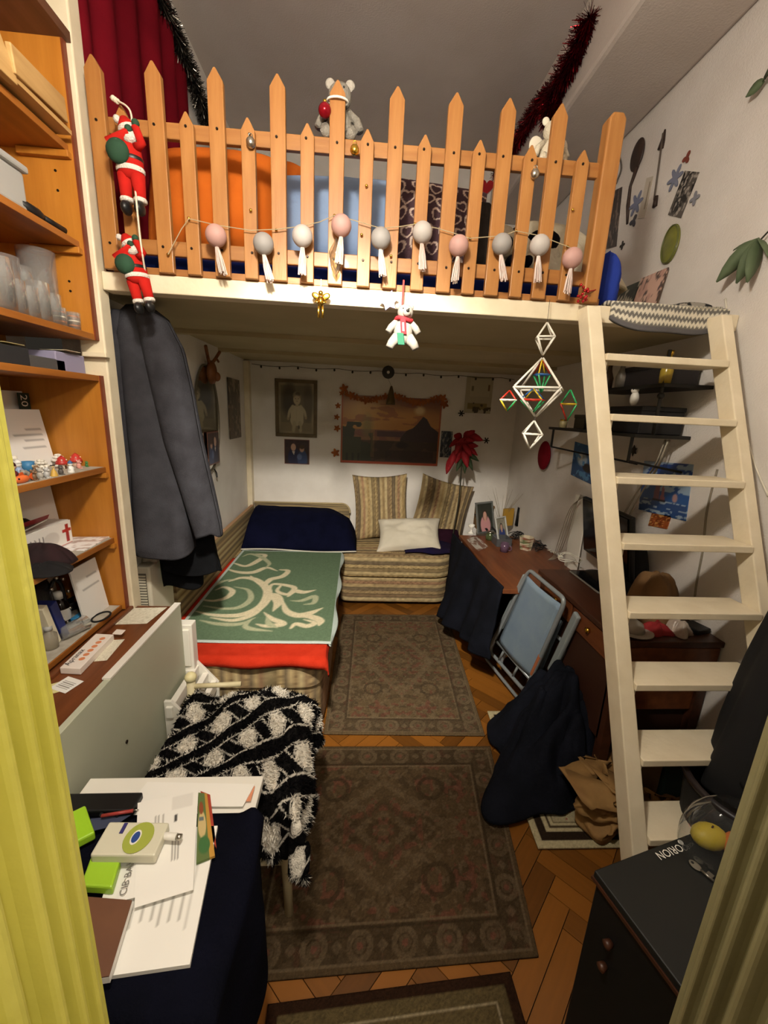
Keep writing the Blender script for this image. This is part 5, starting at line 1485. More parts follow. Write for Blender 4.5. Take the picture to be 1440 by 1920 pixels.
for u in (.25, .62):
    MB().tube([cp(u, .17, .03), cp(u + .02, .29, .03)], .007, 8).build('cross_strut', M_TUBE, ch, smooth=True)
MB().tube([cp(.03, .29, .03), cp(.93, .29, .03)], .009, 8).build('cross_bar', M_TUBE, ch, smooth=True)
for u, o in ((-.03, .02), (1.06, -.02)):
    a, b = cp(u, .42, o), cp(u + .05, .93, o)
    MB().bar(a, b, .022, .045, up=(0, 1, 0)).build('armrest', mat('grey_plastic_arm', '#8c9494', .5), ch, bevel=.008)
MB().tube([cp(.925, .34, .031), cp(.94, .52, .031)], .0125, 8).build('rust_patch', mat('rust_orange', '#a8623c', .8), ch)

# ------------------------------------------------------------------ dark clothes
M_CL = mat('navy_wool', '#171922', .97, '#101218', 7, bump=.3, bscale=220, spec=.1)
def heap(th):
    return .25 + .05 * np.cos(th - 3.3) + .03 * np.cos(3 * th + .8) + .02 * np.cos(5 * th + 2) + .12 * np.exp(-((th - 3.75) / .22) ** 2) + .06 * np.exp(-((th - 5.3) / .3) ** 2)
mound('navy_coat_heap', .955, 1.53, .022, heap, lambda s: .43 * np.where(s < .35, 1 - .25 * (s / .35) ** 2, .75 * (1 - ((s - .35) / .65) ** 1.25)), M_CL, ridge=.05, nt=170, nr=80, fold=.03, nf=5, seed=11, label='dark navy coat heaped over a bag on the small rug', cat='coat', sway=(.08, .10), thick=.012)
# navy throw hanging from the desk end
def drop(U, V):
    x = .80 - .05 * V + .05 * U + (.035 * np.sin(U * 12) + .022 * np.sin(U * 31 + 2 * V)) * V
    y = 3.12 - U * 1.04 - .04 * V
    n = fbm(U * 5, V * 3, 3) - .5
    z = .672 - V * (.60 - .16 * U) + .02 * n
    return x + .05 * n * V - .10 * V * np.sin(math.pi * U) , y, z
lone_surf('navy_throw', drop, 70, 40, M_CL, 'dark navy throw hanging over the front edge of the desk', 'throw', thick=.012)

# ------------------------------------------------------------------ brown paper bags at the ladder foot
def bag(name, c, s, yaw, label, crumple=.02, seed=0):
    c = Vector(c)
    m = mat('kraft_bag', '#9a7644', .8, '#846136', 6, bump=.35, bscale=18)
    R_ = Matrix.Rotation(yaw, 3, 'Z')
    def fn(U, V):
        th = U * 2 * math.pi
        pw = 6
        cc, ss = np.cos(th), np.sin(th)
        R = (np.abs(cc / s[0]) ** pw + np.abs(ss / s[1]) ** pw) ** (-1 / pw)
        k = np.clip(V / .12, 0, 1)
        x, y = R * cc * k, R * ss * k
        z = np.clip((V - .12) / .88, 0, 1) * s[2]
        n1 = fbm(U * 9 + seed, V * 5, seed) - .5; n2 = fbm(U * 9, V * 5 + seed, seed + 3) - .5
        x = x * (1 - .25 * z / s[2]) + crumple * 4 * n1 * z; y = y * (1 - .45 * z / s[2]) + crumple * 4 * n2 * z
        return c.x + x * R_[0][0] + y * R_[0][1], c.y + x * R_[1][0] + y * R_[1][1], c.z + z
    return lone_surf(name, fn, 60, 24, m, label, 'bag', thick=.0015)
bag('paper_bag', (1.035, 1.245, .023), (.10, .065, .20), .5, 'crumpled brown paper bag on the small rug beside the ladder foot', .5, 2)
bag('paper_bag', (1.19, 1.17, .001), (.11, .07, .22), -.2, 'brown paper carrier bag standing behind the lowest ladder treads', .3, 5)

# ------------------------------------------------------------------ black appliance with key at the right jamb
BZ = .62
bl, bb, bn = at(1122, 1635, Z=BZ), at(1290, 1570, Z=BZ), at(1270, 1830, Z=BZ)
ux = (bb - bl); ux.z = 0; ux.normalize(); uy = Vector((-ux.y, ux.x, 0))
bw_, bd_ = .42, .29
bc = bl + ux * bw_ / 2 - uy * bd_ / 2
ap = thing('black_appliance', 'black box-shaped appliance with white ORION lettering on top', 'appliance', (bc.x, bc.y, 0))
MB().obox((bc.x, bc.y, .31), ux * bw_ / 2, uy * bd_ / 2, (0, 0, .292)).build('casing', mat('black_enamel', '#0e0f11', .5, '#0a0b0c', 5), ap, bevel=.004)
MB().obox((bc.x, bc.y, .611), ux * (bw_ / 2 + .006), uy * (bd_ / 2 + .006), (0, 0, .009)).build('top_plate', mat('charcoal_top', '#141512', .55, '#10110f', 5), ap, bevel=.003)
MB().obox((bc.x, bc.y, .598), ux * (bw_ / 2 + .008), uy * (bd_ / 2 + .008), (0, 0, .004)).build('brown_edge', M_DESKD, ap)
for z in (.5, .43):
    MB().lathe([(0, 0), (.008, 0), (.010, .014), (0, .018)], bl - uy * .06 + Vector((0, 0, z - BZ)) - ux * .0, 10, -ux).build('side_knob', M_DESKD, ap, smooth=True)
tx = at(1234, 1603, Z=BZ + .0205 - .02)
text_on('maker_lettering', 'ORION', .024, at(1272, 1583, Z=BZ) + Vector((0, 0, .0015)), -ux, -uy, M_WHITE, ap)
tri = at(1276, 1580, Z=BZ)
MB().lathe([(0, 0), (.006, 0), (.006, .0008), (0, .0008)], tri + Vector((0, 0, .0008)), 12).build('maker_emblem', M_WHITE, ap)
# key
k0, k1 = at(1292, 1612, Z=BZ + .004), at(1338, 1652, Z=BZ + .004)
ky = thing('door_key', 'old metal door key lying on the black appliance', 'key', k0)
kd = (k1 - k0).normalized(); kn = Vector((-kd.y, kd.x, 0))
M_KEY = mat('worn_steel', '#8f8a80', .35, metal=.9)
MB().prism([(.013 + .013 * math.cos(a), .010 * math.sin(a)) for a in np.linspace(0, 2 * math.pi, 21)[:-1]], k0 - Vector((0, 0, .0025)), kd, kn, (0, 0, .003)).build('bow', M_KEY, ky, bevel=.001)
MB().lathe([(0, 0), (.003, 0), (.003, .0012), (0, .0012)], k0 + kd * .007, 10).build('bow_hole', M_BLACK, ky)
MB().tube([k0 + kd * .024, k1], .0032, 8).build('shank', M_KEY, ky, smooth=True)
MB().obox(k1 - kd * .010 + kn * .007, kd * .006, kn * .006, (0, 0, .0015)).build('bit', M_KEY, ky)
# clear bag with yellow and orange fruit
q = at(1345, 1600, Z=BZ)
for i, (dx, dy, c, lb) in enumerate(((-.01, .02, '#c9ad2e', 'yellow fruit in the clear bag on the appliance'), (.045, -.005, '#c46a2a', 'orange fruit in the clear bag on the appliance'))):
    b = MB().ell(q + Vector((dx, dy, .027)), (.042, .030, .026))
    o = thing('wrapped_fruit', lb, 'fruit', q + Vector((dx, dy, .002)))
    b.build('skin', mat('fruit_%d' % i, c, .5), o, smooth=True)
    MB().tube([q + Vector((dx, dy, .050)), q + Vector((dx + .003, dy, .058))], .002, 6).build('stem', M_DESKD, o)
lone_surf('clear_food_bag', lambda U, V: (q.x + .018 + (.095 - .05 * V ** 3) * np.cos(U * 6.2832) * (1 + .12 * (fbm(U * 8, V * 4, 2) - .5)), q.y + .01 + (.075 - .04 * V ** 3) * np.sin(U * 6.2832) * (1 + .12 * (fbm(U * 8 + 3, V * 4, 5) - .5)), BZ + .002 + .12 * V), 48, 14, thin_glass('bag_film', '#e6eaee', .2, .02), 'clear plastic food bag standing on the black appliance', 'bag')

# ------------------------------------------------------------------ dark bin with coat at the right wall
bt = at(1360, 1440, Y=.95)
bn_ = thing('black_bin', 'black tapered waste bin standing at the ladder foot behind the appliance', 'bin', (1.22, .93, 0))
MB().lathe([(0, 0), (.11, 0), (.155, .52), (.160, .535), (.150, .535), (.146, .52), (.105, .012), (0, .012)], (1.22, .93, 0), 30, cap=False).build('shell', M_BLACKM, bn_, smooth=True)
MB().lathe([(.158, .525), (.166, .53), (.166, .545), (.150, .545)], (1.22, .93, 0), 30, cap=False).build('rim', mat('dark_rim', '#241c1c', .4), bn_, smooth=True)
ct = thing('black_coat', 'long black coat hanging at the right wall over the bin', 'coat', (1.27, .93, .5))
jkt(None, [(1.30, 1.35, .97, .02, .03), (1.26, 1.335, .96, .06, .07), (1.1, 1.32, .95, .085, .11), (.9, 1.30, .94, .10, .13), (.7, 1.27, .93, .105, .135), (.56, 1.245, .93, .11, .12), (.50, 1.235, .93, .10, .11)], 'coat_body', ct, M_BLACKM, folds=.012, nf=5, seed=4)
jkt(None, [(1.25, 1.27, .90, .02, .03), (1.15, 1.255, .88, .045, .045), (.95, 1.235, .87, .045, .045), (.72, 1.20, .88, .042, .042), (.60, 1.185, .89, .04, .04)], 'coat_sleeve', ct, M_BLACKM, folds=.005, nf=3, seed=7)
MB().tube([(1.36, .97, 1.30), (1.40, .97, 1.34), (1.45, .97, 1.335)], .005, 8).build('coat_hook', M_METAL, ct, smooth=True)

# ------------------------------------------------------------------ white chair with fluffy throw
st = thing('white_stool', 'white wooden stool carrying the fluffy throw', 'stool', (-.34, 1.15, 0))
SW = mat('worn_white_wood', '#d6cba6', .5, '#c9bd96', 10)
SX = (-.58, -.165); SY = (.97, 1.37); SZ = .47
MB().box(SX[0], SX[1], SY[0], SY[1], SZ - .03, SZ).build('seat', SW, st, bevel=.006)
for x in SX:
    for y in SY:
        xi = x + (.03 if x < -.3 else -.03); yi = y + (.03 if y < 1.1 else -.03)
        MB().tube([(xi + (-.02 if x < -.3 else .02), yi + (-.02 if y < 1.1 else .02), 0), (xi, yi, SZ - .03)], [.014, .018], 12).build('leg', SW, st, smooth=True)
for y in (SY[0] + .03, SY[1] - .03):
    MB().tube([(SX[0] + .03, y, .2), (SX[1] - .03, y, .2)], .010, 10).build('stretcher', SW, st, smooth=True)
# rail post at the left
MB().tube([(-.60, 1.37, .0), (-.60, 1.37, .585)], .016, 12).build('post', SW, st, smooth=True)
MB().ell((-.60, 1.37, .60), (.022, .022, .02)).build('post_knob', mat('cream_knob', '#e3d9a8', .35), st, smooth=True)
MB().tube([(-.60, 1.37, .56), (-.42, 1.385, .56)], .010, 10).build('top_rail', SW, st, smooth=True)

# throw: woven cane pattern in black and white pile
def cane(x, y):
    s = .098
    d = []
    wx = x + .006 * (fbm(x * 14, y * 14, 4) - .5) * 2; wy = y + .006 * (fbm(x * 14 + 9, y * 14, 6) - .5) * 2
    blk = np.zeros(x.shape)
    for k in range(3):
        a = math.pi / 3 * k + .12
        t = wx * math.cos(a) + wy * math.sin(a)
        q = np.abs(((t / s) % 1) - .5)
        blk = np.where(q < .23, 1.0, blk)
        blk = np.where((q > .17) & (q < .215), 0.12, blk)
    fuzz = fbm(x * 170, y * 60, 9) - .5
    blk = np.clip(blk + fuzz * .3 * (blk > .05), 0, 1)
    c = raw('#d9d2c4') * (1 - blk[..., None]) + raw('#0b0a0b') * blk[..., None]
    return np.clip(c * (1 + .25 * fuzz[..., None]), 0, 1)
TX0, TX1, TY0, TY1 = -.615, -.175, .975, 1.365
def throw_pos(U, V):
    W, H = .44 + .185, .39 + .10          # seat + drop on the right, small drop at the back
    fl = .19 * np.clip((U - .42) / .22, 0, 1) ** 1.5
    a = U * W; b = V * (H + fl) - fl
    of = np.clip(-b, 0, 9); b = np.maximum(b, 0)
    ox = np.clip(a - (TX1 - TX0), 0, 9)
    oy = np.clip(b - (TY1 - TY0), 0, 9)
    X = TX0 + np.minimum(a, TX1 - TX0) + .045 * np.sin(np.clip(ox / .05, 0, 1) * math.pi / 2) + .02 * np.sin(V * 14 + 1) * np.clip(ox / .1, 0, 1)
    Y = TY0 - .03 * U + np.minimum(b, TY1 - TY0) + .03 * np.sin(np.clip(oy / .04, 0, 1) * math.pi / 2) - .06 * np.clip(ox / .2, 0, 1) * (1 - V) * .8 - .035 * np.sin(np.clip(of / .05, 0, 1) * math.pi / 2) + .008 * np.sin(U * 30) * np.clip(of / .1, 0, 1)
    n = fbm(U * 4 + 1, V * 4 + 2, 6) - .5
    bump = .085 * np.exp(-((U - .52) / .13) ** 2 - ((V - .72) / .25) ** 2) + .055 * np.exp(-((U - .30) / .10) ** 2 - ((V - .70) / .2) ** 2) + .05 * np.exp(-((U - .68) / .08) ** 2 - ((V - .6) / .4) ** 2) + .05 * np.exp(-((U - .06) / .06) ** 2 - ((V - .75) / .2) ** 2)
    Z = SZ + .02 + bump + .03 * n - np.clip(ox - .03, 0, 9) * 1.0 - np.clip(oy - .02, 0, 9) * .9
    Z = Z - .02 * np.clip((.12 - V) / .12, 0, 1) - np.clip(of - .02, 0, 9) * np.clip(1 - ox / .12, 0, 1)
    return X, Y, Z
def throw_paint(U, V): return cane(U * .62, V * .46)
tw = thing('fluffy_throw', 'black and white fluffy throw with woven cane pattern on the stool', 'throw', (-.34, 1.18, SZ))
surf('pile_cloth', throw_pos, 200, 150, M_VF, tw, paint=throw_paint, thick=.012)
# real pile along the surface and hems: short tapered tufts
def tufts():
    rs = np.random.RandomState(4)
    N = 24000
    U = rs.rand(N); V = rs.rand(N)
    k = N // 3
    e = rs.randint(0, 2, k)
    U[:k] = np.where(e == 0, 1 - .02 * rs.rand(k), U[:k]); V[:k] = np.where(e == 1, .02 * rs.rand(k), V[:k])
    x, y, z = throw_pos(U, V)
    h = .004
    x1, y1, z1 = throw_pos(np.clip(U + h, 0, 1.02), V); x2, y2, z2 = throw_pos(U, np.clip(V + h, 0, 1.02))
    du = np.stack([x1 - x, y1 - y, z1 - z], -1); dv = np.stack([x2 - x, y2 - y, z2 - z], -1)
    n = np.cross(du, dv); n /= np.linalg.norm(n, axis=1, keepdims=True) + 1e-9
    n *= np.sign(n[:, 2:3] + .3 * n[:, 0:1] + 1e-6)
    P = np.stack([x, y, z], -1)
    ln = .007 + .009 * rs.rand(N, 1); ln[:k] *= 1.6
    d = n + .7 * rs.randn(N, 3) * .6; d[:, 2] -= .45; d /= np.linalg.norm(d, axis=1, keepdims=True)
    side = np.cross(d, rs.randn(N, 3)); side /= np.linalg.norm(side, axis=1, keepdims=True)
    w = .0022
    A = P - side * w; B = P + side * w; C = P + d * ln
    co = np.stack([A, B, C], 1).reshape(-1, 3)
    b = base_of(tw); co = co - np.array(b)
    me = bpy.data.meshes.new('pile_tufts')
    me.from_pydata(co.tolist(), [], [(3 * i, 3 * i + 1, 3 * i + 2) for i in range(N)])
    c = throw_paint(U[None], V[None])[0]
    set_col(me, np.repeat(c, 3, 0))
    me.materials.append(M_VF)
    tag(link_mesh('pile_tufts', me, tw), kind='stuff')
tufts()

# white slatted rack between grey front and bed
rk = thing('white_slat_rack', 'white slatted shoe rack standing between the grey cabinet front and the bed', 'rack', (-.66, 1.55, 0))
for x, z, y0, y1 in ((-.715, .44, 1.40, 1.69), (-.675, .40, 1.40, 1.69), (-.64, .36, 1.40, 1.69), (-.64, .20, 1.40, 1.69)):
    MB().box(x - .004, x + .022, y0, y1, z - .05, z).build('slat', M_WHITE, rk, bevel=.003)
for y in (1.41, 1.675):
    MB().prism([(-.728, 0), (-.61, 0), (-.61, .35), (-.70, .46), (-.728, .46)], (0, y, 0), (1, 0, 0), (0, 0, 1), (0, .014, 0)).build('end_panel', M_WHITE, rk, bevel=.002)
rk2 = thing('white_drawer_tower', 'narrow white plastic drawer tower behind the grey cabinet front', 'drawers', (-.80, 1.74, 0))
MB().box(-.93, -.70, 1.645, 1.695, 0, .66).build('case', M_WHITE, rk2, bevel=.004)
for i in range(3):
    d = MB().box(-.92, -.71, 1.636, 1.645, .06 + i * .2, .24 + i * .2).build('drawer_front', M_WHITE, rk2, bevel=.004)
    MB().box(-.85, -.78, 1.630, 1.636, .20 + i * .2, .215 + i * .2).build('handle_slot', M_BLACK, d)

# ------------------------------------------------------------------ paper table
TZ = .60
tb = thing('paper_table', 'low side table covered in papers beside the doorway', 'table', (-.45, .72, 0))
MB().box(-.70, -.235, .50, .945, TZ - .03, TZ - .006).build('tabletop', M_WHITE, tb, bevel=.003)
for x, y in ((-.68, .53), (-.27, .53), (-.68, .91), (-.27, .91)):
    MB().box(x - .016, x + .016, y - .016, y + .016, 0, TZ - .03).build('leg', mat('pale_leg', '#a59a78', .5), tb, bevel=.003)
# navy tablecloth with drop on the right and front
M_TCL = mat('navy_velvet', '#0d0e1a', .95, '#090a12', 8, bump=.3, bscale=200, spec=.06)
def tcl(U, V):
    W, H = .45 + .44, .34 + .44
    a = U * W; b = V * H
    ox = np.clip(a - .45, 0, 9); oy = np.clip(.44 - b, 0, 9)
    fold = .022 * np.sin(V * 19 + 1.5 * np.sin(V * 5)) * np.clip(ox / .2, 0, 1)
    foldy = .018 * np.sin(U * 17) * np.clip(oy / .2, 0, 1)
    X = -.685 + np.minimum(a, .45) + .03 * np.clip(ox / .03, 0, 1) + fold + .02 * np.clip(ox, 0, 1) * V
    Y = .49 + np.maximum(b - .44, 0) - .025 * np.clip(oy / .03, 0, 1) - foldy
    Z = TZ + .002 - np.clip(ox - .012, 0, 9) * (1.0 - .25 * V) - np.clip(oy - .012, 0, 9)
    Z = Z + .02 * np.clip((V - .93) / .07, 0, 1) * np.clip((.03 - np.abs(a - .45)) / .03, 0, 1)
    return X, Y, np.maximum(Z, .03)
lone_surf('navy_tablecloth', tcl, 90, 80, M_TCL, 'dark navy velvet cloth hanging off the paper table', 'tablecloth', thick=.005)
# papers on the table
def tpaper(name, pts, lift, draw, label, n=(40, 50), th=.0012, cat='paper', m=M_V, bend=None):
    a, b, c, d = [at(*p, Z=TZ + lift) for p in pts]     # near-left, near-right, far-right, far-left
    def fn(U, V):
        P = [a[i] * (1 - U) * (1 - V) + b[i] * U * (1 - V) + c[i] * U * V + d[i] * (1 - U) * V for i in range(3)]
        P[2] = P[2] + (bend(U, V) if bend else 0)
        return P
    def pt(U, V):
        p = Paint(U, V, '#efece4'); draw(p); return p.c
    return lone_surf(name, fn, n[0], n[1], m, label, cat, paint=pt, thick=th, smooth=False)
def form(p, seed=0):
    r = random.Random(seed)
    for i in range(7):
        x = .22 + i * .095
        p.rect(x, x + .022, .30 - r.uniform(0, .05), .62, '#a9a59c', a=.8)
    p.ell(.42, .72, .035, .02, '#77736c'); p.ell(.52, .74, .035, .02, '#77736c')
    p.rect(.86, .88, .2, .9, '#bcb8b0', a=.6)
tpaper('paper_stack', [(150, 1838), (356, 1808), (408, 1548), (225, 1560)], .012, lambda p: form(p, 2), 'thick stack of printed sheets at the table front', th=.009)
tpaper('white_board_sheet', [(240, 1512), (455, 1512), (478, 1470), (276, 1466)], .004, lambda p: None, 'blank white sheet at the far end of the paper table', th=.002)
def letter(p):
    for i in range(4):
        p.rect(.55 + .045 * i, .57 + .045 * i, .28, .50, '#8f8b84', a=.9)
    for i in range(3):
        p.rect(.10 + .05 * i, .115 + .05 * i, .10, .42, '#b3afa8', a=.9)
    for i in range(5):
        p.rect(.30 + .04 * i, .315 + .04 * i, .62, .80, '#9b978f', a=.8)
    p.rect(.62, .66, .66, .76, '#4a4844'); p.rect(.80, .82, .8, .84, '#6b6862')
    p.rect(.55, .92, .80, .97, '#dcd8d0', a=.7)
let = tpaper('bank_letter', [(252, 1700), (362, 1666), (372, 1478), (258, 1504)], .026, letter, 'top printed letter lying across the paper stack', bend=lambda U, V: .004 * np.sin(V * 3) - .003)
tpaper('bank_letter', [(218, 1692), (262, 1680), (300, 1590), (262, 1588)], .023, lambda p: None, 'second letter with bank heading sticking out on the left')
a_, b_ = at(236, 1678, Z=TZ + .027), at(250, 1625, Z=TZ + .027)
hd = (b_ - a_).normalized()
bk = [o for o in bpy.data.objects if o.name == 'bank_letter.001'][0]
text_on('bank_heading', 'CIB BANK', .019, a_, hd, Vector((-hd.y, hd.x, 0)), mat('ink_grey', '#6d6962', .7), bk)
# tissue packs
def pack(pts, h, cols, label, logo=None, lift=.012, seed=0):
    a, b, c = [at(*p, Z=TZ + lift + h) for p in pts]     # near-left, near-right, far-left
    u, v = b - a, c - a
    t = thing('tissue_pack', label, 'tissue pack', (a + u / 2 + v / 2) - Vector((0, 0, h)))
    MB().add([a - Vector((0, 0, h)), b - Vector((0, 0, h)), b + v - Vector((0, 0, h)), c - Vector((0, 0, h)), a, b, b + v, c],
             [(0, 3, 2, 1), (4, 5, 6, 7), (0, 1, 5, 4), (1, 2, 6, 5), (2, 3, 7, 6), (3, 0, 4, 7)]).build('wrapped_block', mat('tissue_' + cols, cols, .35, None), t, bevel=.004)
    if logo:
        o = a + u * .62 + v * .5 + Vector((0, 0, .0012))
        r1 = u.length * .22
        MB().lathe([(0, 0), (r1, 0), (r1, .0006), (0, .0006)], o, 28, sx=1.0, sy=1.15).build('green_badge', mat('badge_green', '#a3ad4a', .4), t)
        MB().lathe([(0, 0), (r1 * .42, 0), (r1 * .42, .0006), (0, .0006)], o + Vector((-r1 * .2, .0, .0008)), 24, sx=.62, sy=1.0).build('blue_emblem', mat('badge_blue', '#2c4a8c', .4), t)
        MB().lathe([(r1 * .42, 0), (r1 * .55, 0), (r1 * .55, .0006), (r1 * .42, .0006)], o + Vector((-r1 * .2, .0, .0006)), 24, sx=.62, sy=1.0, cap=False).build('white_ring', M_WHITE, t)
        q = a + u * .30 + v * .78 + Vector((0, 0, .001))
        MB().obox(q, u.normalized() * .004, v.normalized() * .012, (0, 0, .0006)).build('violet_label', mat('violet_ink', '#3a3570', .5), t)
    return t
pack([(168, 1603), (290, 1604), (205, 1540)], .024, '#d8d4bd', 'opened white tissue pack with round green badge on the letters', True, .03)
pack([(150, 1660), (210, 1664), (170, 1606)], .022, '#9dc832', 'bright green tissue pack below the white one')
pack([(120, 1590), (178, 1560), (105, 1535)], .022, '#a0d02e', 'bright green tissue pack by the yellow door frame', None, .012)
# white tube (lip balm / lamp cap)
q0, q1 = at(296, 1566, Z=TZ + .045), at(340, 1570, Z=TZ + .045)
t = thing('white_tube', 'small white cylindrical lighter with metal end on the letters', 'tube', (q0 + q1) / 2 - Vector((0, 0, .015)))
MB().tube([q0, q0.lerp(q1, .8)], .0075, 14).build('body', M_WHITE, t, smooth=True)
MB().tube([q0.lerp(q1, .8), q1], .0068, 14).build('metal_end', M_METAL, t, smooth=True)
# brown notebook
a, b, c = at(178, 1822, Z=TZ + .03), at(222, 1825, Z=TZ + .03), at(165, 1682, Z=TZ + .03)
nbk = thing('brown_notebook', 'brown covered notebook at the front left of the paper table', 'notebook', (a + c) / 2 - Vector((0, 0, .012)))
A4 = [at(205, 1832, Z=TZ + .034), at(248, 1690, Z=TZ + .034), at(150, 1682, Z=TZ + .034), at(100, 1850, Z=TZ + .034)]
low = [p - Vector((0, 0, .014)) for p in A4]
MB().add(low + A4, [(0, 1, 2, 3), (7, 6, 5, 4), (0, 4, 5, 1), (1, 5, 6, 2), (2, 6, 7, 3), (3, 7, 4, 0)]).build('pages', M_PAPER, nbk)
top = [p + Vector((0, 0, .001)) for p in A4]; top2 = [p + Vector((0, 0, .003)) for p in A4]
cv = MB().add(top + top2, [(0, 1, 2, 3), (7, 6, 5, 4), (0, 4, 5, 1), (1, 5, 6, 2), (2, 6, 7, 3), (3, 7, 4, 0)]).build('cover', mat('brown_leatherette', '#6f4a33', .5, '#674430', 12), nbk)
# coloured booklet on the right of the letter
def book_cover(p):
    p.c[:] = raw('#5d6f3e')
    p.mix(p.X > .72, '#b98a3a'); p.ell(.35, .5, .3, .2, '#c7b07a'); p.ell(.45, .2, .35, .12, '#3f6a3a'); p.ell(.3, .75, .2, .1, '#8a4a2a'); p.rect(.1, .5, .55, .62, '#2c4a6a', a=.6)
tpaper('booklet', [(368, 1618), (403, 1604), (388, 1488), (372, 1486)], .020, book_cover, 'green and gold booklet peeking out right of the letter', th=.006, cat='booklet')
tpaper('red_booklet', [(390, 1560), (406, 1590), (394, 1490), (376, 1483)], .012, lambda p: p.mix(1 + 0 * p.X, '#a3402e') and None, 'thin red booklet under the gold one', n=(6, 6), th=.005, cat='booklet')
tpaper('salmon_card', [(446, 1502), (470, 1502), (478, 1474), (456, 1474)], .002, lambda p: p.mix(1 + 0 * p.X, '#d08a68') and None, 'salmon coloured card at the far corner of the paper table', n=(6, 6), cat='card')
q0, q1 = at(190, 1530, Z=TZ + .03), at(250, 1520, Z=TZ + .03)
t = thing('red_pen', 'thin red pen lying behind the tissue pack', 'pen', (q0 + q1) / 2)
MB().tube([q0, q1], .004, 8).build('barrel', mat('red_plastic', '#a03a34', .4), t, smooth=True)
MB().tube([q1, q1 + (q1 - q0).normalized() * .012], [.0035, .0008], 8).build('tip', M_METAL, t, smooth=True)
q = at(185, 1517, Z=TZ + .01)
t = thing('black_folder', 'black ring folder lying at the back of the paper table', 'folder', q)
MB().obox(q + Vector((-.02, .01, .002)), (.11, 0, 0), (0, .025, 0), (0, 0, .010)).build('cover', M_BLACK, t, bevel=.004)
for i in range(3):
    MB().ell(at(160 + 30 * i, 1528, Z=TZ + .024), .005, n=8, m=5).build('ring_stud', M_BLACKM, t, smooth=True)
tpaper('blue_card', [(165, 1560), (215, 1548), (245, 1528), (170, 1535)], .020, lambda p: p.mix(1 + 0 * p.X, '#3c4258') and None, 'dark blue card between the tissue packs', n=(6, 6), cat='card')

# ------------------------------------------------------------------ bedding up on the loft
LZ = 2.02
mt = thing('loft_mattress', 'mattress with royal blue sheet up on the loft', 'mattress', (.2, 2.6, LZ))
MB().box(-.93, .93, 1.72, 3.70, LZ + .001, LZ + .14).build('mattress_core', mat('blue_ticking', '#2a3c92', .9), mt, bevel=.03, seg=4)
M_BLUE = mat('royal_blue_cotton', '#2b3f9a', .9, '#243788', 6, bump=.25, bscale=30, spec=.1)
surf('blue_sheet', lambda U, V: (-.945 + 1.90 * U, 1.705 + 1.98 * V, LZ + .155 + .010 * (fbm(U * 14, V * 9, 3) - .5) - .10 * np.clip((.02 - V) / .02, 0, 1) - .1 * np.clip((U - .985) / .015, 0, 1)), 90, 60, M_BLUE, mt, thick=.006)
SH = LZ + .16
M_OR = mat('orange_cotton', '#cf6a22', .9, '#c25f1c', 5, bump=.25, bscale=25, spec=.1)
pillow('orange_cushion', (-.60, 1.90, SH + .185), (1, 0, .03), (0, .25, .97), (0, -.97, .25), .50, .40, .24, M_OR, N=26, wob=.2, seed=1, pinch=.04, label='large plain orange cushion leaning on the loft railing at the left', cat='cushion')
pillow('orange_cushion', (-.40, 1.99, SH + .22), (1, 0, -.05), (0, .3, .95), (0, -.95, .3), .26, .44, .18, M_OR, N=22, wob=.3, seed=4, pinch=.05, label='narrower orange cushion with tied end beside the light blue pillow', cat='cushion')
pillow('light_blue_pillow', (-.10, 1.93, SH + .17), (1, 0, .02), (0, .22, .97), (0, -.97, .22), .56, .36, .18, mat('pale_blue_cotton', '#8fa6c9', .9, '#869dc2', 5, bump=.25, bscale=22, spec=.1), N=26, wob=.25, seed=2, pinch=.05, label='light blue pillow leaning on the loft railing', cat='pillow')
def hearts(X, Y):
    c = np.zeros(X.shape + (3,)) + raw('#4a363c')
    rs = random.Random(3)
    s = .075
    for i in range(-1, 8):
        for j in range(-1, 8):
            cx = i * s + (s / 2 if j % 2 else 0) + rs.uniform(-.008, .008); cy = j * s * .85 + rs.uniform(-.008, .008)
            a = rs.uniform(-.6, .6); k = rs.uniform(.030, .038)
            dx, dy = (X - cx), (Y - cy)
            u = (dx * math.cos(a) + dy * math.sin(a)) / k; v = (-dx * math.sin(a) + dy * math.cos(a)) / k
            f = (u * u + v * v - .55) ** 3 - u * u * v ** 3 * 1.3
            f2 = ((u * 1.35) ** 2 + (v * 1.35) ** 2 - .55) ** 3 - (u * 1.35) ** 2 * (v * 1.35) ** 3 * 1.3
            ring = (f < 0) & (f2 > 0)
            c = np.where(ring[..., None], raw('#c9b4a6'), c)
    return c
pillow('heart_pillow', (.30, 1.90, SH + .16), (1, 0, -.06), (0, .24, .97), (0, -.97, .24), .42, .38, .15, M_VC, paint=hearts, N=100, wob=.15, seed=3, pinch=.05, label='brown pillow printed with white outlined hearts on the loft', cat='pillow')
pillow('black_cushion', (.14, 2.05, SH + .16), (1, 0, 0), (0, .3, .95), (0, -.95, .3), .30, .38, .14, M_BLACKM, N=18, wob=.2, seed=6, label='black cushion behind the heart pillow on the loft', cat='cushion')
mound('grey_bundle', .475, 1.83, SH - .005, lambda th: .05 + .01 * np.cos(2 * th), lambda s: .24 * (1 - s ** 2.4), mat('dark_grey_knit', '#3b3532', .95, '#2e2927', 20, spec=.1), nt=40, nr=14, fold=.012, nf=4, seed=4, label='dark grey knitted bundle right of the heart pillow', cat='bundle')
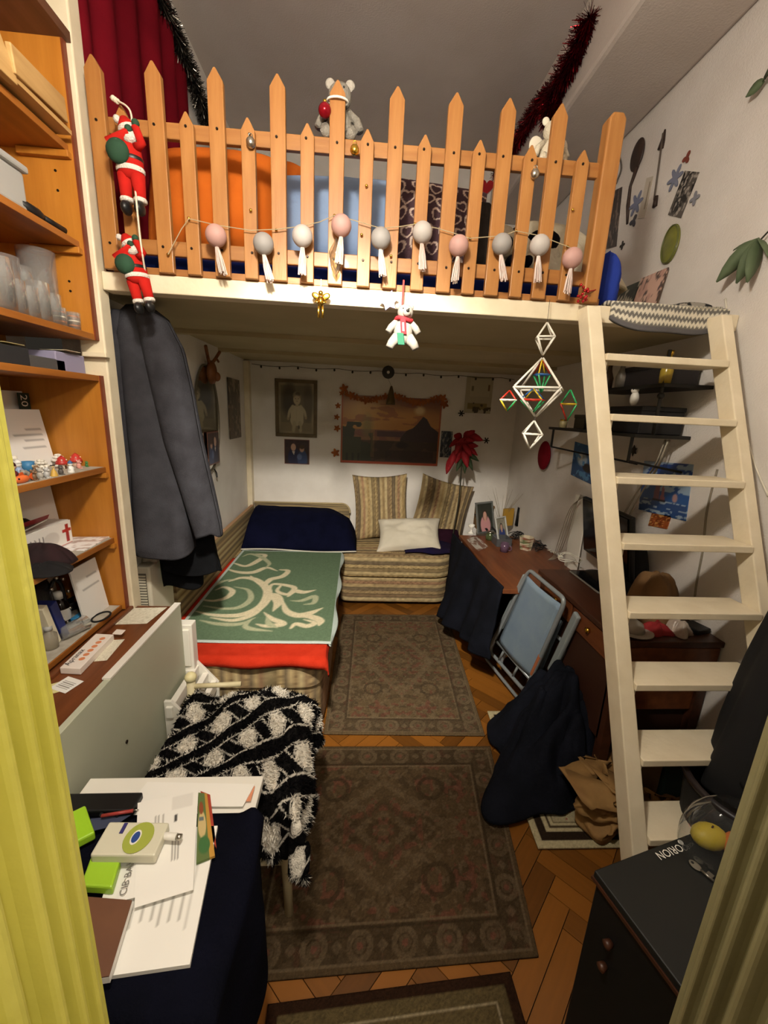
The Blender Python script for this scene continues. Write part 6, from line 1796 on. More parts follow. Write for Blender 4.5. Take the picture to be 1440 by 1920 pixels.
# clear bag with red ornament
bp_ = at(880, 385, Y=1.95)
lone_surf('clear_bag', lambda U, V: (bp_.x + .075 * np.cos(U * 6.2832) * np.sin(.3 + V * 2.7) * (1 + .2 * (fbm(U * 7, V * 5, 3) - .5)), bp_.y + .06 * np.sin(U * 6.2832) * np.sin(.3 + V * 2.7), SH + .01 + .30 * V), 40, 20, thin_glass('bag_film', '#e6eaee', .2, .02), 'clear plastic bag standing behind the railing on the loft', 'bag')
rh = at(912, 350, Y=1.98)
t = thing('red_heart_ornament', 'shiny red heart ornament showing above the clear bag on the loft', 'ornament', (rh.x, rh.y, rh.z - .05))
MB().prism([(.032 * 1.0 * math.sin(a) ** 3, .0021 * 1.0 * (13 * math.cos(a) - 5 * math.cos(2 * a) - 2 * math.cos(3 * a) - math.cos(4 * a))) for a in np.linspace(0, 2 * math.pi, 25)[:-1]], rh, (1, 0, 0), (0, 0, 1), (0, .02, 0)).build('heart', mat('red_foil', '#7a1218', .2, metal=.6), t, bevel=.004)
MB().tube([rh - Vector((0, -.01, .03)), (rh.x, rh.y + .01, SH)], .003, 6).build('stick', M_WHITE, t)
# black and white plush cow
cw = thing('plush_cow', 'black and white plush animal lying behind the railing', 'plush toy', (.66, 1.9, SH))
CB, CWt = mat('plush_black', '#17151a', 1.0, spec=.05), mat('plush_white', '#cfc5b0', 1.0, '#c2b8a2', 20, bump=.5, bscale=120, spec=.05)
b0 = Vector((.60, 1.86, SH))
MB().ell(b0 + Vector((.10, .06, .085)), (.15, .10, .085)).build('body', CWt, cw, smooth=True)
hd_ = MB().ell(b0 + Vector((-.045, -.01, .12)), (.07, .065, .06)).build('head', CWt, cw, smooth=True)
MB().ell(b0 + Vector((-.05, -.06, .10)), (.045, .03, .032)).build('muzzle', CB, hd_, smooth=True)
for k in (-1, 1):
    MB().ell(b0 + Vector((-.045 + k * .075, .0, .165)), (.04, .015, .022), Matrix.Rotation(k * -.5, 3, 'Y')).build('ear', CB, hd_, smooth=True)
    MB().ell(b0 + Vector((.02 + k * .03, -.075, .03)), (.022, .05, .022)).build('leg', CB, cw, smooth=True)
MB().ell(b0 + Vector((.14, .0, .14)), (.07, .05, .04)).build('patch', CB, cw, smooth=True)
# white quilt heap at the right
M_QW = mat('white_quilt', '#cfc6b0', .95, '#c3b9a2', 8, bump=.4, bscale=40, spec=.08)
mound('white_quilt', .80, 2.02, SH - .004, lambda th: .26 + .05 * np.cos(2 * th) + .03 * np.cos(3 * th + 1), lambda s: .26 * (1 - s ** 2.2), M_QW, nt=90, nr=30, fold=.02, nf=7, seed=6, label='heaped white quilt at the right end of the loft bed', cat='quilt', thick=.015)
pillow('blue_bolster', (.985, 1.80, LZ + .115), (.35, .94, 0), (0, 0, 1), (.94, -.35, 0), .20, .225, .13, M_BLUE, N=22, wob=.15, seed=7, p=3.5, pinch=.02, label='royal blue cushion standing on the deck beside the end post', cat='cushion')
# pictures standing on the deck at the right wall
def scen(c0, c1, c2, sd):
    def f(p):
        p.c[:] = raw(c0); p.mix(fbm(p.X * 5, p.Y * 5, sd) > .55, c1); p.mix(fbm(p.X * 11 + 3, p.Y * 11, sd + 2) > .62, c2)
    return f
sheet('leaning_print', (1.36, 2.46, LZ + .002), (.01, -.22, 0), (.06, 0, .30), 30, 30, M_VG, draw=scen('#2d3a2c', '#1c241c', '#c9c3b0', 2), thick=.006, label='dark green print leaning at the right end of the loft', cat='picture')
sheet('leaning_print', (1.372, 2.235, LZ + .002), (.012, -.17, 0), (.06, 0, .31), 30, 30, M_VG, draw=scen('#c9a493', '#b88f80', '#4a3a36', 4), thick=.006, label='pinkish print leaning nearest the ladder top', cat='picture')
# chevron blanket over the ladder head
def chev(U, V):
    X, Y = U * .62, V * .16
    z = np.abs(((X / .022) % 1) - .5) * .020
    b = ((Y + z) / .026) % 1 < .5
    c = np.where(b[..., None], raw('#d2ccba'), raw('#6b6863'))
    e = (V < .10) | (V > .95)
    return np.where(e[..., None], raw('#5c5a5c'), c)
def chev_pos(U, V):
    x = .935 + U * .47
    s = V * .17
    sag = .042 * np.sin(math.pi * U) ** .7 + .006 * np.sin(U * 9)
    y = np.where(s < .085, 1.606 - .012 * np.sin(U * 6), 1.612 + (s - .085) * 1.0)
    z = np.where(s < .085, 2.036 - (.085 - s) * .75 + .012 - sag * (1 - s / .085), 2.044 + .012 * np.sin(math.pi * np.clip((s - .085) / .085, 0, 1)))
    return x, y, z
lone_surf('chevron_blanket', chev_pos, 150, 40, M_VC, 'grey and white chevron knit blanket folded over the ladder head', 'blanket', paint=chev, thick=.016)
pillow('patterned_pouch', (1.30, 1.72, 2.06), (1, .2, .1), (-.2, 1, 0), (0, 0, 1), .17, .12, .05, M_VC, paint=lambda X, Y: np.where((fbm(X * 40, Y * 40, 3) > .55)[..., None], raw('#2a2a2c'), raw('#a09a90')), N=24, seed=8, label='black and grey patterned pouch at the wall end of the chevron blanket', cat='pouch')

# ------------------------------------------------------------------ red curtain on the left above the loft
M_CUR = mat('crimson_velvet', '#74131f', .95, '#66101b', 5, bump=.1, bscale=120, spec=.03)
cu = thing('red_curtain', 'dark crimson curtain hanging on the left wall above the loft', 'curtain', (-.95, 2.15, LZ + .01))
surf('cloth', lambda U, V: (-.955 + .022 * np.sin(U * 34 + .6 * np.sin(U * 9)) * (.5 + .5 * V) + .01 * np.sin(U * 11), 1.70 + U * .98, 3.40 - V * 1.35), 160, 30, M_CUR, cu, thick=.003)
MB().tube([(-.955, 1.69, 3.41), (-.955, 2.72, 3.41)], .010, 10).build('rod', M_WHITE, cu, smooth=True)

# ------------------------------------------------------------------ tinsel garlands
def tinsel(name, pts, r, n, mats, label, seed, droop=0.0):
    t = thing(name, label, 'garland', Vector(pts[0]))
    P = [Vector(p) for p in catmull(pts, 12)]
    rs = random.Random(seed)
    MB().tube(P, .003, 5).build('core_wire', mats[0], t)
    for mi, m in enumerate(mats):
        b = MB()
        for i in range(n // len(mats)):
            q = rs.random() * (len(P) - 1.001); k = int(q)
            p = P[k].lerp(P[k + 1], q - k)
            d = Vector((rs.gauss(0, 1), rs.gauss(0, 1), rs.gauss(0, 1) - droop)).normalized()
            s = d.cross(Vector((rs.gauss(0, 1), rs.gauss(0, 1), rs.gauss(0, 1)))).normalized() * .0014
            L_ = r * rs.uniform(.6, 1.1)
            e = p + d * L_ + Vector((0, 0, -L_ * .2))
            b.add([p - s, p + s, e + s, e - s], [(0, 1, 2, 3)])
        tag(b.build('tinsel_strands', m, t, fix=False), kind='stuff')
    return t
M_SIL = mat('silver_foil', '#8e8a82', .18, metal=1.0); M_SIL2 = mat('dark_silver_foil', '#4a4640', .3, metal=.9)
M_RF = mat('red_tinsel_foil', '#8e0f1a', .22, metal=.85); M_RF2 = mat('dark_red_foil', '#4a0a10', .3, metal=.8)
tinsel('silver_tinsel', [(-.95, 2.20, 3.38), (-.94, 2.45, 3.33), (-.94, 2.65, 3.30), (-.95, 2.90, 3.25), (-.96, 3.10, 3.22)], .055, 5200, [M_SIL, M_SIL2], 'silver tinsel garland strung above the red curtain', 3)
tinsel('red_tinsel', [(1.0, 2.28, 3.40), (.99, 2.40, 3.33), (.985, 2.55, 3.30), (.99, 2.62, 3.22)], .075, 4200, [M_RF, M_RF2], 'bushy end of red tinsel hanging from the ceiling bulkhead', 5, .6)
tinsel('red_tinsel', [(.99, 2.62, 3.34), (.985, 2.85, 3.38), (.985, 3.15, 3.38), (.98, 3.5, 3.36)], .065, 4000, [M_RF, M_RF2], 'red tinsel garland running to the back along the bulkhead', 6)
# dark cable from tinsel to the wall
lone(MB().tube(catmull([at(1082, 170, Y=2.62), at(1112, 190, Y=2.55), at(1122, 208, Y=2.5), at(1134, 230, X=1.40), at(1150, 265, X=1.45), at(1165, 310, X=1.452), at(1155, 345, X=1.452)], 8), .005, 6), 'wall_cable', mat('grey_cable', '#5e5850', .5), 'dark cable running from the red tinsel to the right wall', 'cable', smooth=True)

# ------------------------------------------------------------------ ball garland on the railing
BALLS = [(405, 442, 'p'), (494, 457, 'g'), (567, 443, 'w'), (640, 423, 'p'), (714, 447, 'g'), (792, 436, 'w'), (860, 461, 'p'), (941, 458, 'g'), (1012, 460, 'w'), (1073, 484, 'p')]
gl = thing('ball_garland', 'string of pastel cotton balls with tassels pinned along the railing', 'garland', at(720, 450, Y=1.56))
BM = {'p': mat('ball_pink', '#b58d85', .6), 'g': mat('ball_grey', '#8f8b88', .6), 'w': mat('ball_white', '#b0a9a4', .6)}
TS = mat('tassel_pale', '#d8cfc8', .6, '#c4a79c', 30, stretch=(8, 8, 1))
tr_ = random.Random(2)
for x, y, k in BALLS:
    c = at(x, y, Y=1.562)
    b = MB().ell(c, (.034, .032, .034), n=22, m=14).build('ball', BM[k], gl, smooth=True)
    tm = MB()
    L_ = .085
    kx = tr_.uniform(-.012, .02)
    for q in range(14):
        a = q * 2.4; rr = .011 * math.sqrt((q + .5) / 14)
        tm.tube([c + Vector((rr * .35 * math.cos(a), rr * .35 * math.sin(a), -.030)), c + Vector((kx * .5 + rr * math.cos(a), rr * math.sin(a), -.030 - L_ * .5)), c + Vector((kx + rr * 1.2 * math.cos(a), rr * 1.2 * math.sin(a), -.030 - L_ * tr_.uniform(.9, 1.05)))], .0022, 4)
    tm.build('tassel', TS, b)
STRING = [(315, 477), (340, 430), (354, 410), (405, 422), (470, 432), (520, 430), (567, 424), (600, 416), (627, 404), (660, 412), (714, 428), (750, 425), (778, 420), (820, 428), (860, 440), (881, 447), (941, 442), (968, 433), (1012, 442), (1064, 462), (1073, 466)]
MB().tube([at(x, y, Y=1.585) for x, y in STRING], .0015, 5).build('string', mat('beige_string', '#a99a7a', .8), gl)
for x, y in ((315, 477), (354, 409), (627, 404), (778, 420), (881, 447), (968, 433), (1064, 462), (470, 394), (678, 440), (733, 480), (687, 348), (1074, 393), (518, 431)):
    c = at(x, y, Y=1.592)
    MB().ell(c, (.005, .004, .005), n=10, m=6).build('push_pin', M_GOLD, gl, smooth=True)
# bell baubles on the railing
for x, y, m, lb in ((470, 267, M_METAL, 'silver bell knob hanging on the third short picket'), (665, 281, M_GOLD, 'golden bell knob hanging beside the tied teddy'), (1003, 326, M_METAL, 'silver bell knob hanging near the white angel')):
    c = at(x, y, Y=1.585)
    t = thing('bell_bauble', lb, 'bauble', c - Vector((0, 0, .018)), 'bell baubles on the railing')
    MB().ell(c, (.015, .014, .016)).build('bell', m, t, smooth=True)
    MB().tube([c + Vector((.006 * math.cos(a), 0, .019 + .006 * math.sin(a))) for a in np.linspace(0, 6.2832, 11)[:-1]], .0014, 5, closed=True).build('loop', m, t, smooth=True)

# ------------------------------------------------------------------ soft toys on the rail
def plush(name, base, s, m, m2, label, cat='plush toy', wings=False, parts=('body',)):
    b = Vector(base); V3 = Vector
    t = thing(name, label, cat, b)
    MB().ell(b + V3((0, 0, .33 * s)), (.26 * s, .2 * s, .32 * s)).build('body', m, t, smooth=True)
    h = MB().ell(b + V3((0, -.02 * s, .82 * s)), (.24 * s, .22 * s, .23 * s)).build('head', m, t, smooth=True)
    MB().ell(b + V3((0, -.22 * s, .76 * s)), (.11 * s, .09 * s, .09 * s)).build('muzzle', m2, h, smooth=True)
    MB().ell(b + V3((0, -.305 * s, .79 * s)), (.035 * s, .02 * s, .028 * s), n=8, m=6).build('nose', M_BLACK, h, smooth=True)
    for k in (-1, 1):
        MB().ell(b + V3((k * .2 * s, 0, 1.03 * s)), (.10 * s, .05 * s, .10 * s)).build('ear', m2, h, smooth=True)
        MB().ell(b + V3((k * .085 * s, -.215 * s, .87 * s)), (.022 * s, .015 * s, .022 * s), n=8, m=5).build('eye', M_BLACK, h, smooth=True)
        MB().tube([b + V3((k * .18 * s, -.02 * s, .55 * s)), b + V3((k * .36 * s, -.06 * s, .40 * s)), b + V3((k * .42 * s, -.10 * s, .22 * s))], [.085 * s, .08 * s, .09 * s], 12).build('arm', m, t, smooth=True)
        MB().tube([b + V3((k * .14 * s, -.04 * s, .12 * s)), b + V3((k * .24 * s, -.20 * s, .07 * s)), b + V3((k * .28 * s, -.34 * s, .10 * s))], [.11 * s, .10 * s, .10 * s], 12).build('leg', m, t, smooth=True)
    if wings:
        for k in (-1, 1):
            MB().ell(b + V3((k * .3 * s, .15 * s, .5 * s)), (.22 * s, .03 * s, .30 * s), Matrix.Rotation(k * .4, 3, 'Y')).build('wing', m2, t, smooth=True)
    return t
GF, GF2 = mat('grey_plush', '#8f8a80', 1.0, '#7d786f', 30, bump=.6, bscale=140, spec=.05), mat('pale_grey_plush', '#a8a298', 1.0, bump=.6, bscale=140, spec=.05)
tb_ = at(636, 272, Y=1.665)
ted = plush('grey_teddy', (tb_.x, 1.665, 2.484), .165, GF, GF2, 'grey teddy bear tied behind a tall picket of the railing')
MB().tube([(-.135 + .0 + .035 + .033 * math.cos(a), 1.607 + .02 * math.sin(a), 2.574) for a in np.linspace(0, 6.2832, 17)[:-1]], .0035, 6, closed=True).build('tie_cord', M_WHITE, ted, smooth=True)
c = at(609, 207, Y=1.60)
t = thing('red_bauble', 'shiny red ball bauble beside the grey teddy', 'bauble', c - Vector((0, 0, .022)))
MB().ell(c, .021, n=20, m=12).build('ball', mat('red_glass_ball', '#8e0f1e', .12, metal=.5), t, smooth=True)
MB().lathe([(.006, .0), (.006, .008), (0, .009)], c + Vector((0, 0, .020)), 10).build('cap', M_GOLD, t, smooth=True)
MB().tube([c + Vector((0, 0, .028)), c + Vector((.025, .03, .045))], .0012, 5).build('hanging_thread', M_WHITE, t)
an = at(1030, 308, Y=1.675)
plush('white_angel', (an.x, 1.685, 2.484), .135, CWt, mat('angel_white', '#d8cfbd', .9), 'white plush angel sitting on the top rail at the right', wings=True)
# climbing dolls on a rope
RD, RDW, GRN = mat('doll_red_felt', '#b3231c', .9, '#a51d17', 20, spec=.1), mat('doll_white_fur', '#d8d0c6', 1.0, bump=.6, bscale=200, spec=.05), mat('doll_green_sack', '#22452f', .85, '#1c3a27', 14)
SK = mat('doll_skin', '#cf9a84', .7)
def climber(base, lean, label, s=1.0, back=True):
    """base: boots; lean: tilt in the picture plane. Stuffed figure in red suit"""
    b = Vector(base)
    R_ = Matrix.Rotation(lean, 3, 'Y')
    t = thing('climbing_doll', label, 'doll', b)
    def P(x, y, z): return b + R_ @ Vector((x * s, y * s, z * s))
    for k in (-1, 1):
        l = MB().tube([P(k * .026, 0, .012), P(k * .027, 0, .05), P(k * .024, 0, .105)], [.021 * s, .022 * s, .028 * s], 14).build('leg', RD, t, smooth=True)
        MB().lathe([(.0225 * s, 0), (.025 * s, .004 * s), (.025 * s, .012 * s), (.0225 * s, .016 * s)], P(k * .026, 0, .010), 14, R_ @ Vector((0, 0, 1))).build('fur_cuff', RDW, l, smooth=True)
        MB().ell(P(k * .026, -.012, -.014), (.019 * s, .030 * s, .026 * s), R_).build('boot', M_BLACK, l, smooth=True)
    MB().lathe([(.03 * s, 0), (.048 * s, .02 * s), (.05 * s, .06 * s), (.046 * s, .10 * s), (.030 * s, .125 * s), (0, .13 * s)], P(0, 0, .09), 20, R_ @ Vector((0, 0, 1)), sy=.75).build('coat', RD, t, smooth=True)
    MB().lathe([(.0505 * s, 0), (.053 * s, .004 * s), (.053 * s, .014 * s), (.0505 * s, .018 * s)], P(0, 0, .112), 20, R_ @ Vector((0, 0, 1)), sy=.76, cap=False).build('coat_trim', RDW, t, smooth=True)
    MB().lathe([(.0495 * s, 0), (.051 * s, .003 * s), (.051 * s, .011 * s), (.0495 * s, .014 * s)], P(0, 0, .150), 20, R_ @ Vector((0, 0, 1)), sy=.76, cap=False).build('belt', M_BLACK, t, smooth=True)
    h = MB().ell(P(.012, -.004, .240), (.030 * s, .030 * s, .032 * s), R_).build('head', SK, t, smooth=True)
    MB().ell(P(.018, -.018, .226), (.028 * s, .022 * s, .024 * s), R_).build('beard', RDW, h, smooth=True)
    MB().lathe([(.034 * s, 0), (.030 * s, .02 * s), (.014 * s, .045 * s), (0, .052 * s)], P(.008, 0, .252), 16, R_ @ Vector((-.35, 0, 1))).build('hat', RD, h, smooth=True)
    MB().lathe([(.032 * s, -.004 * s), (.037 * s, .002 * s), (.035 * s, .010 * s), (.031 * s, .012 * s)], P(.008, 0, .252), 16, R_ @ Vector((-.35, 0, 1)), cap=False).build('hat_trim', RDW, h, smooth=True)
    MB().ell(P(-.030, -.002, .288), .014 * s).build('pompom', RDW, h, smooth=True)
    for k, (ex, ez) in ((-1, (-.01, .285)), (1, (.052, .235))):
        a = MB().tube([P(k * .035, -.01, .195), P(k * .062, -.02, .205), P(.035 + k * .012, -.03, .235 + (.02 if k > 0 else 0))], [.017 * s, .016 * s, .014 * s], 12).build('arm', RD, t, smooth=True)
        MB().ell(P(.037 + k * .014, -.032, .243 + (.02 if k > 0 else 0)), .014 * s).build('mitten', GRN, a, smooth=True)
    # sack on the back
    MB().ell(P(-.022, -.040 if back else .02, .165), (.042 * s, .030 * s, .042 * s), R_).build('sack', GRN, t, smooth=True)
    return t
d1_ = at(252, 386, Y=1.555); d2_ = at(272, 572, Y=1.555)
climber(d1_ + Vector((0, 0, 0)), -.02, 'upper climbing doll in red suit with green sack hanging on the rope', .80)
climber(d2_, -.20, 'lower climbing doll in red suit gripping the rope below the railing', .72)
rp = thing('climbing_rope', 'white rope tied to the left picket that the climbing dolls hang on', 'rope', at(270, 450, Y=1.56))
MB().tube(catmull([at(207, 183, Y=1.59), at(222, 190, Y=1.58), at(238, 200, Y=1.57), at(246, 215, Y=1.575), at(248, 250, Y=1.575), at(252, 330, Y=1.575), at(256, 380, Y=1.52), at(262, 440, Y=1.53), at(266, 470, Y=1.53), at(272, 510, Y=1.56)], 6), .003, 6).build('rope', mat('rope_white', '#d6cdb8', .8), rp, smooth=True)
for k in range(3):
    c = at(212 + 4 * k, 184 + 3 * k, Y=1.585)
    MB().ell(c, (.008, .006, .008), n=8, m=6).build('knot', mat('rope_white', '#d6cdb8'), rp, smooth=True)

# ------------------------------------------------------------------ ornaments under the beam
# gold angel
g0 = at(601, 596, Y=1.585)
ga = thing('gold_angel', 'small golden angel ornament hanging from the beam', 'ornament', g0)
def G(x, z, y=0.0): return g0 + Vector((x, y, z))
MB().tube([G(0, .038), G(0, .068)], [.009, .010], 12).build('torso', M_GOLD, ga, smooth=True)
MB().ell(G(0, .080), .009).build('head', M_GOLD, ga, smooth=True)
for k in (-1, 1):
    MB().tube([G(k * .005, .04), G(k * .008, .02), G(k * .006, 0)], [.005, .004, .0045], 8).build('leg', M_GOLD, ga, smooth=True)
    MB().ell(G(k * .018, .072, .006), (.016, .003, .011), Matrix.Rotation(k * -.5, 3, 'Y')).build('wing', M_GOLD, ga, smooth=True)
    MB().tube([G(k * .008, .065), G(k * .018, .052), G(k * .010, .048, -.008)], .0035, 8).build('arm', M_GOLD, ga, smooth=True)
MB().tube([G(0, .088), G(.001, .125)], .0009, 5).build('thread', M_METAL, ga)
# glitter snowflake
sf = at(729, 563, Y=1.60)
M_GLIT = mat('lilac_glitter', '#8f8fb5', .3, '#d9d6e0', 120, lo=.45, hi=.55, metal=.4)
def star_poly(r, inner, n, rot=0):
    return [((r if i % 2 == 0 else inner) * math.sin(math.pi * i / n + rot), (r if i % 2 == 0 else inner) * math.cos(math.pi * i / n + rot)) for i in range(2 * n)]
lone(MB().prism(star_poly(.036, .022, 6, .3), sf, (1, 0, 0), (0, 0, 1), (0, .004, 0)), 'glitter_snowflake', M_GLIT, 'lilac glitter snowflake stuck on the cream beam', 'ornament', bevel=.001)
# white bear with scarf
b0 = at(754, 655, Y=1.57)
wb_ = thing('white_bear', 'white bear ornament with red scarf hanging on a red ribbon', 'ornament', b0)
M_BEAR = mat('bear_white', '#9f998f', .8, '#958e84', 30)
def W_(x, z, y=0.0): return b0 + Vector((x, y, z))
MB().ell(W_(0, .060), (.034, .026, .045), n=18, m=12).build('body', M_BEAR, wb_, smooth=True)
hh = MB().ell(W_(.004, .123, -.004), (.028, .025, .026), n=18, m=12).build('head', M_BEAR, wb_, smooth=True)
MB().ell(W_(.007, .117, -.026), (.014, .012, .012)).build('muzzle', M_BEAR, hh, smooth=True)
MB().ell(W_(.009, .122, -.038), (.006, .004, .005), n=8, m=6).build('nose', M_BLACK, hh, smooth=True)
for k in (-1, 1):
    MB().ell(W_(k * .024, .142), (.010, .006, .010)).build('ear', M_BEAR, hh, smooth=True)
    MB().ell(W_(k * .010 + .004, .131, -.026), .0025, n=8, m=5).build('eye', M_BLACK, hh, smooth=True)
    MB().tube([W_(k * .024, .090), W_(k * .044, .072, -.004), W_(k * .055, .055, -.008)], [.013, .012, .011], 12).build('arm', M_BEAR, wb_, smooth=True)
    MB().tube([W_(k * .020, .040), W_(k * .040, .018, -.006), W_(k * .048, .002, -.010)], [.020, .016, .014], 12).build('leg', M_BEAR, wb_, smooth=True)
M_SC = mat('scarf_red', '#b2202a', .7)
MB().tube([W_(.028 * math.cos(a), .098 + .004 * math.sin(2 * a), .024 * math.sin(a) - .002) for a in np.linspace(0, 6.2832, 21)[:-1]], .007, 8, closed=True).build('scarf', M_SC, wb_, smooth=True)
sc2 = MB().obox(W_(-.003, .072, -.030), (.010, 0, 0), (0, .002, 0), (-.003, .0, .026)).build('scarf_end', M_SC, wb_, bevel=.002)
MB().obox(W_(-.010, .030, -.032), (.012, 0, 0), (0, .002, 0), (-.003, 0, .020)).build('green_fringe', mat('scarf_green', '#1f6a4e', .7), sc2, bevel=.002)
MB().obox(W_(-.0035, .070, -.0322), (.0035, 0, 0), (0, .0004, 0), (-.0015, 0, .014)).build('pink_embroidery', mat('pale_pink_ink', '#e3b9b4', .6), sc2)
rb0, rb1 = at(753, 588, Y=1.585), at(757, 525, Y=1.595)
MB().bar(rb0, rb1, .006, .002, up=(0, 1, 0)).build('ribbon', mat('ribbon_red', '#c2281e', .6), wb_)
# red glitter bow at the end post
q = at(1093, 552, Y=1.58)
t = thing('red_beads', 'red bead chain bunched at the foot of the end post', 'beads', q)
M_BEAD = mat('red_bead', '#a0181c', .15, metal=.3)
rr = random.Random(8)
for i in range(16):
    MB().ell(q + Vector((rr.uniform(-.018, .016), rr.uniform(-.008, .008), rr.uniform(-.028, .03))), .0055, n=8, m=6).build('bead', M_BEAD, t, smooth=True)
MB().tube([q + Vector((.01, 0, .01)), at(1112, 545, Y=1.59), at(1120, 542, Y=1.60)], .002, 5).build('thread', M_BEAD, t)
# crumpled clear ornament on the middle picket
q = at(630, 482, Y=1.575)
lone_surf('cellophane_bow', lambda U, V: (q.x + .022 * np.cos(U * 6.28) * np.sin(V * 3.14) * (1 + .8 * (fbm(U * 8, V * 6, 2) - .5)), q.y + .016 * np.sin(U * 6.28) * np.sin(V * 3.14), q.z - .05 + .10 * V + .012 * np.sin(U * 19)), 30, 18, thin_glass('gold_film', '#e6dcc0', .3, .03), 'crumpled cellophane bow pinned on the middle tall picket', 'bow')

# ------------------------------------------------------------------ straw mobile
mob = thing('straw_mobile', 'geometric drinking straw mobile of white and coloured octahedra under the beam', 'mobile', at(1000, 840, Y=1.57))
SWt = mat('straw_white', '#e6e2d6', .4)
SC_ = {'r': mat('straw_red', '#b5301f', .4), 'g': mat('straw_green', '#2f9a5c', .4), 'y': mat('straw_yellow', '#cfae2c', .4), 'b': mat('straw_blue', '#2c5fa0', .4), 'w': SWt}
def mp_(x, y, Y=1.57): return at(900 + x / 6.545, 590 + y / 6.545, Y=Y)
def octa(apex, bot, hw, yaw, cols, rad=.0035, n=4, mid=.46):
    a, b = mp_(*apex), mp_(*bot)
    c = a.lerp(b, mid)
    E = [c + Vector((hw * math.cos(yaw + k * 2 * math.pi / n), hw * math.sin(yaw + k * 2 * math.pi / n), 0)) for k in range(n)]
    j = 0
    for k in range(n):
        for seg in ((a, E[k]), (E[k], b), (E[k], E[(k + 1) % n])):
            MB().tube([seg[0].lerp(seg[1], .03), seg[0].lerp(seg[1], .97)], rad, 8).build('straw', SC_[cols[j % len(cols)]], mob, smooth=True)
            j += 1
octa((825, 95), (770, 500), .0415, .5, 'w', mid=.46)
octa((770, 525), (680, 1255), .115, .28, 'w', .0042, mid=.52)
octa((365, 930), (330, 1185), .040, .4, 'rywrgw', .003)
octa((1110, 920), (1065, 1305), .040, .3, 'gryggr', .003)
octa((765, 545), (750, 960), .032, .8, 'ygbrgb', .003)
octa((655, 905), (640, 1210), .055, .2, 'bgrygr', .003)
octa((665, 1300), (610, 1655), .048, .5, 'w', .0035)
MB().tube([at(1031, 562, Y=1.60), mp_(825, 95)], .0009, 5).build('thread', M_BLACK, mob)
for a, b in (((770, 500), (770, 525)), ((680, 1255), (665, 1300))):
    MB().tube([mp_(*a), mp_(*b)], .0012, 5).build('thread', M_BLACK, mob)

# ------------------------------------------------------------------ pictures on the back wall
YW = YB - .006
def wall_sheet(name, box, draw, label, cat='picture', n=(60, 60), th=.004, m=M_VG, Yp=YW, bend=None):
    (x0, y0), (x1, y1) = box                          # top-left, bottom-right measured on the back wall
    a, b = at(x0, y0, Y=Yp), at(x1, y1, Y=Yp)
    w, h = b.x - a.x, a.z - b.z
    return sheet(name, (a.x, Yp, b.z), (w, 0, 0), (0, 0, h), n[0], n[1], m, draw=draw, thick=th, label=label, cat=cat, bend=bend), (a.x, b.x, b.z, a.z)
# framed portrait of a small child
pf = thing('child_portrait', 'large sepia framed portrait of a small child on the back wall', 'picture', at(555, 820, Y=YW))
x0, x1, z0, z1 = -.745, -.375, 1.345, 1.845
MF = mat('old_frame', '#6d5c3c', .5, '#5c4c30', 15)
for bx in ((x0, x1, z0, z0 + .03), (x0, x1, z1 - .03, z1), (x0, x0 + .03, z0 + .03, z1 - .03), (x1 - .03, x1, z0 + .03, z1 - .03)):
    MB().box(bx[0], bx[1], YW - .018, YB - .001, bx[2], bx[3]).build('frame_moulding', MF, pf, bevel=.003)
def child(p):
    p.c[:] = raw('#8f8266')
    p.rect(.06, .94, .05, .95, '#766b52'); p.grain(.2, 3, 3, 4)
    p.ell(.30, .66, .20, .30, '#3f382b', .6, a=.85); p.ell(.84, .60, .14, .38, '#554c3a', .6, a=.8); p.rect(.06, .94, .05, .22, '#8a7d60', a=.6)
    # white romper, short arms hanging, legs
    p.poly([(.40, .56), (.63, .56), (.70, .44), (.71, .24), (.66, .16), (.38, .16), (.33, .24), (.34, .44)], '#b9ad8e')
    p.stroke([(.40, .53), (.31, .44), (.27, .32)], .09, .065, '#b3a788'); p.stroke([(.63, .53), (.73, .45), (.77, .35)], .09, .065, '#b3a788')
    p.ell(.265, .295, .035, .03, '#a08f70', .3); p.ell(.775, .325, .035, .03, '#a08f70', .3)
    p.stroke([(.44, .20), (.42, .07)], .11, .09, '#ac9f80', smooth=False); p.stroke([(.60, .20), (.62, .07)], .11, .09, '#ac9f80', smooth=False)
    p.rect(.49, .51, .16, .50, '#a3977a', a=.6)
    # head with light curl of hair
    p.rect(.48, .56, .54, .62, '#a89a7a'); p.ell(.52, .69, .105, .115, '#b5a686', .12)
    p.ell(.52, .76, .115, .075, '#8d8062', .35); p.ell(.55, .79, .07, .04, '#5f543f', .5); p.ell(.52, .69, .085, .075, '#b5a686', .5)
    for k in (-1, 1): p.ell(.52 + k * .04, .695, .013, .008, '#4a4032', .6)
    p.ell(.52, .645, .025, .007, '#7a6650', .6); p.ell(.52, .67, .009, .012, '#9a8b6c', .6)
    p.ell(.57, .13, .03, .04, '#5a503e', .5)
sheet('sepia_print', (x0 + .03, YW - .008, z0 + .03), (x1 - x0 - .06, 0, 0), (0, 0, z1 - z0 - .06), 90, 110, M_VG, pf, child, thick=.004)
def couple(p):
    p.c[:] = raw('#3a2a2c'); p.grain(.3, 5, 5, 2)
    p.ell(.38, .25, .24, .42, '#22284a', .1); p.ell(.72, .2, .2, .38, '#33456e', .15)
    p.ell(.36, .68, .10, .15, '#c9a48e', .15); p.ell(.70, .62, .09, .13, '#bf9884', .15); p.ell(.70, .70, .10, .08, '#4a3426', .3)
    p.poly([(.30, .52), (.42, .52), (.38, .36)], '#cfc6bc'); p.ell(.6, .3, .1, .12, '#5c6c94', .3)
    d = np.minimum(np.minimum(p.X, 1 - p.X), np.minimum(p.Y, 1 - p.Y)); p.mix(d < .03, '#7a4a38')
